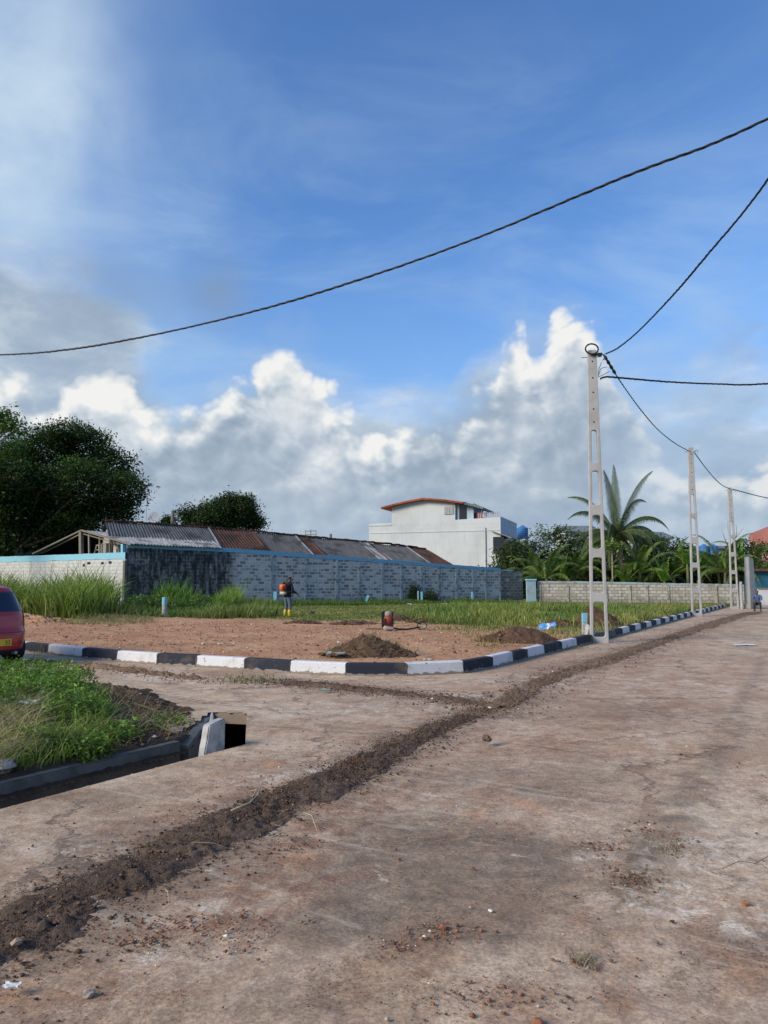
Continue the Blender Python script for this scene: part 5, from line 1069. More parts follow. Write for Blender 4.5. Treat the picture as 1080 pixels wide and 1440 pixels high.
hp = pc.z-.1; MB().tube([(0, 0, -.4), (.05, 0, hp*.4), (-.3, 0, hp)], [.24, .19, .15], 10).build('trunk', M_BARK, palm, smooth=True)
for k, (ang, fw, L, dr_) in enumerate(((-78, .25, 4.3, 1.2), (-66, -.35, 4.4, 1.0), (-52, .5, 4.0, .9), (-38, -.2, 4.6, .55), (-22, .3, 4.9, .4), (-10, -.25, 5.0, .3), (2, .15, 5.3, .25), (12, -.3, 5.2, .3), (22, .3, 5.0, .5), (38, -.1, 4.3, .8), (52, .2, 4.5, .9), (64, -.2, 4.8, 1.0), (74, .2, 4.9, 1.1), (-60, -1.3, 3.6, 1.6), (30, -1.5, 3.4, 1.6), (80, -.9, 3.6, 1.9), (-88, -.7, 3.4, 1.9), (95, .4, 2.6, 1.6), (60, 1.4, 3.6, 1.5), (-40, 1.4, 3.6, 1.4), (-84, .5, 4.4, 1.5), (84, -.5, 4.2, 1.5), (-30, -.9, 4.2, 1.1), (28, .9, 4.6, .8), (-70, .9, 4.2, 1.4), (50, -.8, 4.2, 1.3))):
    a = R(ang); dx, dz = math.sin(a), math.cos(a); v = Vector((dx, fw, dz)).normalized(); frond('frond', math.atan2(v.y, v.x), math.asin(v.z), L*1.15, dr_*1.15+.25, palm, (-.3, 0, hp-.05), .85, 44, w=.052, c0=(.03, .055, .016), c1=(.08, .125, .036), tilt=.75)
for k in range(5): a = k*1.3; o = MB().lathe([(.02, .14), (.10, .08), (.12, -.02), (.06, -.12), (.01, -.15)], (-.3+.25*math.cos(a), .25*math.sin(a)-.1, hp-.3-.12*(k % 2)), 10).build('coconut', dirty('coconut_husk', (.16, .17, .04), (.12, .09, .03), 5, .6) if k == 0 else bpy.data.materials['coconut_husk'], palm, smooth=True)
ypal = [(768, 812, 57, 3.3, 'young palm with low spreading fronds nearest the pale blue pier'), (748, 810, 60, 3.2, 'young palm just right of the blue water tank'), (806, 812, 58, 3.0, 'young palm left of the nearest lattice pole'), (826, 812, 62, 3.2, 'young palm directly behind the nearest lattice pole'), (900, 812, 57, 3.3, 'young palm right of the tall coconut palm'), (925, 812, 61, 3.6, 'young palm beneath the drooping right fronds of the tall palm'),
        (948, 812, 58, 3.3, 'young palm left of the middle lattice pole'), (1000, 812, 60, 3.1, 'young palm right of the middle lattice pole'), (1020, 812, 55, 3.4, 'young palm left of the farthest lattice pole'), (1056, 805, 56, 3.9, 'tall young palm behind the gate column'), (1074, 800, 60, 3.6, 'young palm in front of the pink house')]
for (px, py, Y, L, lb) in ypal:
    b = at(px, 838, Y); e = empty('young_palm', (b.x, Y, 0), 0, lb, 'palm tree', 'young palms behind the pale wall'); h = 1.7+RNG.uniform(-.2, .5)
    MB().tube([(0, 0, -.3), (.05, 0, h)], [.13, .09], 8).build('trunk', M_BARK, e, smooth=True)
    for k in range(13):
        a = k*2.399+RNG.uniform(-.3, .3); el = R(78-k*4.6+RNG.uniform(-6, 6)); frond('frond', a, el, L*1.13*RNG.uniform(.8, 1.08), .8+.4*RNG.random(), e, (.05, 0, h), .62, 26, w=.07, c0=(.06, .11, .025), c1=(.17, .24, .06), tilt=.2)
# bananas
def banana_leaf(az, el, L, wd, parent, o, c):
    d = Vector((math.cos(el)*math.cos(az), math.cos(el)*math.sin(az), math.sin(el))); p = Vector(o); n = 22; V = []; C = []; Q = []
    for i in range(n+1):
        f = i/n; s = d.cross(Vector((0, 0, 1))).normalized(); up = s.cross(d); w_ = wd*.5*(math.sin(math.pi*min(1, .06+f*.93))**.55)*(0 if f < .1 else 1)
        tear = RNG.uniform(.72, 1.0); V += [p-s*w_*tear-up*w_*.18, p+up*.0, p+s*w_*tear-up*w_*.18]; k = RNG.uniform(.85, 1.15); C += [np.array(c)*k, np.array(c)*1.35, np.array(c)*k*.9]
        d = (d+Vector((0, 0, -1.5*f/n*1.5))).normalized(); p = p+d*L/n
    for i in range(n):
        b = i*3
        for k in (0, 1):
            if RNG.random() > .10: Q.append((b+k, b+k+1, b+k+4, b+k+3))
    np_mesh('leaf', np.array([tuple(v) for v in V]), np.array(Q), M_LEAF, parent, col=np.clip(np.array(C), 0, 1))
for (px, Y, h, lb) in ((968, 56, 2.9, 'banana plant with tall upright leaves beside the middle pole'), (987, 58, 2.4, 'banana plant right behind the middle pole'), (880, 56, 1.5, 'banana plant low in front of the tall palm'), (935, 55.5, 1.6, 'banana plant below the dark roofed house'), (1012, 57, 2.2, 'banana plant by the bare forked tree'), (1040, 56, 2.6, 'banana plant between the farthest pole and the gate column'), (792, 57, 1.9, 'banana plant below the half hidden grey roof')):
    b = at(px, 838, Y); e = empty('banana_plant', (b.x, Y, 0), 0, lb, 'banana plant', 'banana plants behind the pale wall'); MB().tube([(0, 0, -.2), (.03, 0, h*.6), (0, 0, h)], [.15, .12, .07], 8).build('stem', dirty('banana_stem', (.13, .15, .06), (.09, .07, .04), 5, .8) if 'banana_stem' not in bpy.data.materials else bpy.data.materials['banana_stem'], e, smooth=True)
    for k in range(9): banana_leaf(k*2.4+RNG.uniform(-.3, .3), R(82-k*5.5), RNG.uniform(1.6, 2.3), .52, e, (0, 0, h-.15), (.10+.06*RNG.random(), .18+.08*RNG.random(), .035))
# leafy shrubs and small trees filling the thicket
sh_ = [(722, 62, 1.8, 776, 'dark leafy shrub hugging the white house corner'), (744, 64, 2.0, 774, 'dense dark shrub under the blue water tank'), (765, 66, 2.4, 757, 'bushy green tree with loose top left of the nearest pole'), (790, 64, 2.1, 764, 'bushy dark tree below the half hidden grey roof'), (815, 66, 2.0, 768, 'dark shrub left of the nearest lattice pole top slots'), (845, 63, 2.0, 772, 'dark shrub behind the nearest lattice pole'), (872, 66, 2.1, 776, 'dark shrub under the tall palm crown'),
       (905, 63, 1.9, 778, 'dark shrub in front of the dark roofed house'), (930, 66, 2.0, 775, 'dark shrub between tall palm and middle pole'), (955, 63, 1.9, 780, 'low dark shrub left of the middle pole'), (985, 65, 1.9, 797, 'dark shrub below the pair of blue tanks'), (1012, 62, 1.8, 797, 'dark shrub right of the blue tanks'), (1038, 60, 1.9, 780, 'dark shrub behind the farthest pole'), (1066, 62, 2.2, 776, 'dark shrub in front of the pink house'), (712, 66, 1.6, 785, 'low dark shrub below the white house awning')]
for i, (px, Y, r, py, lb) in enumerate(sh_):
    py -= (19 if 6 < i < 10 or i in (3, 4, 5, 12) else 13); r *= 1.15
    b = at(px, 836, Y); c = at(px, py, Y); rp_ = r/Y*F; bl = [(at(px+RNG.uniform(-10, 10), py+rp_*.55, Y), r*.75), (at(px-12, py+rp_*1.3, Y-.5), r*.8), (at(px+12, py+rp_*1.2, Y+.3), r*.8), (at(px, py+rp_*2.0, Y-1), r*.95), (at(px+RNG.uniform(-6, 6), py+rp_*.15, Y), r*.35)]
    g = (.11, .18, .04) if i == 2 else ((.06, .11, .025) if i % 3 else (.09, .13, .035))
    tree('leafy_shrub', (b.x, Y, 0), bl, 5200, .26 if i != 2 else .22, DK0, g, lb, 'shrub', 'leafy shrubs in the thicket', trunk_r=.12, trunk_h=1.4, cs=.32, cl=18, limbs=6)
# bare forked tree and little papaya stem
b = at(1020, 838, 56); e = empty('bare_tree', (b.x, 56, 0), 0, 'nearly leafless forked tree beside the farthest lattice pole', 'tree')
def q3(px, py): v = at(px, py, 56); return (v.x-b.x, 0, v.z)
m = MB(); m.tube([q3(1020, 838), q3(1028, 800), q3(1036, 785)], [.13, .10, .07], 7); m.tube([q3(1028, 800), q3(1023, 780), q3(1026, 755)], [.08, .06, .03], 6)
for pts in (((1026, 762), (1024, 745), (1023, 733)), ((1024, 772), (1034, 757), (1046, 742)), ((1034, 757), (1036, 748), (1035, 738)), ((1024, 770), (1018, 755), (1015, 745)), ((1036, 785), (1045, 772), (1052, 760))): m.tube([q3(*p) for p in pts], [.045, .03, .012], 5)
m.build('trunk', dirty('pale_bark', (.33, .28, .21), (.2, .16, .12), 4, .9), e, smooth=True)
b = at(862, 838, 56); e = empty('papaya_tree', (b.x, 56, 0), 0, 'thin pale stemmed papaya tree right of the nearest pole', 'tree'); hh_ = at(862, 768, 56).z
MB().tube([(0, 0, 0), (.03, 0, hh_)], [.07, .045], 7).build('trunk', bpy.data.materials['pale_bark'], e)
P = RNG.normal(size=(260, 3))*np.array([.55, .5, .22])+np.array([0, 0, hh_+.05]); V, Fc, C = leaves_geo(P, .30, np.tile((.16, .22, .05), (260, 1))*RNG.uniform(.7, 1.3, (260, 1)), .6, .5, .3); np_mesh('crown', V, Fc, M_LEAF, e, col=C)

# ---- grass
def in_quad(n, pts, z=.15):
    """random points inside a ground polygon given by measured corners"""
    P = [G(x, y, z) for x, y in pts]; xs = [p.x for p in P]; ys = [p.y for p in P]; out = []
    X = RNG.uniform(min(xs), max(xs), n*6); Y = RNG.uniform(min(ys), max(ys), n*6); k = inpoly(X, Y, [(p.x, p.y) for p in P]); return X[k][:n], Y[k][:n]
def lotz(X, Y): return lot_h(X, Y)[0]-.01
def wall_clear(X, Y, m_=.15):   # on the lot side of the long wall, the left wall and the pale wall
    a = (X-WA.x)*WN.x+(Y-WA.y)*WN.y < -m_; nl = Vector((-LE.y, LE.x)); b = (X-WA.x)*nl.x+(Y-WA.y)*nl.y > m_
    RN = Vector((-RE.y, RE.x)); c = (X-RA.x)*RN.x+(Y-RA.y)*RN.y < -m_; return a & (b | (X > WA.x+.3)) & (c | (X < RA.x-1.5))
# short lawn over the green half of the lot
X = RNG.uniform(-26, 24, 420000); Y = RNG.uniform(20, 57, 420000); Z, dk, sk = lot_h(X, Y); db, ab, sb = segdist(X, Y, BXY); ins = inpoly(X, Y, BPOLY); sdd = np.where(ins, -db, db)+(fbm(X*.5, Y*.5, 4, 64)-.5)*3.2
k = (sk > 0) & (dk > .25) & (sdd > RNG.uniform(-1.0, 1.6, len(X))) & wall_clear(X, Y) & (fbm(X*.35, Y*.35, 4, 90) > RNG.uniform(.15, .62, len(X)))
X, Y, Z = X[k][:95000], Y[k][:95000], Z[k][:95000]
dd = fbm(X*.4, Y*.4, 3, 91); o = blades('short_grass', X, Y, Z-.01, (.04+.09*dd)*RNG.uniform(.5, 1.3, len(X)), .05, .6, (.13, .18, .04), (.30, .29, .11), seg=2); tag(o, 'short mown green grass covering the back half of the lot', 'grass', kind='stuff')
# taller rank grass patch right of centre
def tall(name, n, poly, h0, h1, c0, c1, label, w=.035, lean=.45, seg=3, clump=.0, z=.15):
    X, Y = in_quad(n if not clump else max(4, int(n/40)), poly, z)
    if clump:
        m_ = len(X); X = np.repeat(X, 40)+RNG.normal(size=m_*40)*clump; Y = np.repeat(Y, 40)+RNG.normal(size=m_*40)*clump; hc = np.repeat(RNG.uniform(.65, 1.1, m_), 40)
    else: hc = 1
    hc = hc*np.clip(-.15+2.2*fbm(X*.55, Y*.55, 4, 95), .22, 1.35); k = wall_clear(X, Y) & (lot_h(X, Y)[2] > 0) & (lot_h(X, Y)[1] > .2); X, Y = X[k], Y[k]; hc = hc[k] if hasattr(hc, '__len__') else hc
    o = blades(name, X, Y, lotz(X, Y), RNG.uniform(h0, h1, len(X))*hc, w, lean*RNG.uniform(.4, 1.5, len(X)), c0, c1, seg=seg); tag(o, label, 'grass', kind='stuff'); return o
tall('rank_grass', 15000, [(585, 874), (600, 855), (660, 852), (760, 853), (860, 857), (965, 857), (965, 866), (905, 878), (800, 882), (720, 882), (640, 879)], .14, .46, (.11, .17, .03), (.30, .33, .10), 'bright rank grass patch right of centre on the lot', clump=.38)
tall('sedge_fringe', 4500, [(855, 893), (870, 858), (1000, 856), (1000, 866)], .15, .42, (.17, .21, .06), (.34, .33, .13), 'yellowish grass fringe along the kerb beyond the nearest pole', clump=.3)
tall('kerb_weeds', 1300, [(640, 888), (700, 884), (830, 889), (890, 885), (840, 896), (760, 905), (680, 915)], .05, .22, (.2, .22, .07), (.36, .30, .14), 'sparse dry weeds on the soil near the kerb', w=.02)
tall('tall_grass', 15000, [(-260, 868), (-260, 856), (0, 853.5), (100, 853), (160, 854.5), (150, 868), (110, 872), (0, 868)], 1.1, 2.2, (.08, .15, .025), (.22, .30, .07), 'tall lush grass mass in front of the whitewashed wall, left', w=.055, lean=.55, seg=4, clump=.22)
tall('tall_grass', 3200, [(214, 852), (232, 849), (292, 847), (294, 852), (240, 858)], .9, 1.5, (.08, .17, .025), (.19, .30, .06), 'tall bright grass clump against the black stained wall', w=.05, lean=.4, seg=4, clump=.16)
tall('tall_grass', 1700, [(302, 862), (306, 855), (332, 852), (334, 860)], .9, 1.4, (.14, .22, .04), (.28, .36, .09), 'yellow green tall grass tuft beside the stained wall, right part', w=.045, lean=.35, seg=4, clump=.12)
tall('wall_foot_grass', 9500, [(160, 867), (180, 856), (290, 853), (385, 849), (395, 862), (380, 870), (300, 870), (220, 868)], .22, .60, (.09, .15, .03), (.26, .29, .10), 'mid height weedy grass between the marker post and the worker', w=.04, lean=.6)
tall('wall_foot_grass', 6000, [(385, 850), (500, 847.5), (735, 846.5), (735, 848.5), (600, 850), (400, 854)], .16, .42, (.06, .12, .022), (.15, .22, .05), 'dark green weeds along the foot of the long wall', w=.05, lean=.6)
tall('straw_grass', 1800, [(90, 880), (120, 866), (215, 869), (215, 875), (150, 882)], .10, .40, (.26, .24, .10), (.40, .34, .18), 'flattened dry straw at the edge of the tall grass, left', w=.02, lean=1.2)
# leafy low bushes at wall foot
def bush(name, px, py, r, h, n, c0, c1, label, leaf=.10, z=.15, group=None, cat='bush', zf=None, cs=.12):
    b = G(px, py, z); e = empty(name, (b.x, b.y, (zf(b.x, b.y) if zf else lz(b.x, b.y))-.02), 0, label, cat, group)
    k = max(6, n//16); th = RNG.uniform(0, 2*math.pi, k); rr_ = r*np.sqrt(RNG.uniform(0, 1, k)); zz = h*RNG.uniform(.15, 1, k)*(1-.6*(rr_/r)**2); c = np.stack([np.cos(th)*rr_, np.sin(th)*rr_, zz], 1)
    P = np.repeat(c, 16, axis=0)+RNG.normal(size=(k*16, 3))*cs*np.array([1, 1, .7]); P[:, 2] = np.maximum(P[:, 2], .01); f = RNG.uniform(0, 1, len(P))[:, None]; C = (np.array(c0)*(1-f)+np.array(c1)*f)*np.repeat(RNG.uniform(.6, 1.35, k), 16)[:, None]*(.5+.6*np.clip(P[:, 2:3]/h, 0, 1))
    V, Fc, C = leaves_geo(P, leaf, C, .5, .45, .1); np_mesh('leaves', V, Fc, M_LEAF, e, col=np.clip(C, 0, 1))
    m = MB()
    for j in range(0, k, max(1, k//26)): m.tube([(0+c[j][0]*.25, c[j][1]*.25, -.03), (c[j][0]*.6, c[j][1]*.6, c[j][2]*.6), tuple(c[j])], [.012, .009, .004], 4)
    m.build('stems', M_STEM, e); return e
M_STEM = dirty('green_stem', (.12, .13, .05), (.10, .07, .04), 8, .8)
bush('low_bush', 193, 862, .9, .75, 2600, (.05, .12, .025), (.12, .22, .05), 'leafy low bush at the wall corner, left of the marker post', .11); bush('low_bush', 214, 860, .8, .8, 2000, (.05, .11, .02), (.13, .22, .05), 'leafy low bush just behind the marker post, left', .11)
bush('low_bush', 262, 861, 1.1, .7, 2600, (.045, .11, .02), (.11, .20, .045), 'wide leafy bush right of the marker post under tall grass', .11); bush('low_bush', 285, 858, .8, .8, 1600, (.05, .11, .02), (.12, .21, .045), 'leafy bush between bright grass clump and yellow grass tuft', .11)
bush('wall_climber', 583, 847, .45, 1.5, 1500, (.02, .05, .015), (.05, .09, .025), 'dark climbing plant on the long wall, taller one', .12); bush('wall_climber', 606, 847, .5, 1.0, 1200, (.03, .06, .015), (.07, .11, .03), 'shorter dark climbing plant just right of the taller one', .12)
bush('wall_climber', 437, 848, .45, .95, 1000, (.03, .06, .015), (.07, .12, .03), 'small dark plant at the wall foot right of the worker', .12)
# planting bed growth, close to the camera
def bed_pts(n, pts):
    X, Y = in_quad(n, pts, .2); z, d, i_ = bed_h(X, Y); dd, _, _ = segdist(X, Y, BED_EDGE[:2]); k = i_ & (dd > .10) & (d > .06); return X[k], Y[k], z[k]
BG = [(-60, 1100), (0, 1092), (60, 1075), (120, 1060), (160, 1035), (150, 1000), (110, 965), (70, 945), (0, 940), (-120, 938), (-220, 1000)]
X, Y, Z = bed_pts(15000, BG); o = blades('bed_grass', X, Y, Z-.02, RNG.uniform(.08, .34, len(X))*np.clip(.3+1.3*fbm(X*1.1, Y*1.1, 3, 81), .3, 1.3), .012, RNG.uniform(.3, 1.1, len(X)), (.10, .19, .03), (.26, .36, .08), seg=3); tag(o, 'fine bright grass growing over the left of the bed', 'grass', kind='stuff')
X, Y, Z = bed_pts(2600, [(-60, 1110), (0, 1100), (120, 1080), (250, 1040), (290, 1010), (250, 985), (100, 960), (0, 950), (-200, 1000)]); o = blades('bed_dry_grass', X, Y, Z-.01, RNG.uniform(.10, .42, len(X)), .007, RNG.uniform(.8, 1.9, len(X)), (.26, .20, .11), (.46, .38, .22), seg=4); tag(o, 'dry straw stems lying over the bed soil', 'grass', kind='stuff')
X, Y, Z = bed_pts(1500, [(-10, 1104), (20, 1060), (60, 1030), (40, 1000), (-60, 1000), (-60, 1104)]); o = blades('dead_grass_heap', X, Y, Z+.02, RNG.uniform(.25, .55, len(X)), .006, RNG.uniform(.8, 1.6, len(X)), (.36, .30, .17), (.55, .47, .30), seg=4); tag(o, 'bleached dead grass leaning over the drain at left edge', 'grass', kind='stuff')
bl_ = [(30, 1000, .45, .42, 3200, 'lush weed clump at the left of the bed'), (95, 1012, .36, .40, 3200, 'bright weed clump nearest the drain wall'), (75, 985, .5, .45, 3000, 'lush weed clump in the middle of the bed green'), (118, 1000, .30, .26, 1600, 'weed clump where green meets bare bed soil'), (20, 965, .6, .4, 2400, 'weed clump at the back left of the bed'), (80, 955, .45, .32, 1800, 'weed clump at the back of the bed near the side road'), (125, 1038, .18, .18, 900, 'small weed growing just above the drain wall'), (-40, 1015, .5, .5, 2600, 'large weed clump cut by the left edge'), (165, 1022, .20, .16, 700, 'small green weed on bare bed soil beside the drain'), (205, 1003, .20, .16, 350, 'creeping leafy weed on the dark bed soil'), (240, 992, .20, .16, 420, 'creeping leafy weed close to the whitewashed slab'), (45, 1040, .24, .25, 1100, 'dark weed above the drain at lower left'), (205, 1062, .10, .08, 120, 'tiny leafy sprig on the drain wall')]
for (px, py, r, h, n, lb) in bl_:
    bush('weed_clump', px, py, r, h, n, (.07, .15, .025), (.20, .34, .06), lb, .045, .2, 'weed clumps in the planting bed', 'weeds', lambda x, y: bz(x, y), .05)
# vine stems over the soil of the bed
for (pts, lb) in (([(150, 1000), (185, 985), (230, 988), (252, 1000)], 'long bent vine stem arching over the dark bed soil'), ([(200, 1020), (215, 1000), (228, 975)], 'short upright twig on the dark bed soil'), ([(170, 1018), (205, 1005), (240, 1010)], 'thin trailing vine stem close to the slab')):
    P = []
    for i, (x, y) in enumerate(pts): g = G(x, y, .2); P.append((g.x, g.y, bz(g.x, g.y)+.03+.08*math.sin(math.pi*i/(len(pts)-1))))
    tag(MB().tube(P, .008, 5).build('vine_stem', M_STEM), lb, 'vine')
# ------------------------------------------------------------------ loose stones, clods and litter
def scatter_stones(name, X, Y, Z, S, mat, label=None, cols=None, flat=.6):
    base = np.array([(0,0,1),(.9,0,.2),(.3,.85,.25),(-.75,.5,.15),(-.7,-.55,.2),(.35,-.9,.15),(.5,.4,-.5),(-.5,.1,-.6),(.1,-.5,-.6)])
    F_ = np.array([(0,1,2),(0,2,3),(0,3,4),(0,4,5),(0,5,1),(1,6,2),(2,6,3),(3,6,7),(3,7,4),(4,7,8),(4,8,5),(5,8,1),(1,8,6),(6,8,7)])
    n = len(X); a = RNG.uniform(0, 2*math.pi, n); j = base[None]*(1+RNG.uniform(-.3, .3, (n, 9, 1))); x = j[..., 0]*np.cos(a)[:, None]-j[..., 1]*np.sin(a)[:, None]; y = j[..., 0]*np.sin(a)[:, None]+j[..., 1]*np.cos(a)[:, None]
    V = np.stack([X[:, None]+x*S[:, None], Y[:, None]+y*S[:, None]*.85, Z[:, None]+j[..., 2]*S[:, None]*flat], -1).reshape(-1, 3); Fc = (np.arange(n)[:, None, None]*9+F_[None]).reshape(-1, 3)
    o = np_mesh(name, V, Fc, mat, None, col=np.repeat(cols, 9, axis=0) if cols is not None else None); return tag(o, label, name.replace('_', ' ').split()[-1], kind='stuff')
M_STONE, tt, bb = newmat('stone_mixed'); _c = vcol(tt); _n = tt.noise(geo(tt), 60, 4, .6); finish(tt, bb, tt.mix(.6, _c, tt.mix(_n, tt.mix(1, _c, (.5,)*3, 'MULTIPLY'), tt.mix(1, _c, (1.5,)*3, 'MULTIPLY'))), .9, _n, .5, .01, .2)
def palette(n, P, w): 
    i = RNG.choice(len(P), n, p=np.array(w)/sum(w)); return np.array(P)[i]*RNG.uniform(.7, 1.25, (n, 1))
PAL = [(.10, .066, .046), (.26, .125, .075), (.36, .30, .24), (.60, .56, .50), (.17, .11, .075)]
# crumbs along the trenches
Q = np.array(smooth_poly(TR, 3)); L_ = np.concatenate([[0], np.cumsum(np.hypot(*np.diff(Q, axis=0).T))]); n = 15000; s = RNG.uniform(0, L_[-1], n); off = RNG.normal(size=n)*.20; px_ = np.interp(s, L_, Q[:, 0]); py_ = np.interp(s, L_, Q[:, 1]); k = RNG.uniform(0, 1, n) < 1.2
dx = np.gradient(Q[:, 0], L_); dy = np.gradient(Q[:, 1], L_); tx = np.interp(s, L_, dx); ty = np.interp(s, L_, dy); S = RNG.lognormal(-5.45, .5, n); S = np.clip(S, .002, .018)
zt_ = np.where(np.abs(off) < .22, .028, .0)*np.exp(-(off/.2)**2)
scatter_stones('soil_crumbs', px_-ty*off, py_+tx*off, zt_+S*.2, S, M_STONE, 'dark soil crumbs strewn along the near trench fill', palette(n, PAL, (12, 1.2, .3, .06, 5))*.8)
X, Y = [], []
for pth, nn_, sg in ((TR_FAR, 3500, .35), (TR_SIDE, 2500, .22), (TR_LEFT, 1200, .25)):
    Q = np.array(smooth_poly(pth, 3)); L_ = np.concatenate([[0], np.cumsum(np.hypot(*np.diff(Q, axis=0).T))]); s = RNG.uniform(0, 1, nn_)**1.4*L_[-1] if pth is TR_FAR else RNG.uniform(0, L_[-1], nn_); X.append(np.interp(s, L_, Q[:, 0])+RNG.normal(size=nn_)*sg); Y.append(np.interp(s, L_, Q[:, 1])+RNG.normal(size=nn_)*sg)
X = np.concatenate(X); Y = np.concatenate(Y); n = len(X); S = np.clip(RNG.lognormal(-4.7, .45, n), .004, .03); dk, _, sk = segdist(X, Y, KXY); k = (sk < 0) & (dk > .05)
scatter_stones('trench_clods', X[k], Y[k], S[k]*.2+.008, S[k], M_STONE, 'soil clods along the far and side trenches', palette(k.sum(), PAL, (5, 2, 1, .3, 5)))
# pebbles and chips over the concrete
n = 16000; r = 2.3+26*RNG.uniform(0, 1, n)**1.6; a = RNG.uniform(-.62, .62, n); X = r*np.sin(a); Y = r*np.cos(a); w = fbm(X*1.1, Y*1.1, 4, 77); dk, _, sk = segdist(X, Y, KXY); k = (sk < 0) & (w > RNG.uniform(.30, .72, n)) & ~inpoly(X, Y, PITX) & ~inpoly(X, Y, BED)
X, Y = X[k], Y[k]; n = len(X); S = np.clip(RNG.lognormal(-5.9, .55, n), .0012, .012)*(1+.05*np.hypot(X, Y)); scatter_stones('road_gravel', X, Y, S*.25, S, M_STONE, 'small chips and grit scattered on the dirty concrete', palette(n, PAL, (3, 4, 3, 1.2, 3)))
def jit(px, py, sx, sy, n): g = G(px, py); return g.x+RNG.normal(size=n)*sx, g.y+RNG.normal(size=n)*sy
XX, YY = [], []
for (px, py, sx, sy, n) in ((840, 1190, .10, .06, 120), (205, 1325, .07, .05, 160), (330, 1310, .12, .1, 200), (225, 1300, .1, .06, 150), (620, 1310, .10, .06, 120), (690, 1400, .22, .06, 200), (560, 1330, .06, .05, 60), (820, 1355, .05, .03, 60), (960, 1000, .5, .25, 120), (890, 1230, .07, .10, 250), (925, 1175, .07, .12, 250), (400, 1190, .15, .08, 150)):
    x, y = jit(px, py, sx, sy, n); XX.append(x); YY.append(y)
X = np.concatenate(XX); Y = np.concatenate(YY); n = len(X); S = np.clip(RNG.lognormal(-5.4, .55, n), .002, .014); scatter_stones('red_rubble', X, Y, S*.3, S, M_STONE, 'little heaps of red soil grit on the near road', palette(n, PAL, (3, 8, 1, .3, 3)))
# stones on the bare lot and in the bed
X, Y = in_quad(9000, [(-300, 872), (430, 874), (620, 880), (760, 892), (820, 900), (640, 938), (500, 940), (300, 930), (0, 905), (-300, 900)]); Z, dk, sk = lot_h(X, Y); k = (sk > 0) & (dk > .2); X, Y, Z = X[k], Y[k], Z[k]; n = len(X); S = np.clip(RNG.lognormal(-4.3, .5, n), .006, .045)
scatter_stones('lot_gravel', X, Y, Z+S*.2, S, M_STONE, 'clods and chips over the red bare lot', palette(n, [(.33, .16, .09), (.48, .27, .16), (.2, .10, .06), (.6, .48, .34), (.7, .66, .58)], (5, 5, 4, 2, .4)))
X, Y, Z = bed_pts(2600, [(110, 1080), (285, 1040), (300, 1008), (260, 975), (130, 955), (140, 1000)]); n = len(X); S = np.clip(RNG.lognormal(-4.5, .55, n), .004, .035); scatter_stones('bed_clods', X, Y, Z+S*.1, S, M_STONE, 'dark clods on the bare half of the bed', palette(n, PAL, (8, 1, 1, .4, 6)))
def stone(px, py, r, c, label, z=0., zf=None, name='stone', grp=None):
    g = G(px, py, z); bm = bmesh.new(); bmesh.ops.create_icosphere(bm, subdivisions=2, radius=r)
    for v in bm.verts: k = .75+.5*random.random(); v.co = Vector((v.co.x*1.15*k, v.co.y*.9*k, v.co.z*.65*k))
    me = bpy.data.meshes.new(name); bm.to_mesh(me); bm.free(); m_ = dirty('stone_'+str(len(bpy.data.materials)), c, tuple(x*.5 for x in c), 20, .9)
    o = link(name, me, m_, None, (g.x, g.y, (zf(g.x, g.y) if zf else z)+r*.35), random.random()*6); return tag(o, label, 'stone', grp)
stone(23, 1327, .022, (.38, .28, .20), 'pale brown stone on the near end of the trench fill', .03)
stone(1049, 1272, .018, (.34, .15, .08), 'orange brown clod near the right edge of the road'); stone(623, 1306, .018, (.30, .12, .07), 'red clod left of the road centre, foreground')
stone(684, 1041, .05, (.14, .09, .06), 'rounded soil clod on top of the trench fill', .05); stone(690, 1282, .011, (.68, .66, .60), 'small white pebble in the middle foreground')
stone(125, 1400, .02, (.33, .28, .22), 'grey chip at the lower left beside the trench'); stone(756, 1440, .02, (.30, .12, .07), 'red clod at the bottom edge')
stone(8, 1050, .085, (.30, .30, .30), 'grey rock lying in the weeds at the left edge', .25, bz, 'rock'); pass
# twigs lying on the road
M_TWIG = dirty('twig', (.20, .14, .09), (.1, .07, .05), 20, .9); M_TWIGL = dirty('pale_twig', (.45, .38, .26), (.3, .24, .16), 20, .9)
def twig(pts, r, label, mt=None, lift=.012):
    P = []; 
    for i, (x, y) in enumerate(pts): g = G(x, y); P.append((g.x, g.y, lift+.018*math.sin(2.2*i)+.012))
    tag(MB().tube(P, [r*(1-.5*i/len(P)) for i in range(len(P))], 5).build('twig', mt or M_TWIG, smooth=True), label, 'twig')
twig([(1016, 1228), (1040, 1221), (1062, 1216), (1080, 1212)], .0025, 'dark bent twig near the right edge'); twig([(325, 1145), (350, 1138), (362, 1120), (366, 1112)], .007, 'branched twig on the left side of the trench', M_TWIGL); twig([(427, 1148), (438, 1155), (446, 1170)], .004, 'pale root curving off the trench edge', M_TWIGL)
twig([(232, 1258), (236, 1266), (237, 1272)], .003, 'tiny pale rootlet beside the tyre tracks', M_TWIGL); twig([(270, 1195), (300, 1200), (330, 1203)], .003, 'pale root lying across the trench soil', M_TWIG, .03)
twig([(355, 1125), (361, 1118), (352, 1114)], .004, 'stub twig standing by the trench edge', M_TWIGL)
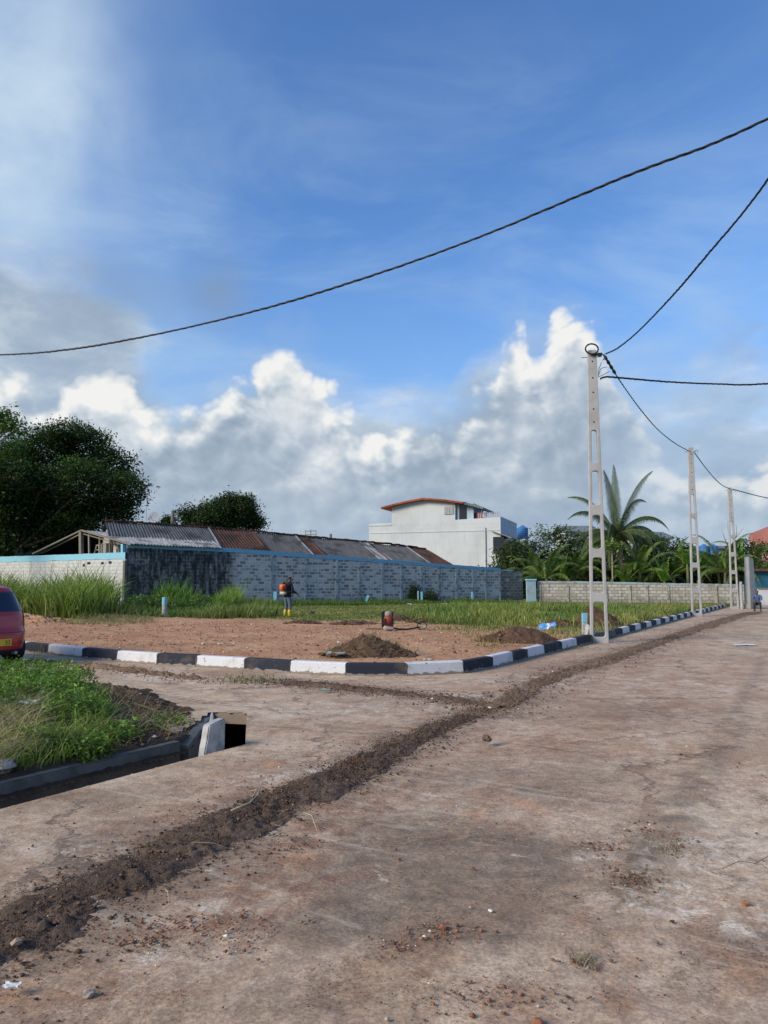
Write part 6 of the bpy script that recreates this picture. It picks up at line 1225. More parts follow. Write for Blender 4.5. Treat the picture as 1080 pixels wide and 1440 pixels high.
# little dead tufts on the road
def tuft(px, py, n, h, c0, c1, label, z=0., sp=.03, name='dead_tuft', w=.004, lean=1.0):
    g = G(px, py, z); o = blades(name, g.x+RNG.normal(size=n)*sp, g.y+RNG.normal(size=n)*sp, np.full(n, z), RNG.uniform(.4, 1, n)*h, w, RNG.uniform(.4, 1, n)*lean, c0, c1, seg=3); return tag(o, label, 'tuft', kind='stuff')
tuft(820, 1352, 60, .07, (.32, .26, .18), (.5, .42, .3), 'small dead grass tuft on the near road', lean=1.4); tuft(928, 1190, 170, .07, (.18, .13, .08), (.36, .28, .18), 'straw litter caught along the slab joint', sp=.10, lean=2.2)
tuft(895, 1240, 160, .06, (.17, .12, .08), (.34, .26, .17), 'second patch of straw litter on the slab joint, nearer', sp=.09, lean=2.2)
tuft(228, 1190, 60, .05, (.15, .19, .05), (.25, .27, .1), 'greenish weed tuft on the near trench edge', sp=.05); tuft(800, 912, 120, .12, (.2, .22, .08), (.32, .3, .14), 'weed tuft on the far trench', sp=.3, w=.01); tuft(345, 958, 160, .14, (.12, .17, .04), (.22, .24, .08), 'green weeds at the left end of the side trench', sp=.3, w=.012); tuft(658, 945, 40, .10, (.2, .2, .08), (.36, .3, .15), 'dry weed in the kerb corner', sp=.04, w=.006); tuft(483, 948, 30, .08, (.2, .2, .08), (.3, .26, .12), 'dry weed at a kerb joint', sp=.03, w=.006)
tuft(52, 935, 30, .55, (.25, .26, .10), (.4, .36, .18), 'tall dry stalks standing in front of the dark kerb block', sp=.08, w=.008, lean=.3)

# ------------------------------------------------------------------ mounds on the lot
def mound(px, py, rx, ry, h, mat, label, straw=0, name='soil_mound', cat='soil mound', seed=0):
    g = G(px, py, .16); e = empty(name, (g.x, g.y, lz(g.x, g.y)), 0, label, cat); n = 70; u = np.linspace(-1.25, 1.25, n); A, B = np.meshgrid(u, u, indexing='ij')
    X = A*rx; Y = B*ry; wob = 1+.35*(fbm((X+g.x)*1.7, (Y+g.y)*1.7, 3, seed+5)-.5)*2; r = np.hypot(A, B)/wob
    Z = h*np.clip(1-r**1.5, -.4, 1)*(.55+.9*fbm((X+g.x)*3, (Y+g.y)*3, 4, seed+9)) + (fbm((X+g.x)*12, (Y+g.y)*12, 3, seed)-.5)*.10*(r < 1.1)
    Z = np.where(r > 1.05, -.12, Z); kd_, _, ks_ = segdist(X+g.x, Y+g.y, KXY); Z = np.where((ks_ < 0) | (kd_ < .13), -.6, Z); i = np.arange(n-1)[:, None]*n+np.arange(n-1)[None, :]; Fc = np.stack([i, i+n, i+n+1, i+1], -1).reshape(-1, 4)
    np_mesh('heap', np.stack([X.ravel(), Y.ravel(), Z.ravel()], 1), Fc, mat, e)
    if straw:
        k = RNG.integers(0, n*n, straw*4); x, y, z = X.ravel()[k], Y.ravel()[k], Z.ravel()[k]; q = r.ravel()[k] < 1.0; x, y, z = x[q][:straw], y[q][:straw], z[q][:straw]
        blades('straw', x, y, z-.01, RNG.uniform(.08, .3, len(x)), .012, RNG.uniform(1.0, 2.5, len(x)), (.15, .10, .055), (.38, .29, .17), seg=3, parent=e)
    n2 = 260; th = RNG.uniform(0, 6.28, n2); rr_ = np.sqrt(RNG.uniform(0, 1.2, n2)); x = np.cos(th)*rr_*rx; y = np.sin(th)*rr_*ry; zz = h*np.clip(1-rr_**1.5, 0, 1)*.9+.02; S = np.clip(RNG.lognormal(-3.8, .5, n2), .01, .06)
    o = scatter_stones('clods', x, y, zz, S, M_STONE, None, palette(n2, [(.10, .055, .036), (.17, .10, .065), (.24, .14, .09)], (3, 3, 1))); o.parent = e
    for q in ('label', 'category'):
        if q in o: del o[q]
    return e
mound(516, 923, .85, .5, .30, M_STRAW, 'brown heap of cut straw and soil just behind the kerb corner', 420, 'straw_heap', 'heap', 3)
mound(728, 902, .95, .6, .30, M_MOUND, 'dark brown soil mound left of the blue sheet', 120, seed=13); mound(560, 873, .55, .4, .20, M_MOUND, 'small soil mound between worker and machine', 60, seed=23); mound(595, 875, .6, .4, .13, M_MOUND, 'low soil mound beside the lying machine', 60, seed=27)
mound(500, 877, .8, .4, .12, M_STRAW, 'flat straw patch between the worker and the soil mounds', 160, 'straw_heap', 'heap', 31)
mound(790, 880, .9, .5, .22, M_MOUND, 'soil mound in the grass left of the nearest pole', 40, seed=43); mound(838, 880, .85, .7, .50, M_MOUND, 'dark soil mound directly behind the nearest pole', 60, seed=53)
mound(35, 876, 1.6, .6, .25, M_LOT, 'low red soil ridge beside the red car', 60, seed=63); mound(425, 876, .6, .35, .10, M_STRAW, 'cut straw lying at the feet of the worker', 160, 'straw_heap', 'heap', 71)

# ------------------------------------------------------------------ marker posts
M_MARKB = mat_flake('marker_blue', (.22, .50, .62), (.5, .52, .5), .66)
def marker(px, py, top, r, label, lean=0., split=.35, Y=None, white=True):
    g = G(px, py, .15) if Y is None else at(px, py, Y); h = at(px, top, g.y).z-g.z; e = empty('marker_post', (g.x, g.y, g.z), 0, label, 'marker post', 'blue and white marker posts'); e.rotation_euler = (0, R(lean), 0)
    MB().box((0, 0, h*(1-split)/2-.1), (r*2, r*2, h*(1-split)+.2)).build('post_shaft', M_WHITEPEEL if white else M_MARKB, e, bevel=.01); MB().box((0, 0, h*(1-split/2)), (r*2.06, r*2.06, h*split)).build('painted_top', M_MARKB, e, bevel=.01); return e
mk = marker(231, 867, 840, .105, 'stubby round marker post with blue top in front of the low bushes')
for ch in list(mk.children): bpy.data.objects.remove(ch)
h_ = at(231, 840, mk.location.y).z-mk.location.z; MB().lathe([(.10, -.2), (.10, h_*.62)], (0, 0, 0), 16).build('post_shaft', M_WHITEPEEL, mk, smooth=False); MB().lathe([(.102, h_*.62), (.102, h_*.96), (.09, h_)], (0, 0, 0), 16).build('painted_top', M_MARKB, mk)
marker(387, 851, 832, .10, 'pale blue marker post by the wall, left of the worker', split=.95); marker(465, 848, 830, .06, 'thin white marker post by the wall, right of the worker'); marker(513, 849, 836, .08, 'tilted pale blue marker post by the wall', 24, .9); marker(588, 848, 831, .05, 'thin white marker post beside the climbing plants'); marker(593, 848, 832, .07, 'pale blue marker post touching the thin white one', split=.9); marker(664, 847, 832, .065, 'pale blue marker post near the right end of the long wall', split=.8)
marker(822, 893, 862, .062, 'square marker post with blue faded face left of the nearest pole', 1.5, .45)
g = G(829, 893, .16); ch_ = empty('broken_block', (g.x, g.y, .2), .5, 'broken white concrete chunk leaning at the nearest pole foot', 'concrete chunk'); MB().add([(-.13,-.1,-.1),(.14,-.1,-.1),(.14,.1,-.1),(-.12,.1,-.1),(-.08,-.08,.22),(.08,-.1,.12),(.1,.08,.2),(-.05,.09,.28)], [(3,2,1,0),(4,5,6,7),(0,1,5,4),(1,2,6,5),(2,3,7,6),(3,0,4,7)]).build('chunk', M_WHITEPEEL, ch_, bevel=.02); MB().box((.05, -.14, -.06), (.12, .05, .1), .3, .4).build('chip', M_WHITEPEEL, ch_, bevel=.01)
# sheets and rubbish
M_BLUES = dirty('blue_sheet', (.08, .25, .55), (.30, .48, .68), 14, .45); M_PAPER = dirty('white_litter', (.66, .68, .68), (.40, .42, .40), 12, .7); M_TEALR = dirty('greenish_rag', (.26, .33, .30), (.14, .18, .16), 8, .8)
def crumple(px, py, w, d, h, mat, label, name='litter', z=.16, zf=lz, seed=0, tilt=0., cat='litter', grp=None, rz=0., stripes=None):
    g = G(px, py, z); n = 9; V = []; Q = []
    for i in range(n):
        for j in range(n): a, b_ = i/(n-1)-.5, j/(n-1)-.5; V.append((a*w+.04*w*math.sin(9*b_+seed), b_*d+.05*d*math.sin(7*a+seed), .012+h*float(fbm(np.array([a*4.+seed]), np.array([b_*4.]), 3, seed)[0])+(a+.5)*tilt))
    for i in range(n-1):
        for j in range(n-1): q = i*n+j; Q.append((q, q+n, q+n+1, q+1))
    o = MB().add(V, Q).build(name, mat); o.location = (g.x, g.y, zf(g.x, g.y) if zf else 0); o.rotation_euler = (0, 0, rz); tag(o, label, cat, grp); return o
o = crumple(770, 892, .44, .30, .14, M_BLUES, 'creased blue and white plastic sheet beside the soil mound', 'plastic_sheet', seed=2, tilt=.06, cat='plastic sheet', rz=-.2); o.rotation_euler = (R(28), 0, -.25); o.location.z += .12
o.data.materials.append(M_PAPER); [setattr(p, 'material_index', 1) for i, p in enumerate(o.data.polygons) if (i//8) in (4,)]
crumple(472, 927, .32, .16, .08, M_TEALR, 'greenish rag lying on the left foot of the straw heap', seed=4, zf=lambda x, y: .22); crumple(477, 919, .09, .07, .06, M_PAPER, 'white scrap above the greenish rag', seed=5, zf=lambda x, y: .34); crumple(317, 908, .34, .14, .05, M_PAPER, 'pale crushed paper on the bare red soil, left', seed=6)
crumple(605, 929, .10, .06, .03, M_PAPER, 'small white scrap behind the kerb corner', seed=7); crumple(589, 882, .40, .16, .04, M_TEALR, 'pale green strip right of the lying machine', seed=8)
crumple(578, 851, .55, .2, .12, M_PAPER, 'white rubbish near the wall behind the machine', seed=9); crumple(668, 850, .5, .25, .10, M_PAPER, 'bright white rubbish near the right marker post', seed=10); crumple(640, 850.5, .35, .2, .1, M_PAPER, 'small white rubbish left of the right marker post', seed=11); crumple(625, 850, .3, .15, .1, M_PAPER, 'white bag scrap in the grass before the long wall', seed=12)
crumple(808, 858, .4, .2, .08, M_PAPER, 'white scrap in the grass below the pale wall', seed=13); crumple(1047, 908, .55, .30, .03, M_PAPER, 'flat white sheet lying on the right of the road', seed=14, zf=None, z=0); crumple(42, 998, .16, .10, .06, dirty('grey_bag', (.42, .5, .5), (.3, .36, .36), 9, .5), 'grey green plastic bag caught in the bed weeds', seed=15, zf=lambda x, y: bz(x, y)+.16, z=.3)
crumple(457, 975, .14, .09, .03, dirty('green_wrap', (.22, .38, .25), (.15, .25, .17), 9, .5), 'crushed green wrapper on the side trench', seed=16, zf=lambda x, y: .03, z=0); crumple(195, 1045, .09, .07, .02, M_WHITEPEEL, 'pale heart shaped leaf on the bare bed soil', 'fallen_leaf', seed=17, zf=bz, z=.2, cat='leaf'); crumple(15, 1400, .06, .035, .015, M_PAPER, 'white scrap at the lower left trench edge', seed=18, zf=lambda x, y: .02, z=0)

# ------------------------------------------------------------------ people
M_SKIN = dirty('brown_skin', (.17, .085, .052), (.12, .06, .038), 12, .55); M_SHIRT = dirty('navy_shirt', (.022, .024, .045), (.012, .013, .025), 8, .9); M_JEANS = dirty('blue_grey_trousers', (.10, .135, .17), (.05, .07, .09), 7, .9)
M_BOOT = dirty('yellow_rubber', (.62, .43, .02), (.35, .24, .03), 9, .4); M_HAIR = dirty('black_hair', (.012, .011, .01), (.02, .018, .016), 20, .7); M_BLUESH = dirty('blue_shirt', (.05, .12, .28), (.03, .07, .17), 8, .9); M_DKTR = dirty('dark_trousers', (.03, .035, .045), (.02, .022, .03), 8, .9); M_SOLE = dirty('dark_sole', (.02, .02, .02), (.04, .035, .03), 8, .8)
class Sk:
    def __init__(s): s.v = []; s.e = []
    def p(s, co, r, par=None): s.v.append((*co, r)); i = len(s.v)-1; (s.e.append((par, i)) if par is not None else 0); return i
    def chain(s, pts, par=None):
        for co, r in pts: par = s.p(co, r, par)
        return par
def lerp3(a, b, t): return tuple(a[i]+(b[i]-a[i])*t for i in range(3))
def hand(s, par, w, d, side, curl=.8):
    """palm and five fingers: w wrist position, d direction of the forearm, side +-1; fingers curl downwards round a grip"""
    w = Vector(w); d = Vector(d).normalized(); acr = d.cross(Vector((0, 0, 1))).normalized()*side; dn = Vector((0, 0, -1)); palm = w+d*.045; pi_ = s.p(palm, (.026, .016), par); kn = s.p(w+d*.085, (.032, .013), pi_)
    for k, (o, L) in enumerate(((-.030, .070), (-.010, .080), (.010, .075), (.028, .060))):
        b = w+d*.09+acr*o; i = s.p(b, .0095, kn); a1 = b+(d*.7+dn*.7*curl).normalized()*L*.45; i = s.p(a1, .0085, i); a2 = a1+(dn*curl+d*.15).normalized()*L*.32; i = s.p(a2, .008, i); s.p(a2+(dn*.5*curl-d*.6).normalized()*L*.26, .007, i)
    t0 = w+d*.035-acr*.032; i = s.p(t0, .012, pi_); t1 = t0+(d*.6-acr*.5+dn*.5).normalized()*.033; i = s.p(t1, .010, i); s.p(t1+(d*.6+acr*.3+dn*.5).normalized()*.028, .008, i)
def person(loc, rz, J, label, shirt, trous, boots=None, hat=None, sleeve=.55, scale=1.):
    """J: joints pelvis, waist, chest, neck, head, shoulder/elbow/wrist L,R and hip/knee/ankle/toe L,R"""
    root = empty('person', loc, rz, label, 'person'); root.scale = (scale,)*3; s = Sk(); j = J
    pe = s.p(j['pelvis'], (.11, .08)); wa = s.p(j['waist'], (.11, .08), pe); ch = s.p(j['chest'], (.135, .09), wa); nk0 = s.p(lerp3(j['chest'], j['neck'], .7), (.085, .07), ch); nk = s.p(j['neck'], .05, nk0)
    h = Vector(j['head']); fw = Vector(j['face']).normalized(); hd = s.p(tuple(h-Vector((0, 0, .075))-fw*.0), (.060, .066), nk); hd = s.p(tuple(h), (.076, .090), hd); hd = s.p(tuple(h+Vector((0, 0, .075))), (.062, .075), hd)
    for sd, q in ((-1, 'L'), (1, 'R')):
        sh, el, wr = j['sh'+q], j['el'+q], j['wr'+q]; i = s.p(sh, .062, ch); i = s.p(lerp3(sh, el, .5), .047, i); i = s.p(el, .040, i); i = s.p(lerp3(el, wr, .35), .038, i); i = s.p(wr, .025, i); hand(s, i, wr, Vector(wr)-Vector(el), sd)
        hp, kn, an, to = j['hp'+q], j['kn'+q], j['an'+q], j['to'+q]; i = s.p(hp, .070, pe); i = s.p(lerp3(hp, kn, .5), .064, i); i = s.p(kn, .050, i); i = s.p(lerp3(kn, an, .35), .055, i); i = s.p(an, .036, i); i = s.p(lerp3(an, to, .5), (.042, .034), i); s.p(to, (.04, .024), i)
    body = skin('body', s.v, s.e, M_SKIN, root)
    # face: eyes, nose, mouth, ears
    rt = fw.cross(Vector((0, 0, 1))).normalized()
    m = MB(); nb = h+fw*.088; m.add([nb+Vector((0, 0, .018)), nb+rt*.014-Vector((0, 0, .02)), nb-rt*.014-Vector((0, 0, .02)), nb+fw*.022-Vector((0, 0, .018))], [(0,1,3),(0,3,2),(1,2,3)]); m.build('nose', M_SKIN, root, smooth=True)
    for sd in (-1, 1): MB().lathe([(0, -.009), (.009, 0), (0, .009)], tuple(h+fw*.080+rt*.03*sd+Vector((0, 0, .012))), 8).build('eye', M_HAIR, root); MB().lathe([(.004, -.028), (.014, -.012), (.017, .012), (.004, .03)], tuple(h+rt*.079*sd), 8).build('ear', M_SKIN, root, smooth=True)
    MB().bar(tuple(h+fw*.082-rt*.022-Vector((0, 0, .046))), tuple(h+fw*.082+rt*.022-Vector((0, 0, .046))), .008).build('mouth', M_HAIR, root)
    hs = Sk(); i = hs.p(tuple(h-fw*.022-Vector((0, 0, .02))), (.080, .082)); i = hs.p(tuple(h-fw*.012+Vector((0, 0, .045))), (.084, .090), i); hs.p(tuple(h-fw*.006+Vector((0, 0, .088))), (.06, .066), i); skin('hair', hs.v, hs.e, M_HAIR, root)
    if hat:
        hs = Sk(); i = hs.p(tuple(h+Vector((0, 0, .05))), (.090, .098)); hs.p(tuple(h+Vector((0, 0, .108))), (.060, .070), i); o = skin('cap', hs.v, hs.e, hat, root); m = MB(); m.add([h+fw*.08-rt*.07+Vector((0, 0, .05)), h+fw*.08+rt*.07+Vector((0, 0, .05)), h+fw*.165+rt*.045+Vector((0, 0, .035)), h+fw*.165-rt*.045+Vector((0, 0, .035))], [(0,1,2,3)]); m.build('cap_peak', hat, root)
    # shirt
    t = Sk(); lo = tuple(Vector(j['pelvis'])-(Vector(j['waist'])-Vector(j['pelvis']))*.35); a0 = t.p(lo, (.150, .122)); a = t.p(lerp3(j['pelvis'], j['waist'], .3), (.155, .125), a0); b = t.p(j['waist'], (.148, .115), a); c = t.p(j['chest'], (.172, .128), b); t.p(lerp3(j['chest'], j['neck'], .75), (.085, .075), c)
    for q in 'LR':
        sh, el, wr = j['sh'+q], j['el'+q], j['wr'+q]; i = t.p(sh, .075, c); i = t.p(lerp3(sh, el, .5), .062, i)
        if sleeve > .6: i = t.p(el, .053, i); i = t.p(lerp3(el, wr, .8), .040, i)
        else: i = t.p(lerp3(sh, el, .85), .060, i)
    skin('shirt', t.v, t.e, shirt, root)
    if boots:
        hm = MB(); hm.lathe([(.155, .80), (.160, .88), (.150, 1.0), (.140, 1.08)], (0, .01, 0), 20); hm.v = [(x*1.02, (y-.01)*.84+.01, z+.012*math.sin(9*x)) for x, y, z in hm.v]; hm.build('shirt_hem', shirt, root, smooth=True)
    t = Sk(); a = t.p(j['pelvis'], (.155, .122)); t.p(lerp3(j['pelvis'], j['waist'], .45), (.145, .112), a)
    for q in 'LR':
        hp, kn, an = j['hp'+q], j['kn'+q], j['an'+q]; i = t.p(hp, .104, a); i = t.p(lerp3(hp, kn, .5), .092, i); i = t.p(kn, .074, i); i = t.p(lerp3(kn, an, .62 if boots else .9), .062 if boots else .06, i)
    skin('trousers', t.v, t.e, trous, root)
    for q in 'LR':
        kn, an, to = j['kn'+q], j['an'+q], j['to'+q]; t = Sk()
        if boots: i = t.p(lerp3(kn, an, .34), .082); i = t.p(lerp3(kn, an, .75), .064, i); i = t.p(an, .056, i)
        else: i = t.p(lerp3(kn, an, .97), .048)
        i = t.p(lerp3(an, to, .5), (.054, .044), i); t.p(to, (.052, .034), i); skin('boot' if boots else 'sandal', t.v, t.e, boots or M_SOLE, root)
    return root
W = dict(pelvis=(0, 0, .88), waist=(0, .02, 1.0), chest=(0, .05, 1.20), neck=(0, .075, 1.38), head=(0, .12, 1.50), face=(.05, 1, -.35),
    shL=(-.17, .04, 1.30), elL=(-.24, .10, 1.05), wrL=(-.17, .32, .97), shR=(.17, .04, 1.30), elR=(.25, .06, 1.04), wrR=(.24, .30, .92),
    hpL=(-.09, 0, .82), knL=(-.12, .06, .46), anL=(-.14, -.02, .08), toL=(-.16, .13, .035), hpR=(.09, 0, .82), knR=(.13, .03, .46), anR=(.15, -.04, .08), toR=(.18, .11, .035))
pg = G(404, 867.5, .16); wk = (pg.x, pg.y, lz(pg.x, pg.y)-.01); WR = R(-40)
person(wk, WR, W, 'worker in navy shirt and yellow boots cutting grass with a brush cutter', M_SHIRT, M_JEANS, M_BOOT, M_SHIRT, .85)
# backpack brush cutter
M_ORANGE = dirty('orange_plastic', (.72, .13, .02), (.45, .08, .02), 8, .45); M_REDP = dirty('red_brown_plastic', (.24, .045, .03), (.12, .03, .022), 8, .5)
def backpack(e, oc):
    MB().box((0, 0, .02), (.34, .05, .46)).build('back_frame', M_BLACK, e, bevel=.015)
    MB().lathe([(.06, -.15), (.13, -.13), (.145, 0), (.13, .10), (.05, .13)], (0, -.15, .02), 14).build('engine_housing', oc, e, smooth=True)
    m = MB(); [m.box((0, -.15, -.08+.035*k), (.31, .24, .012)) for k in range(5)]; m.build('cooling_fins', M_BLACK, e)
    MB().box((0, -.13, -.20), (.28, .18, .11)).build('fuel_tank', dirty('tank_white', (.55, .52, .45), (.4, .36, .3), 6, .5) if 'tank_white' not in bpy.data.materials else bpy.data.materials['tank_white'], e, bevel=.03)
    MB().lathe([(.05, 0), (.06, .05), (.03, .08)], (.03, -.14, .14), 10).build('air_filter', M_BLACK, e); MB().lathe([(.025, 0), (.025, .03)], (.09, -.2, -.15), 8).build('fuel_cap', oc, e)
    for sx in (-.1, .1): MB().tube([(sx, .02, .2), (sx, .14, .26), (sx*1.1, .26, .12), (sx*1.2, .24, -.06), (sx*1.1, .03, -.18)], .016, 6).build('shoulder_strap', M_BLACK, e)
bpk = empty('backpack_brush_cutter', Vector(wk)+Matrix.Rotation(WR, 3, 'Z') @ Vector((0, -.10, 1.17)), WR, 'orange backpack brush cutter worn by the worker', 'brush cutter'); backpack(bpk, M_ORANGE)
MB().tube([(.1, -.16, -.08), (.26, -.05, -.16), (.33, .2, -.22), (.25, .42, -.22)], .018, 8).build('drive_hose', M_BLACK, bpk, smooth=True); sh0 = Vector((.27, .35, -.20)); sh1 = Vector((.30, 1.25, -1.02)); sh2 = Vector((-.16, .42, -.16))
MB().tube([tuple(sh0-(sh1-sh0)*.12), tuple(sh1)], .014, 8).build('shaft', M_METAL, bpk); MB().tube([tuple(sh0+(sh1-sh0)*.06), (.10, .50, -.17), tuple(sh2)], .013, 7).build('handle', M_BLACK, bpk, smooth=True)
MB().lathe([(.05, -.02), (.07, .0), (.03, .05)], tuple(sh1), 10).build('cutter_head', M_BLACK, bpk); MB().add([tuple(sh1+Vector(v)) for v in ((-.15, -.16, -.01), (.15, -.16, -.01), (.13, 0, .05), (-.13, 0, .05))], [(0,1,2,3)]).build('guard', M_BLACK, bpk)
# the second machine lying on the bare soil
g = G(545, 886.5, .16); b2 = empty('backpack_brush_cutter', (g.x, g.y, lz(g.x, g.y)+.27), R(12), 'red brown backpack brush cutter standing unused on the bare soil', 'brush cutter'); backpack(b2, M_REDP)
MB().lathe([(.09, .12), (.11, .16), (.10, .24), (.05, .27)], (0, -.12, 0), 12).build('pale_cover', M_PALEWOOD, b2, smooth=True)
MB().tube([(.05, -.1, -.2), (.3, -.1, -.24), (.55, -.15, -.245), (.8, -.05, -.22), (.95, 0, -.20)], .022, 7).build('drive_hose', M_BLACK, b2, smooth=True); MB().tube([(-.12, 0, -.24), (-.45, .05, -.24), (-.62, .0, -.235)], .013, 6).build('shaft', M_BLACK, b2)
pts = [(1.02+.14*math.cos(t*.35), .03*math.sin(t*.5), -.16+.11*math.sin(t*.35)) for t in range(20)]; MB().tube(pts, .014, 6).build('coiled_handle', M_BLACK, b2, smooth=True); MB().bar((.82, 0, -.06), (1.0, .03, -.12), .03).build('grip', M_BLACK, b2); MB().lathe([(.03, 0), (.05, .02), (.03, .05)], (1.1, -.1, -.22), 9).build('cutter_head', M_METAL, b2)
# crouching person by the gate
S_ = dict(pelvis=(0, -.02, .50), waist=(0, .0, .62), chest=(0, .06, .82), neck=(0, .11, .98), head=(0, .17, 1.11), face=(0, 1, -.3),
    shL=(-.17, .06, .90), elL=(-.24, .22, .70), wrL=(-.14, .42, .62), shR=(.17, .06, .90), elR=(.24, .22, .68), wrR=(.14, .42, .58),
    hpL=(-.09, 0, .47), knL=(-.15, .38, .50), anL=(-.16, .30, .09), toL=(-.17, .46, .035), hpR=(.09, 0, .47), knR=(.15, .38, .50), anR=(.16, .30, .09), toR=(.17, .46, .035))
g = G(1066, 860); person((g.x, g.y, 0), R(150), S_, 'person in blue shirt sitting low beside the gate column', M_BLUESH, M_DKTR, None, None, .4, .92)
st_ = empty('low_stool', (g.x, g.y, 0), R(150), 'low stool under the seated person by the gate', 'stool'); MB().box((0, -.02, .34), (.34, .3, .04)).build('seat', M_WOOD, st_, bevel=.008); [MB().bar((x, y-.02, 0), (x*.9, y*.9-.02, .33), .035).build('leg', M_WOOD, st_) for x in (-.14, .14) for y in (-.11, .11)]

# ------------------------------------------------------------------ red hatchback on the side road
M_CAR, tt, bb = newmat('dark_red_paint'); _n = tt.noise(geo(tt), 5, 5, .6); finish(tt, bb, tt.mix(tt.mapr(_n, .4, .7), (.40, .016, .022), (.32, .018, .024)), tt.mapr(_n, .3, .7, .22, .38)); bb.inputs['Coat Weight'].default_value = .5; bb.inputs['Coat Roughness'].default_value = .08
M_CGL, tt, bb = newmat('tinted_glass'); finish(tt, bb, (.012, .02, .04), .06, spec=.6)
M_LAMPR, tt, bb = newmat('red_lens'); finish(tt, bb, (.40, .012, .018), .15); M_LAMPW, tt, bb = newmat('clear_lens'); finish(tt, bb, (.72, .72, .75), .15)
M_PLATE = dirty('yellow_plate', (.62, .44, .03), (.5, .35, .03), 9, .5); M_TYRE = dirty('tyre_rubber', (.018, .018, .018), (.04, .035, .03), 10, .9)
def car():
    hd = Vector((-.86, .51)); cx, cy = None, None; L = 3.6
    zs = [(.20, .66, .12, 3.50), (.28, .745, .03, 3.57), (.45, .785, 0, 3.6), (.60, .795, .01, 3.59), (.70, .80, .06, 3.54), (.82, .80, .085, 3.42), (.92, .785, .11, 3.1), (.96, .765, .13, 2.75), (1.02, .745, .155, 2.62), (1.2, .69, .25, 2.35), (1.36, .635, .35, 2.08), (1.43, .60, .42, 1.95), (1.47, .53, .52, 1.83), (1.49, .40, .68, 1.65), (1.495, .15, .9, 1.4)]
    zz = np.array([z[0] for z in zs]); A = np.array(zs)
    def surf(th, z, off=0.):
        hw, y0, y1 = [np.interp(z, zz, A[:, k]) for k in (1, 2, 3)]; n = 2/4.6; c, s_ = np.cos(th), np.sin(th); hy = (y1-y0)/2
        # corner radius independent of length: superellipse made from a rounded rectangle
        r = np.minimum(.26, hw*.9); X = np.sign(c)*np.abs(c)**n*hw; 
        t_ = np.abs(s_)**n; Y = np.sign(s_)*(hy - r*1.2*(1-np.clip(np.abs(np.sign(s_)*t_), 0, 1)) if False else hy*t_)
        return np.stack([X*(1+off/np.maximum(hw, .2)), Y*(1+off/np.maximum(hy, .3))+(y0+y1)/2, z+0*X], -1)
    root = empty('parked_car', (0, 0, 0), 0, 'dark red hatchback parked on the side road, cut by the left edge', 'car')
    nt = 260; th = np.linspace(0, 2*math.pi, nt, endpoint=False); zl = np.concatenate([np.interp(np.linspace(0, 1, 60), np.linspace(0, 1, len(zz)), zz)]); T, Z = np.meshgrid(th, zl); P = surf(T, Z); nz = len(zl)
    V = P.reshape(-1, 3); i = np.arange(nz-1)[:, None]*nt+np.arange(nt)[None, :]; j = np.arange(nz-1)[:, None]*nt+(np.arange(nt)+1)[None, :] % nt; j = np.arange(nz-1)[:, None]*nt+((np.arange(nt)+1) % nt)[None, :]
    Fc = np.stack([i, j, j+nt, i+nt], -1).reshape(-1, 4); c = V[Fc].mean(1); k = np.ones(len(Fc), bool)
    for wy in (.62, 2.95): k &= ~(((c[:, 1]-wy)**2+(c[:, 2]-.29)**2 < .34**2) & (np.abs(c[:, 0]) > .45))
    top = len(V)-nt; cap = [(top+a, top+(a+1) % nt, len(V)) for a in range(nt)]; V = np.vstack([V, [0, 1.15, 1.497]]); np_mesh('body', V, [Fc[k], np.array(cap)], M_CAR, root, smooth=True)
    def pt(name, t0, t1, z0, z1, off, mat, par=root, shape=None, nn=24):
        a = np.linspace(t0, t1, nn); b = np.linspace(z0, z1, 14); T, Z = np.meshgrid(a, b)
        if shape: T, Z = shape(T, Z, (T-t0)/(t1-t0), (Z-z0)/(z1-z0))
        Q = surf(T, Z, off).reshape(-1, 3); Qi = surf(T, Z, -.02).reshape(-1, 3); i = np.arange(13)[:, None]*nn+np.arange(nn-1)[None, :]; Fq = np.stack([i, i+1, i+1+nn, i+nn], -1).reshape(-1, 4); n0 = len(Q)
        bd = [k for k in range(nn)]+[nn*r+nn-1 for r in range(1, 14)]+[nn*13+k for k in range(nn-2, -1, -1)]+[nn*r for r in range(12, 0, -1)]; ring = [(bd[q], bd[(q+1) % len(bd)], bd[(q+1) % len(bd)]+n0, bd[q]+n0) for q in range(len(bd))]
        return np_mesh(name, np.vstack([Q, Qi]), np.vstack([Fq, np.array(ring)]), mat, par, smooth=True)
    B = -math.pi/2      # rear centre
    # angle at which |x| = f*hw on the rear: |cos|^n = f
    def ang(f): return math.acos(min(1, abs(f))**(4.6/2))*-1 if f >= 0 else -math.pi+math.acos(min(1, abs(f))**(4.6/2))
    rear = lambda f0, f1: (ang(f0), ang(f1))
    def shp(f0, f1, tp=.0):
        def g_(T, Z, u, v):
            f = (f0+(f1-f0)*u); f = f*(1-tp*v); c = np.clip(np.abs(f), 0, .9995)**(4.6/2); t = np.where(f >= 0, -np.arccos(c), -math.pi+np.arccos(c)); return t, Z
        return g_
    pt('rear_window', 0, 1, .995, 1.36, .006, M_CGL, shape=shp(-.90, .90, .03))
    for sd in (-1, 1):
        f0, f1 = .84, .978; o = pt('tail_light', 0, 1, .70, 1.02, .012, M_LAMPR, shape=shp(f0*sd, f1*sd)); pt('clear_lens', 0, 1, .74, .94, .024, M_LAMPW, o, shape=shp(.93*sd, .968*sd))
        pt('seam', 0, 1, .62, .98, .004, M_BLACK, shape=shp(.825*sd, .835*sd), nn=4)
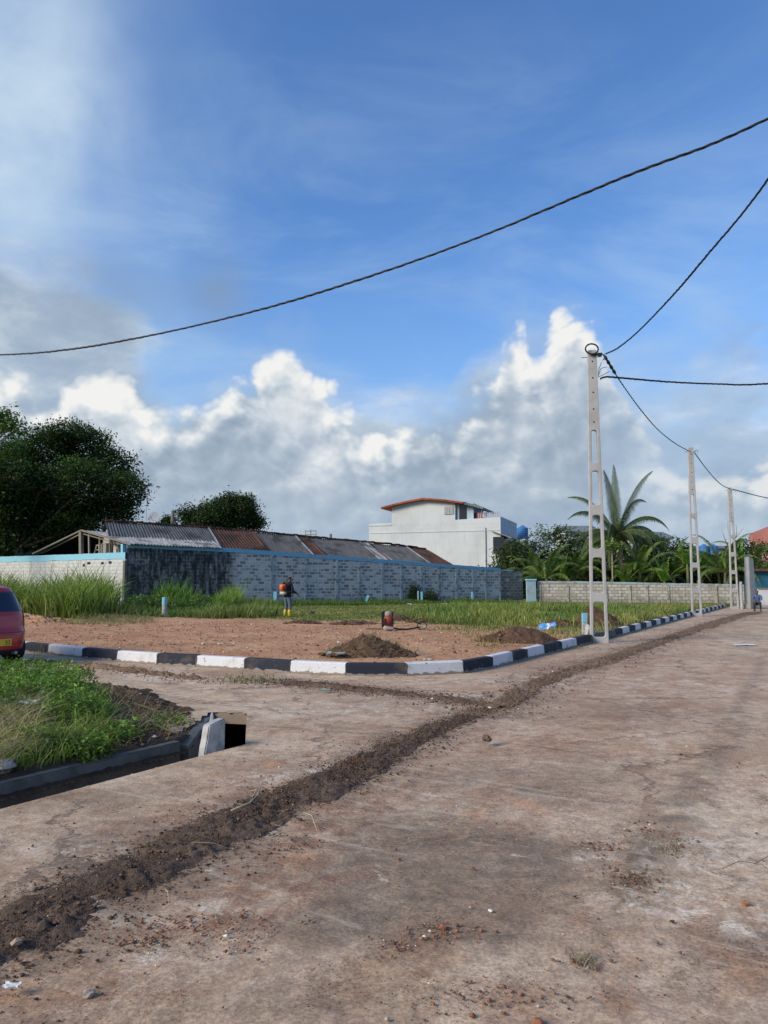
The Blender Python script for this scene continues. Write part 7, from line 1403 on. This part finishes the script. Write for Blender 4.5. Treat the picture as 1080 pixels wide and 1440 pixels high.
    pt('bumper_gap', 0, 1, .605, .618, .004, M_BLACK, shape=shp(-.86, .86)); pt('lower_bumper', 0, 1, .20, .30, .008, M_BLACK, shape=shp(-.8, .8)); pt('number_recess', 0, 1, .36, .58, .003, M_CAR, shape=shp(-.42, .42)) 
    for z_, f_ in ((.46, .62),): pt('reflector', 0, 1, .38, .41, .008, M_LAMPR, shape=shp(.72, .86)); pt('reflector', 0, 1, .38, .41, .008, M_LAMPR, shape=shp(-.72, -.86))
    pl = MB().box((.0, -.015, .44), (.50, .02, .13)).build('number_plate', M_PLATE, root, bevel=.004)
    def txt(s_, size, loc, mat, par, name, rx=math.pi/2):
        cu = bpy.data.curves.new('t', 'FONT'); cu.body = s_; cu.size = size; cu.extrude = .002; cu.align_x = 'RIGHT'; o = bpy.data.objects.new('t', cu); COL.objects.link(o); dg = bpy.context.evaluated_depsgraph_get(); me = bpy.data.meshes.new_from_object(o.evaluated_get(dg)); bpy.data.objects.remove(o); me.materials.clear(); me.transform(Matrix.Translation(loc) @ Matrix.Rotation(rx, 4, 'X')); return link(name, me, mat, par)
    txt('32', .11, (.225, -.027, .40), M_BLACK, pl, 'plate_digits')
    m = MB(); m.box((.58, .055, .885), (.10, .012, .020)); m.box((.56, .052, .905), (.05, .01, .012)); m.build('model_badge', M_METAL, root)
    pt('window_sticker', 0, 1, 1.03, 1.11, .012, M_PAPER, shape=shp(.77, .86))
    for sd in (-1, 1):
        for (nm, a0, a1) in (('side_window', .30, .05), ('side_window', -.03, -.26)):
            def sg(T, Z, u, v, sd=sd, a0=a0, a1=a1):
                y = -(a0+(a1-a0)*u)*2; t = np.clip(np.abs(y), 0, .97)**(4.6/2); t = np.arcsin(t)*np.sign(y); return (t if sd > 0 else math.pi-t), Z
            pt(nm, 0, 1, 1.0, 1.36, .006, M_CGL, shape=sg, nn=16)
        pt('headlight', 0, 1, .66, .80, .01, M_LAMPW, shape=(lambda T, Z, u, v, sd=sd: ((math.acos(.62**2.3)+(math.acos(.99**2.3)-math.acos(.62**2.3))*u) if sd > 0 else math.pi-(math.acos(.62**2.3)+(math.acos(.99**2.3)-math.acos(.62**2.3))*u), Z)))
        MB().box((sd*.84, 2.35, 1.02), (.16, .10, .12)).build('wing_mirror', M_CAR, root, bevel=.03)
    pt('windscreen', 0, 1, .99, 1.36, .006, M_CGL, shape=(lambda T, Z, u, v: (math.acos(.86**2.3)+(math.pi-2*math.acos(.86**2.3))*u, Z)))
    for sd in (-1, 1):
        for wy in (.62, 2.95):
            w = MB(); prof = [(.16, -.09), (.27, -.095), (.29, -.07), (.29, .07), (.27, .095), (.16, .09)]; w.lathe(prof, (0, 0, 0), 28); o = w.build('wheel', M_TYRE, root, smooth=False); o.rotation_euler = (0, math.pi/2, 0); o.location = (sd*.69, wy, .29)
            r_ = MB().lathe([(.03, .05), (.06, .07), (.14, .085), (.17, .092), (.175, .05)], (0, 0, 0), 20).build('rim', M_METAL, o); 
            if sd < 0: r_.rotation_euler = (math.pi, 0, 0)
    for sd in (-1, 1):
        for wy in (.62, 2.95): MB().tube([(sd*.775, wy+.35*math.cos(R(q)), .29+.35*math.sin(R(q))) for q in range(-25, 120 if wy < 1 else 206, 10)], .022, 6).build('arch_trim', M_BLACK, root, smooth=True)
    m = MB(); m.box((0, 1.8, .34), (1.25, 3.0, .22)); m.build('underbody', M_BLACK, root); m = MB(); m.tube([(.35, -.02, .24), (.35, .4, .24)], .03, 8); m.build('exhaust', M_METAL, root)
    MB().tube([(0, .75, 1.49), (0, .55, 1.72)], .006, 5).build('aerial', M_BLACK, root)
    rz = math.atan2(hd.y, hd.x)-math.pi/2; root.rotation_euler = (0, 0, rz)
    # put the rear right corner where the photograph has it
    want = at(46, 900, 14.35); M = Matrix.Rotation(rz, 3, 'Z'); cr = M @ Vector((.77, .12, 0)); root.location = (want.x-cr.x, want.y-cr.y, 0)
car()
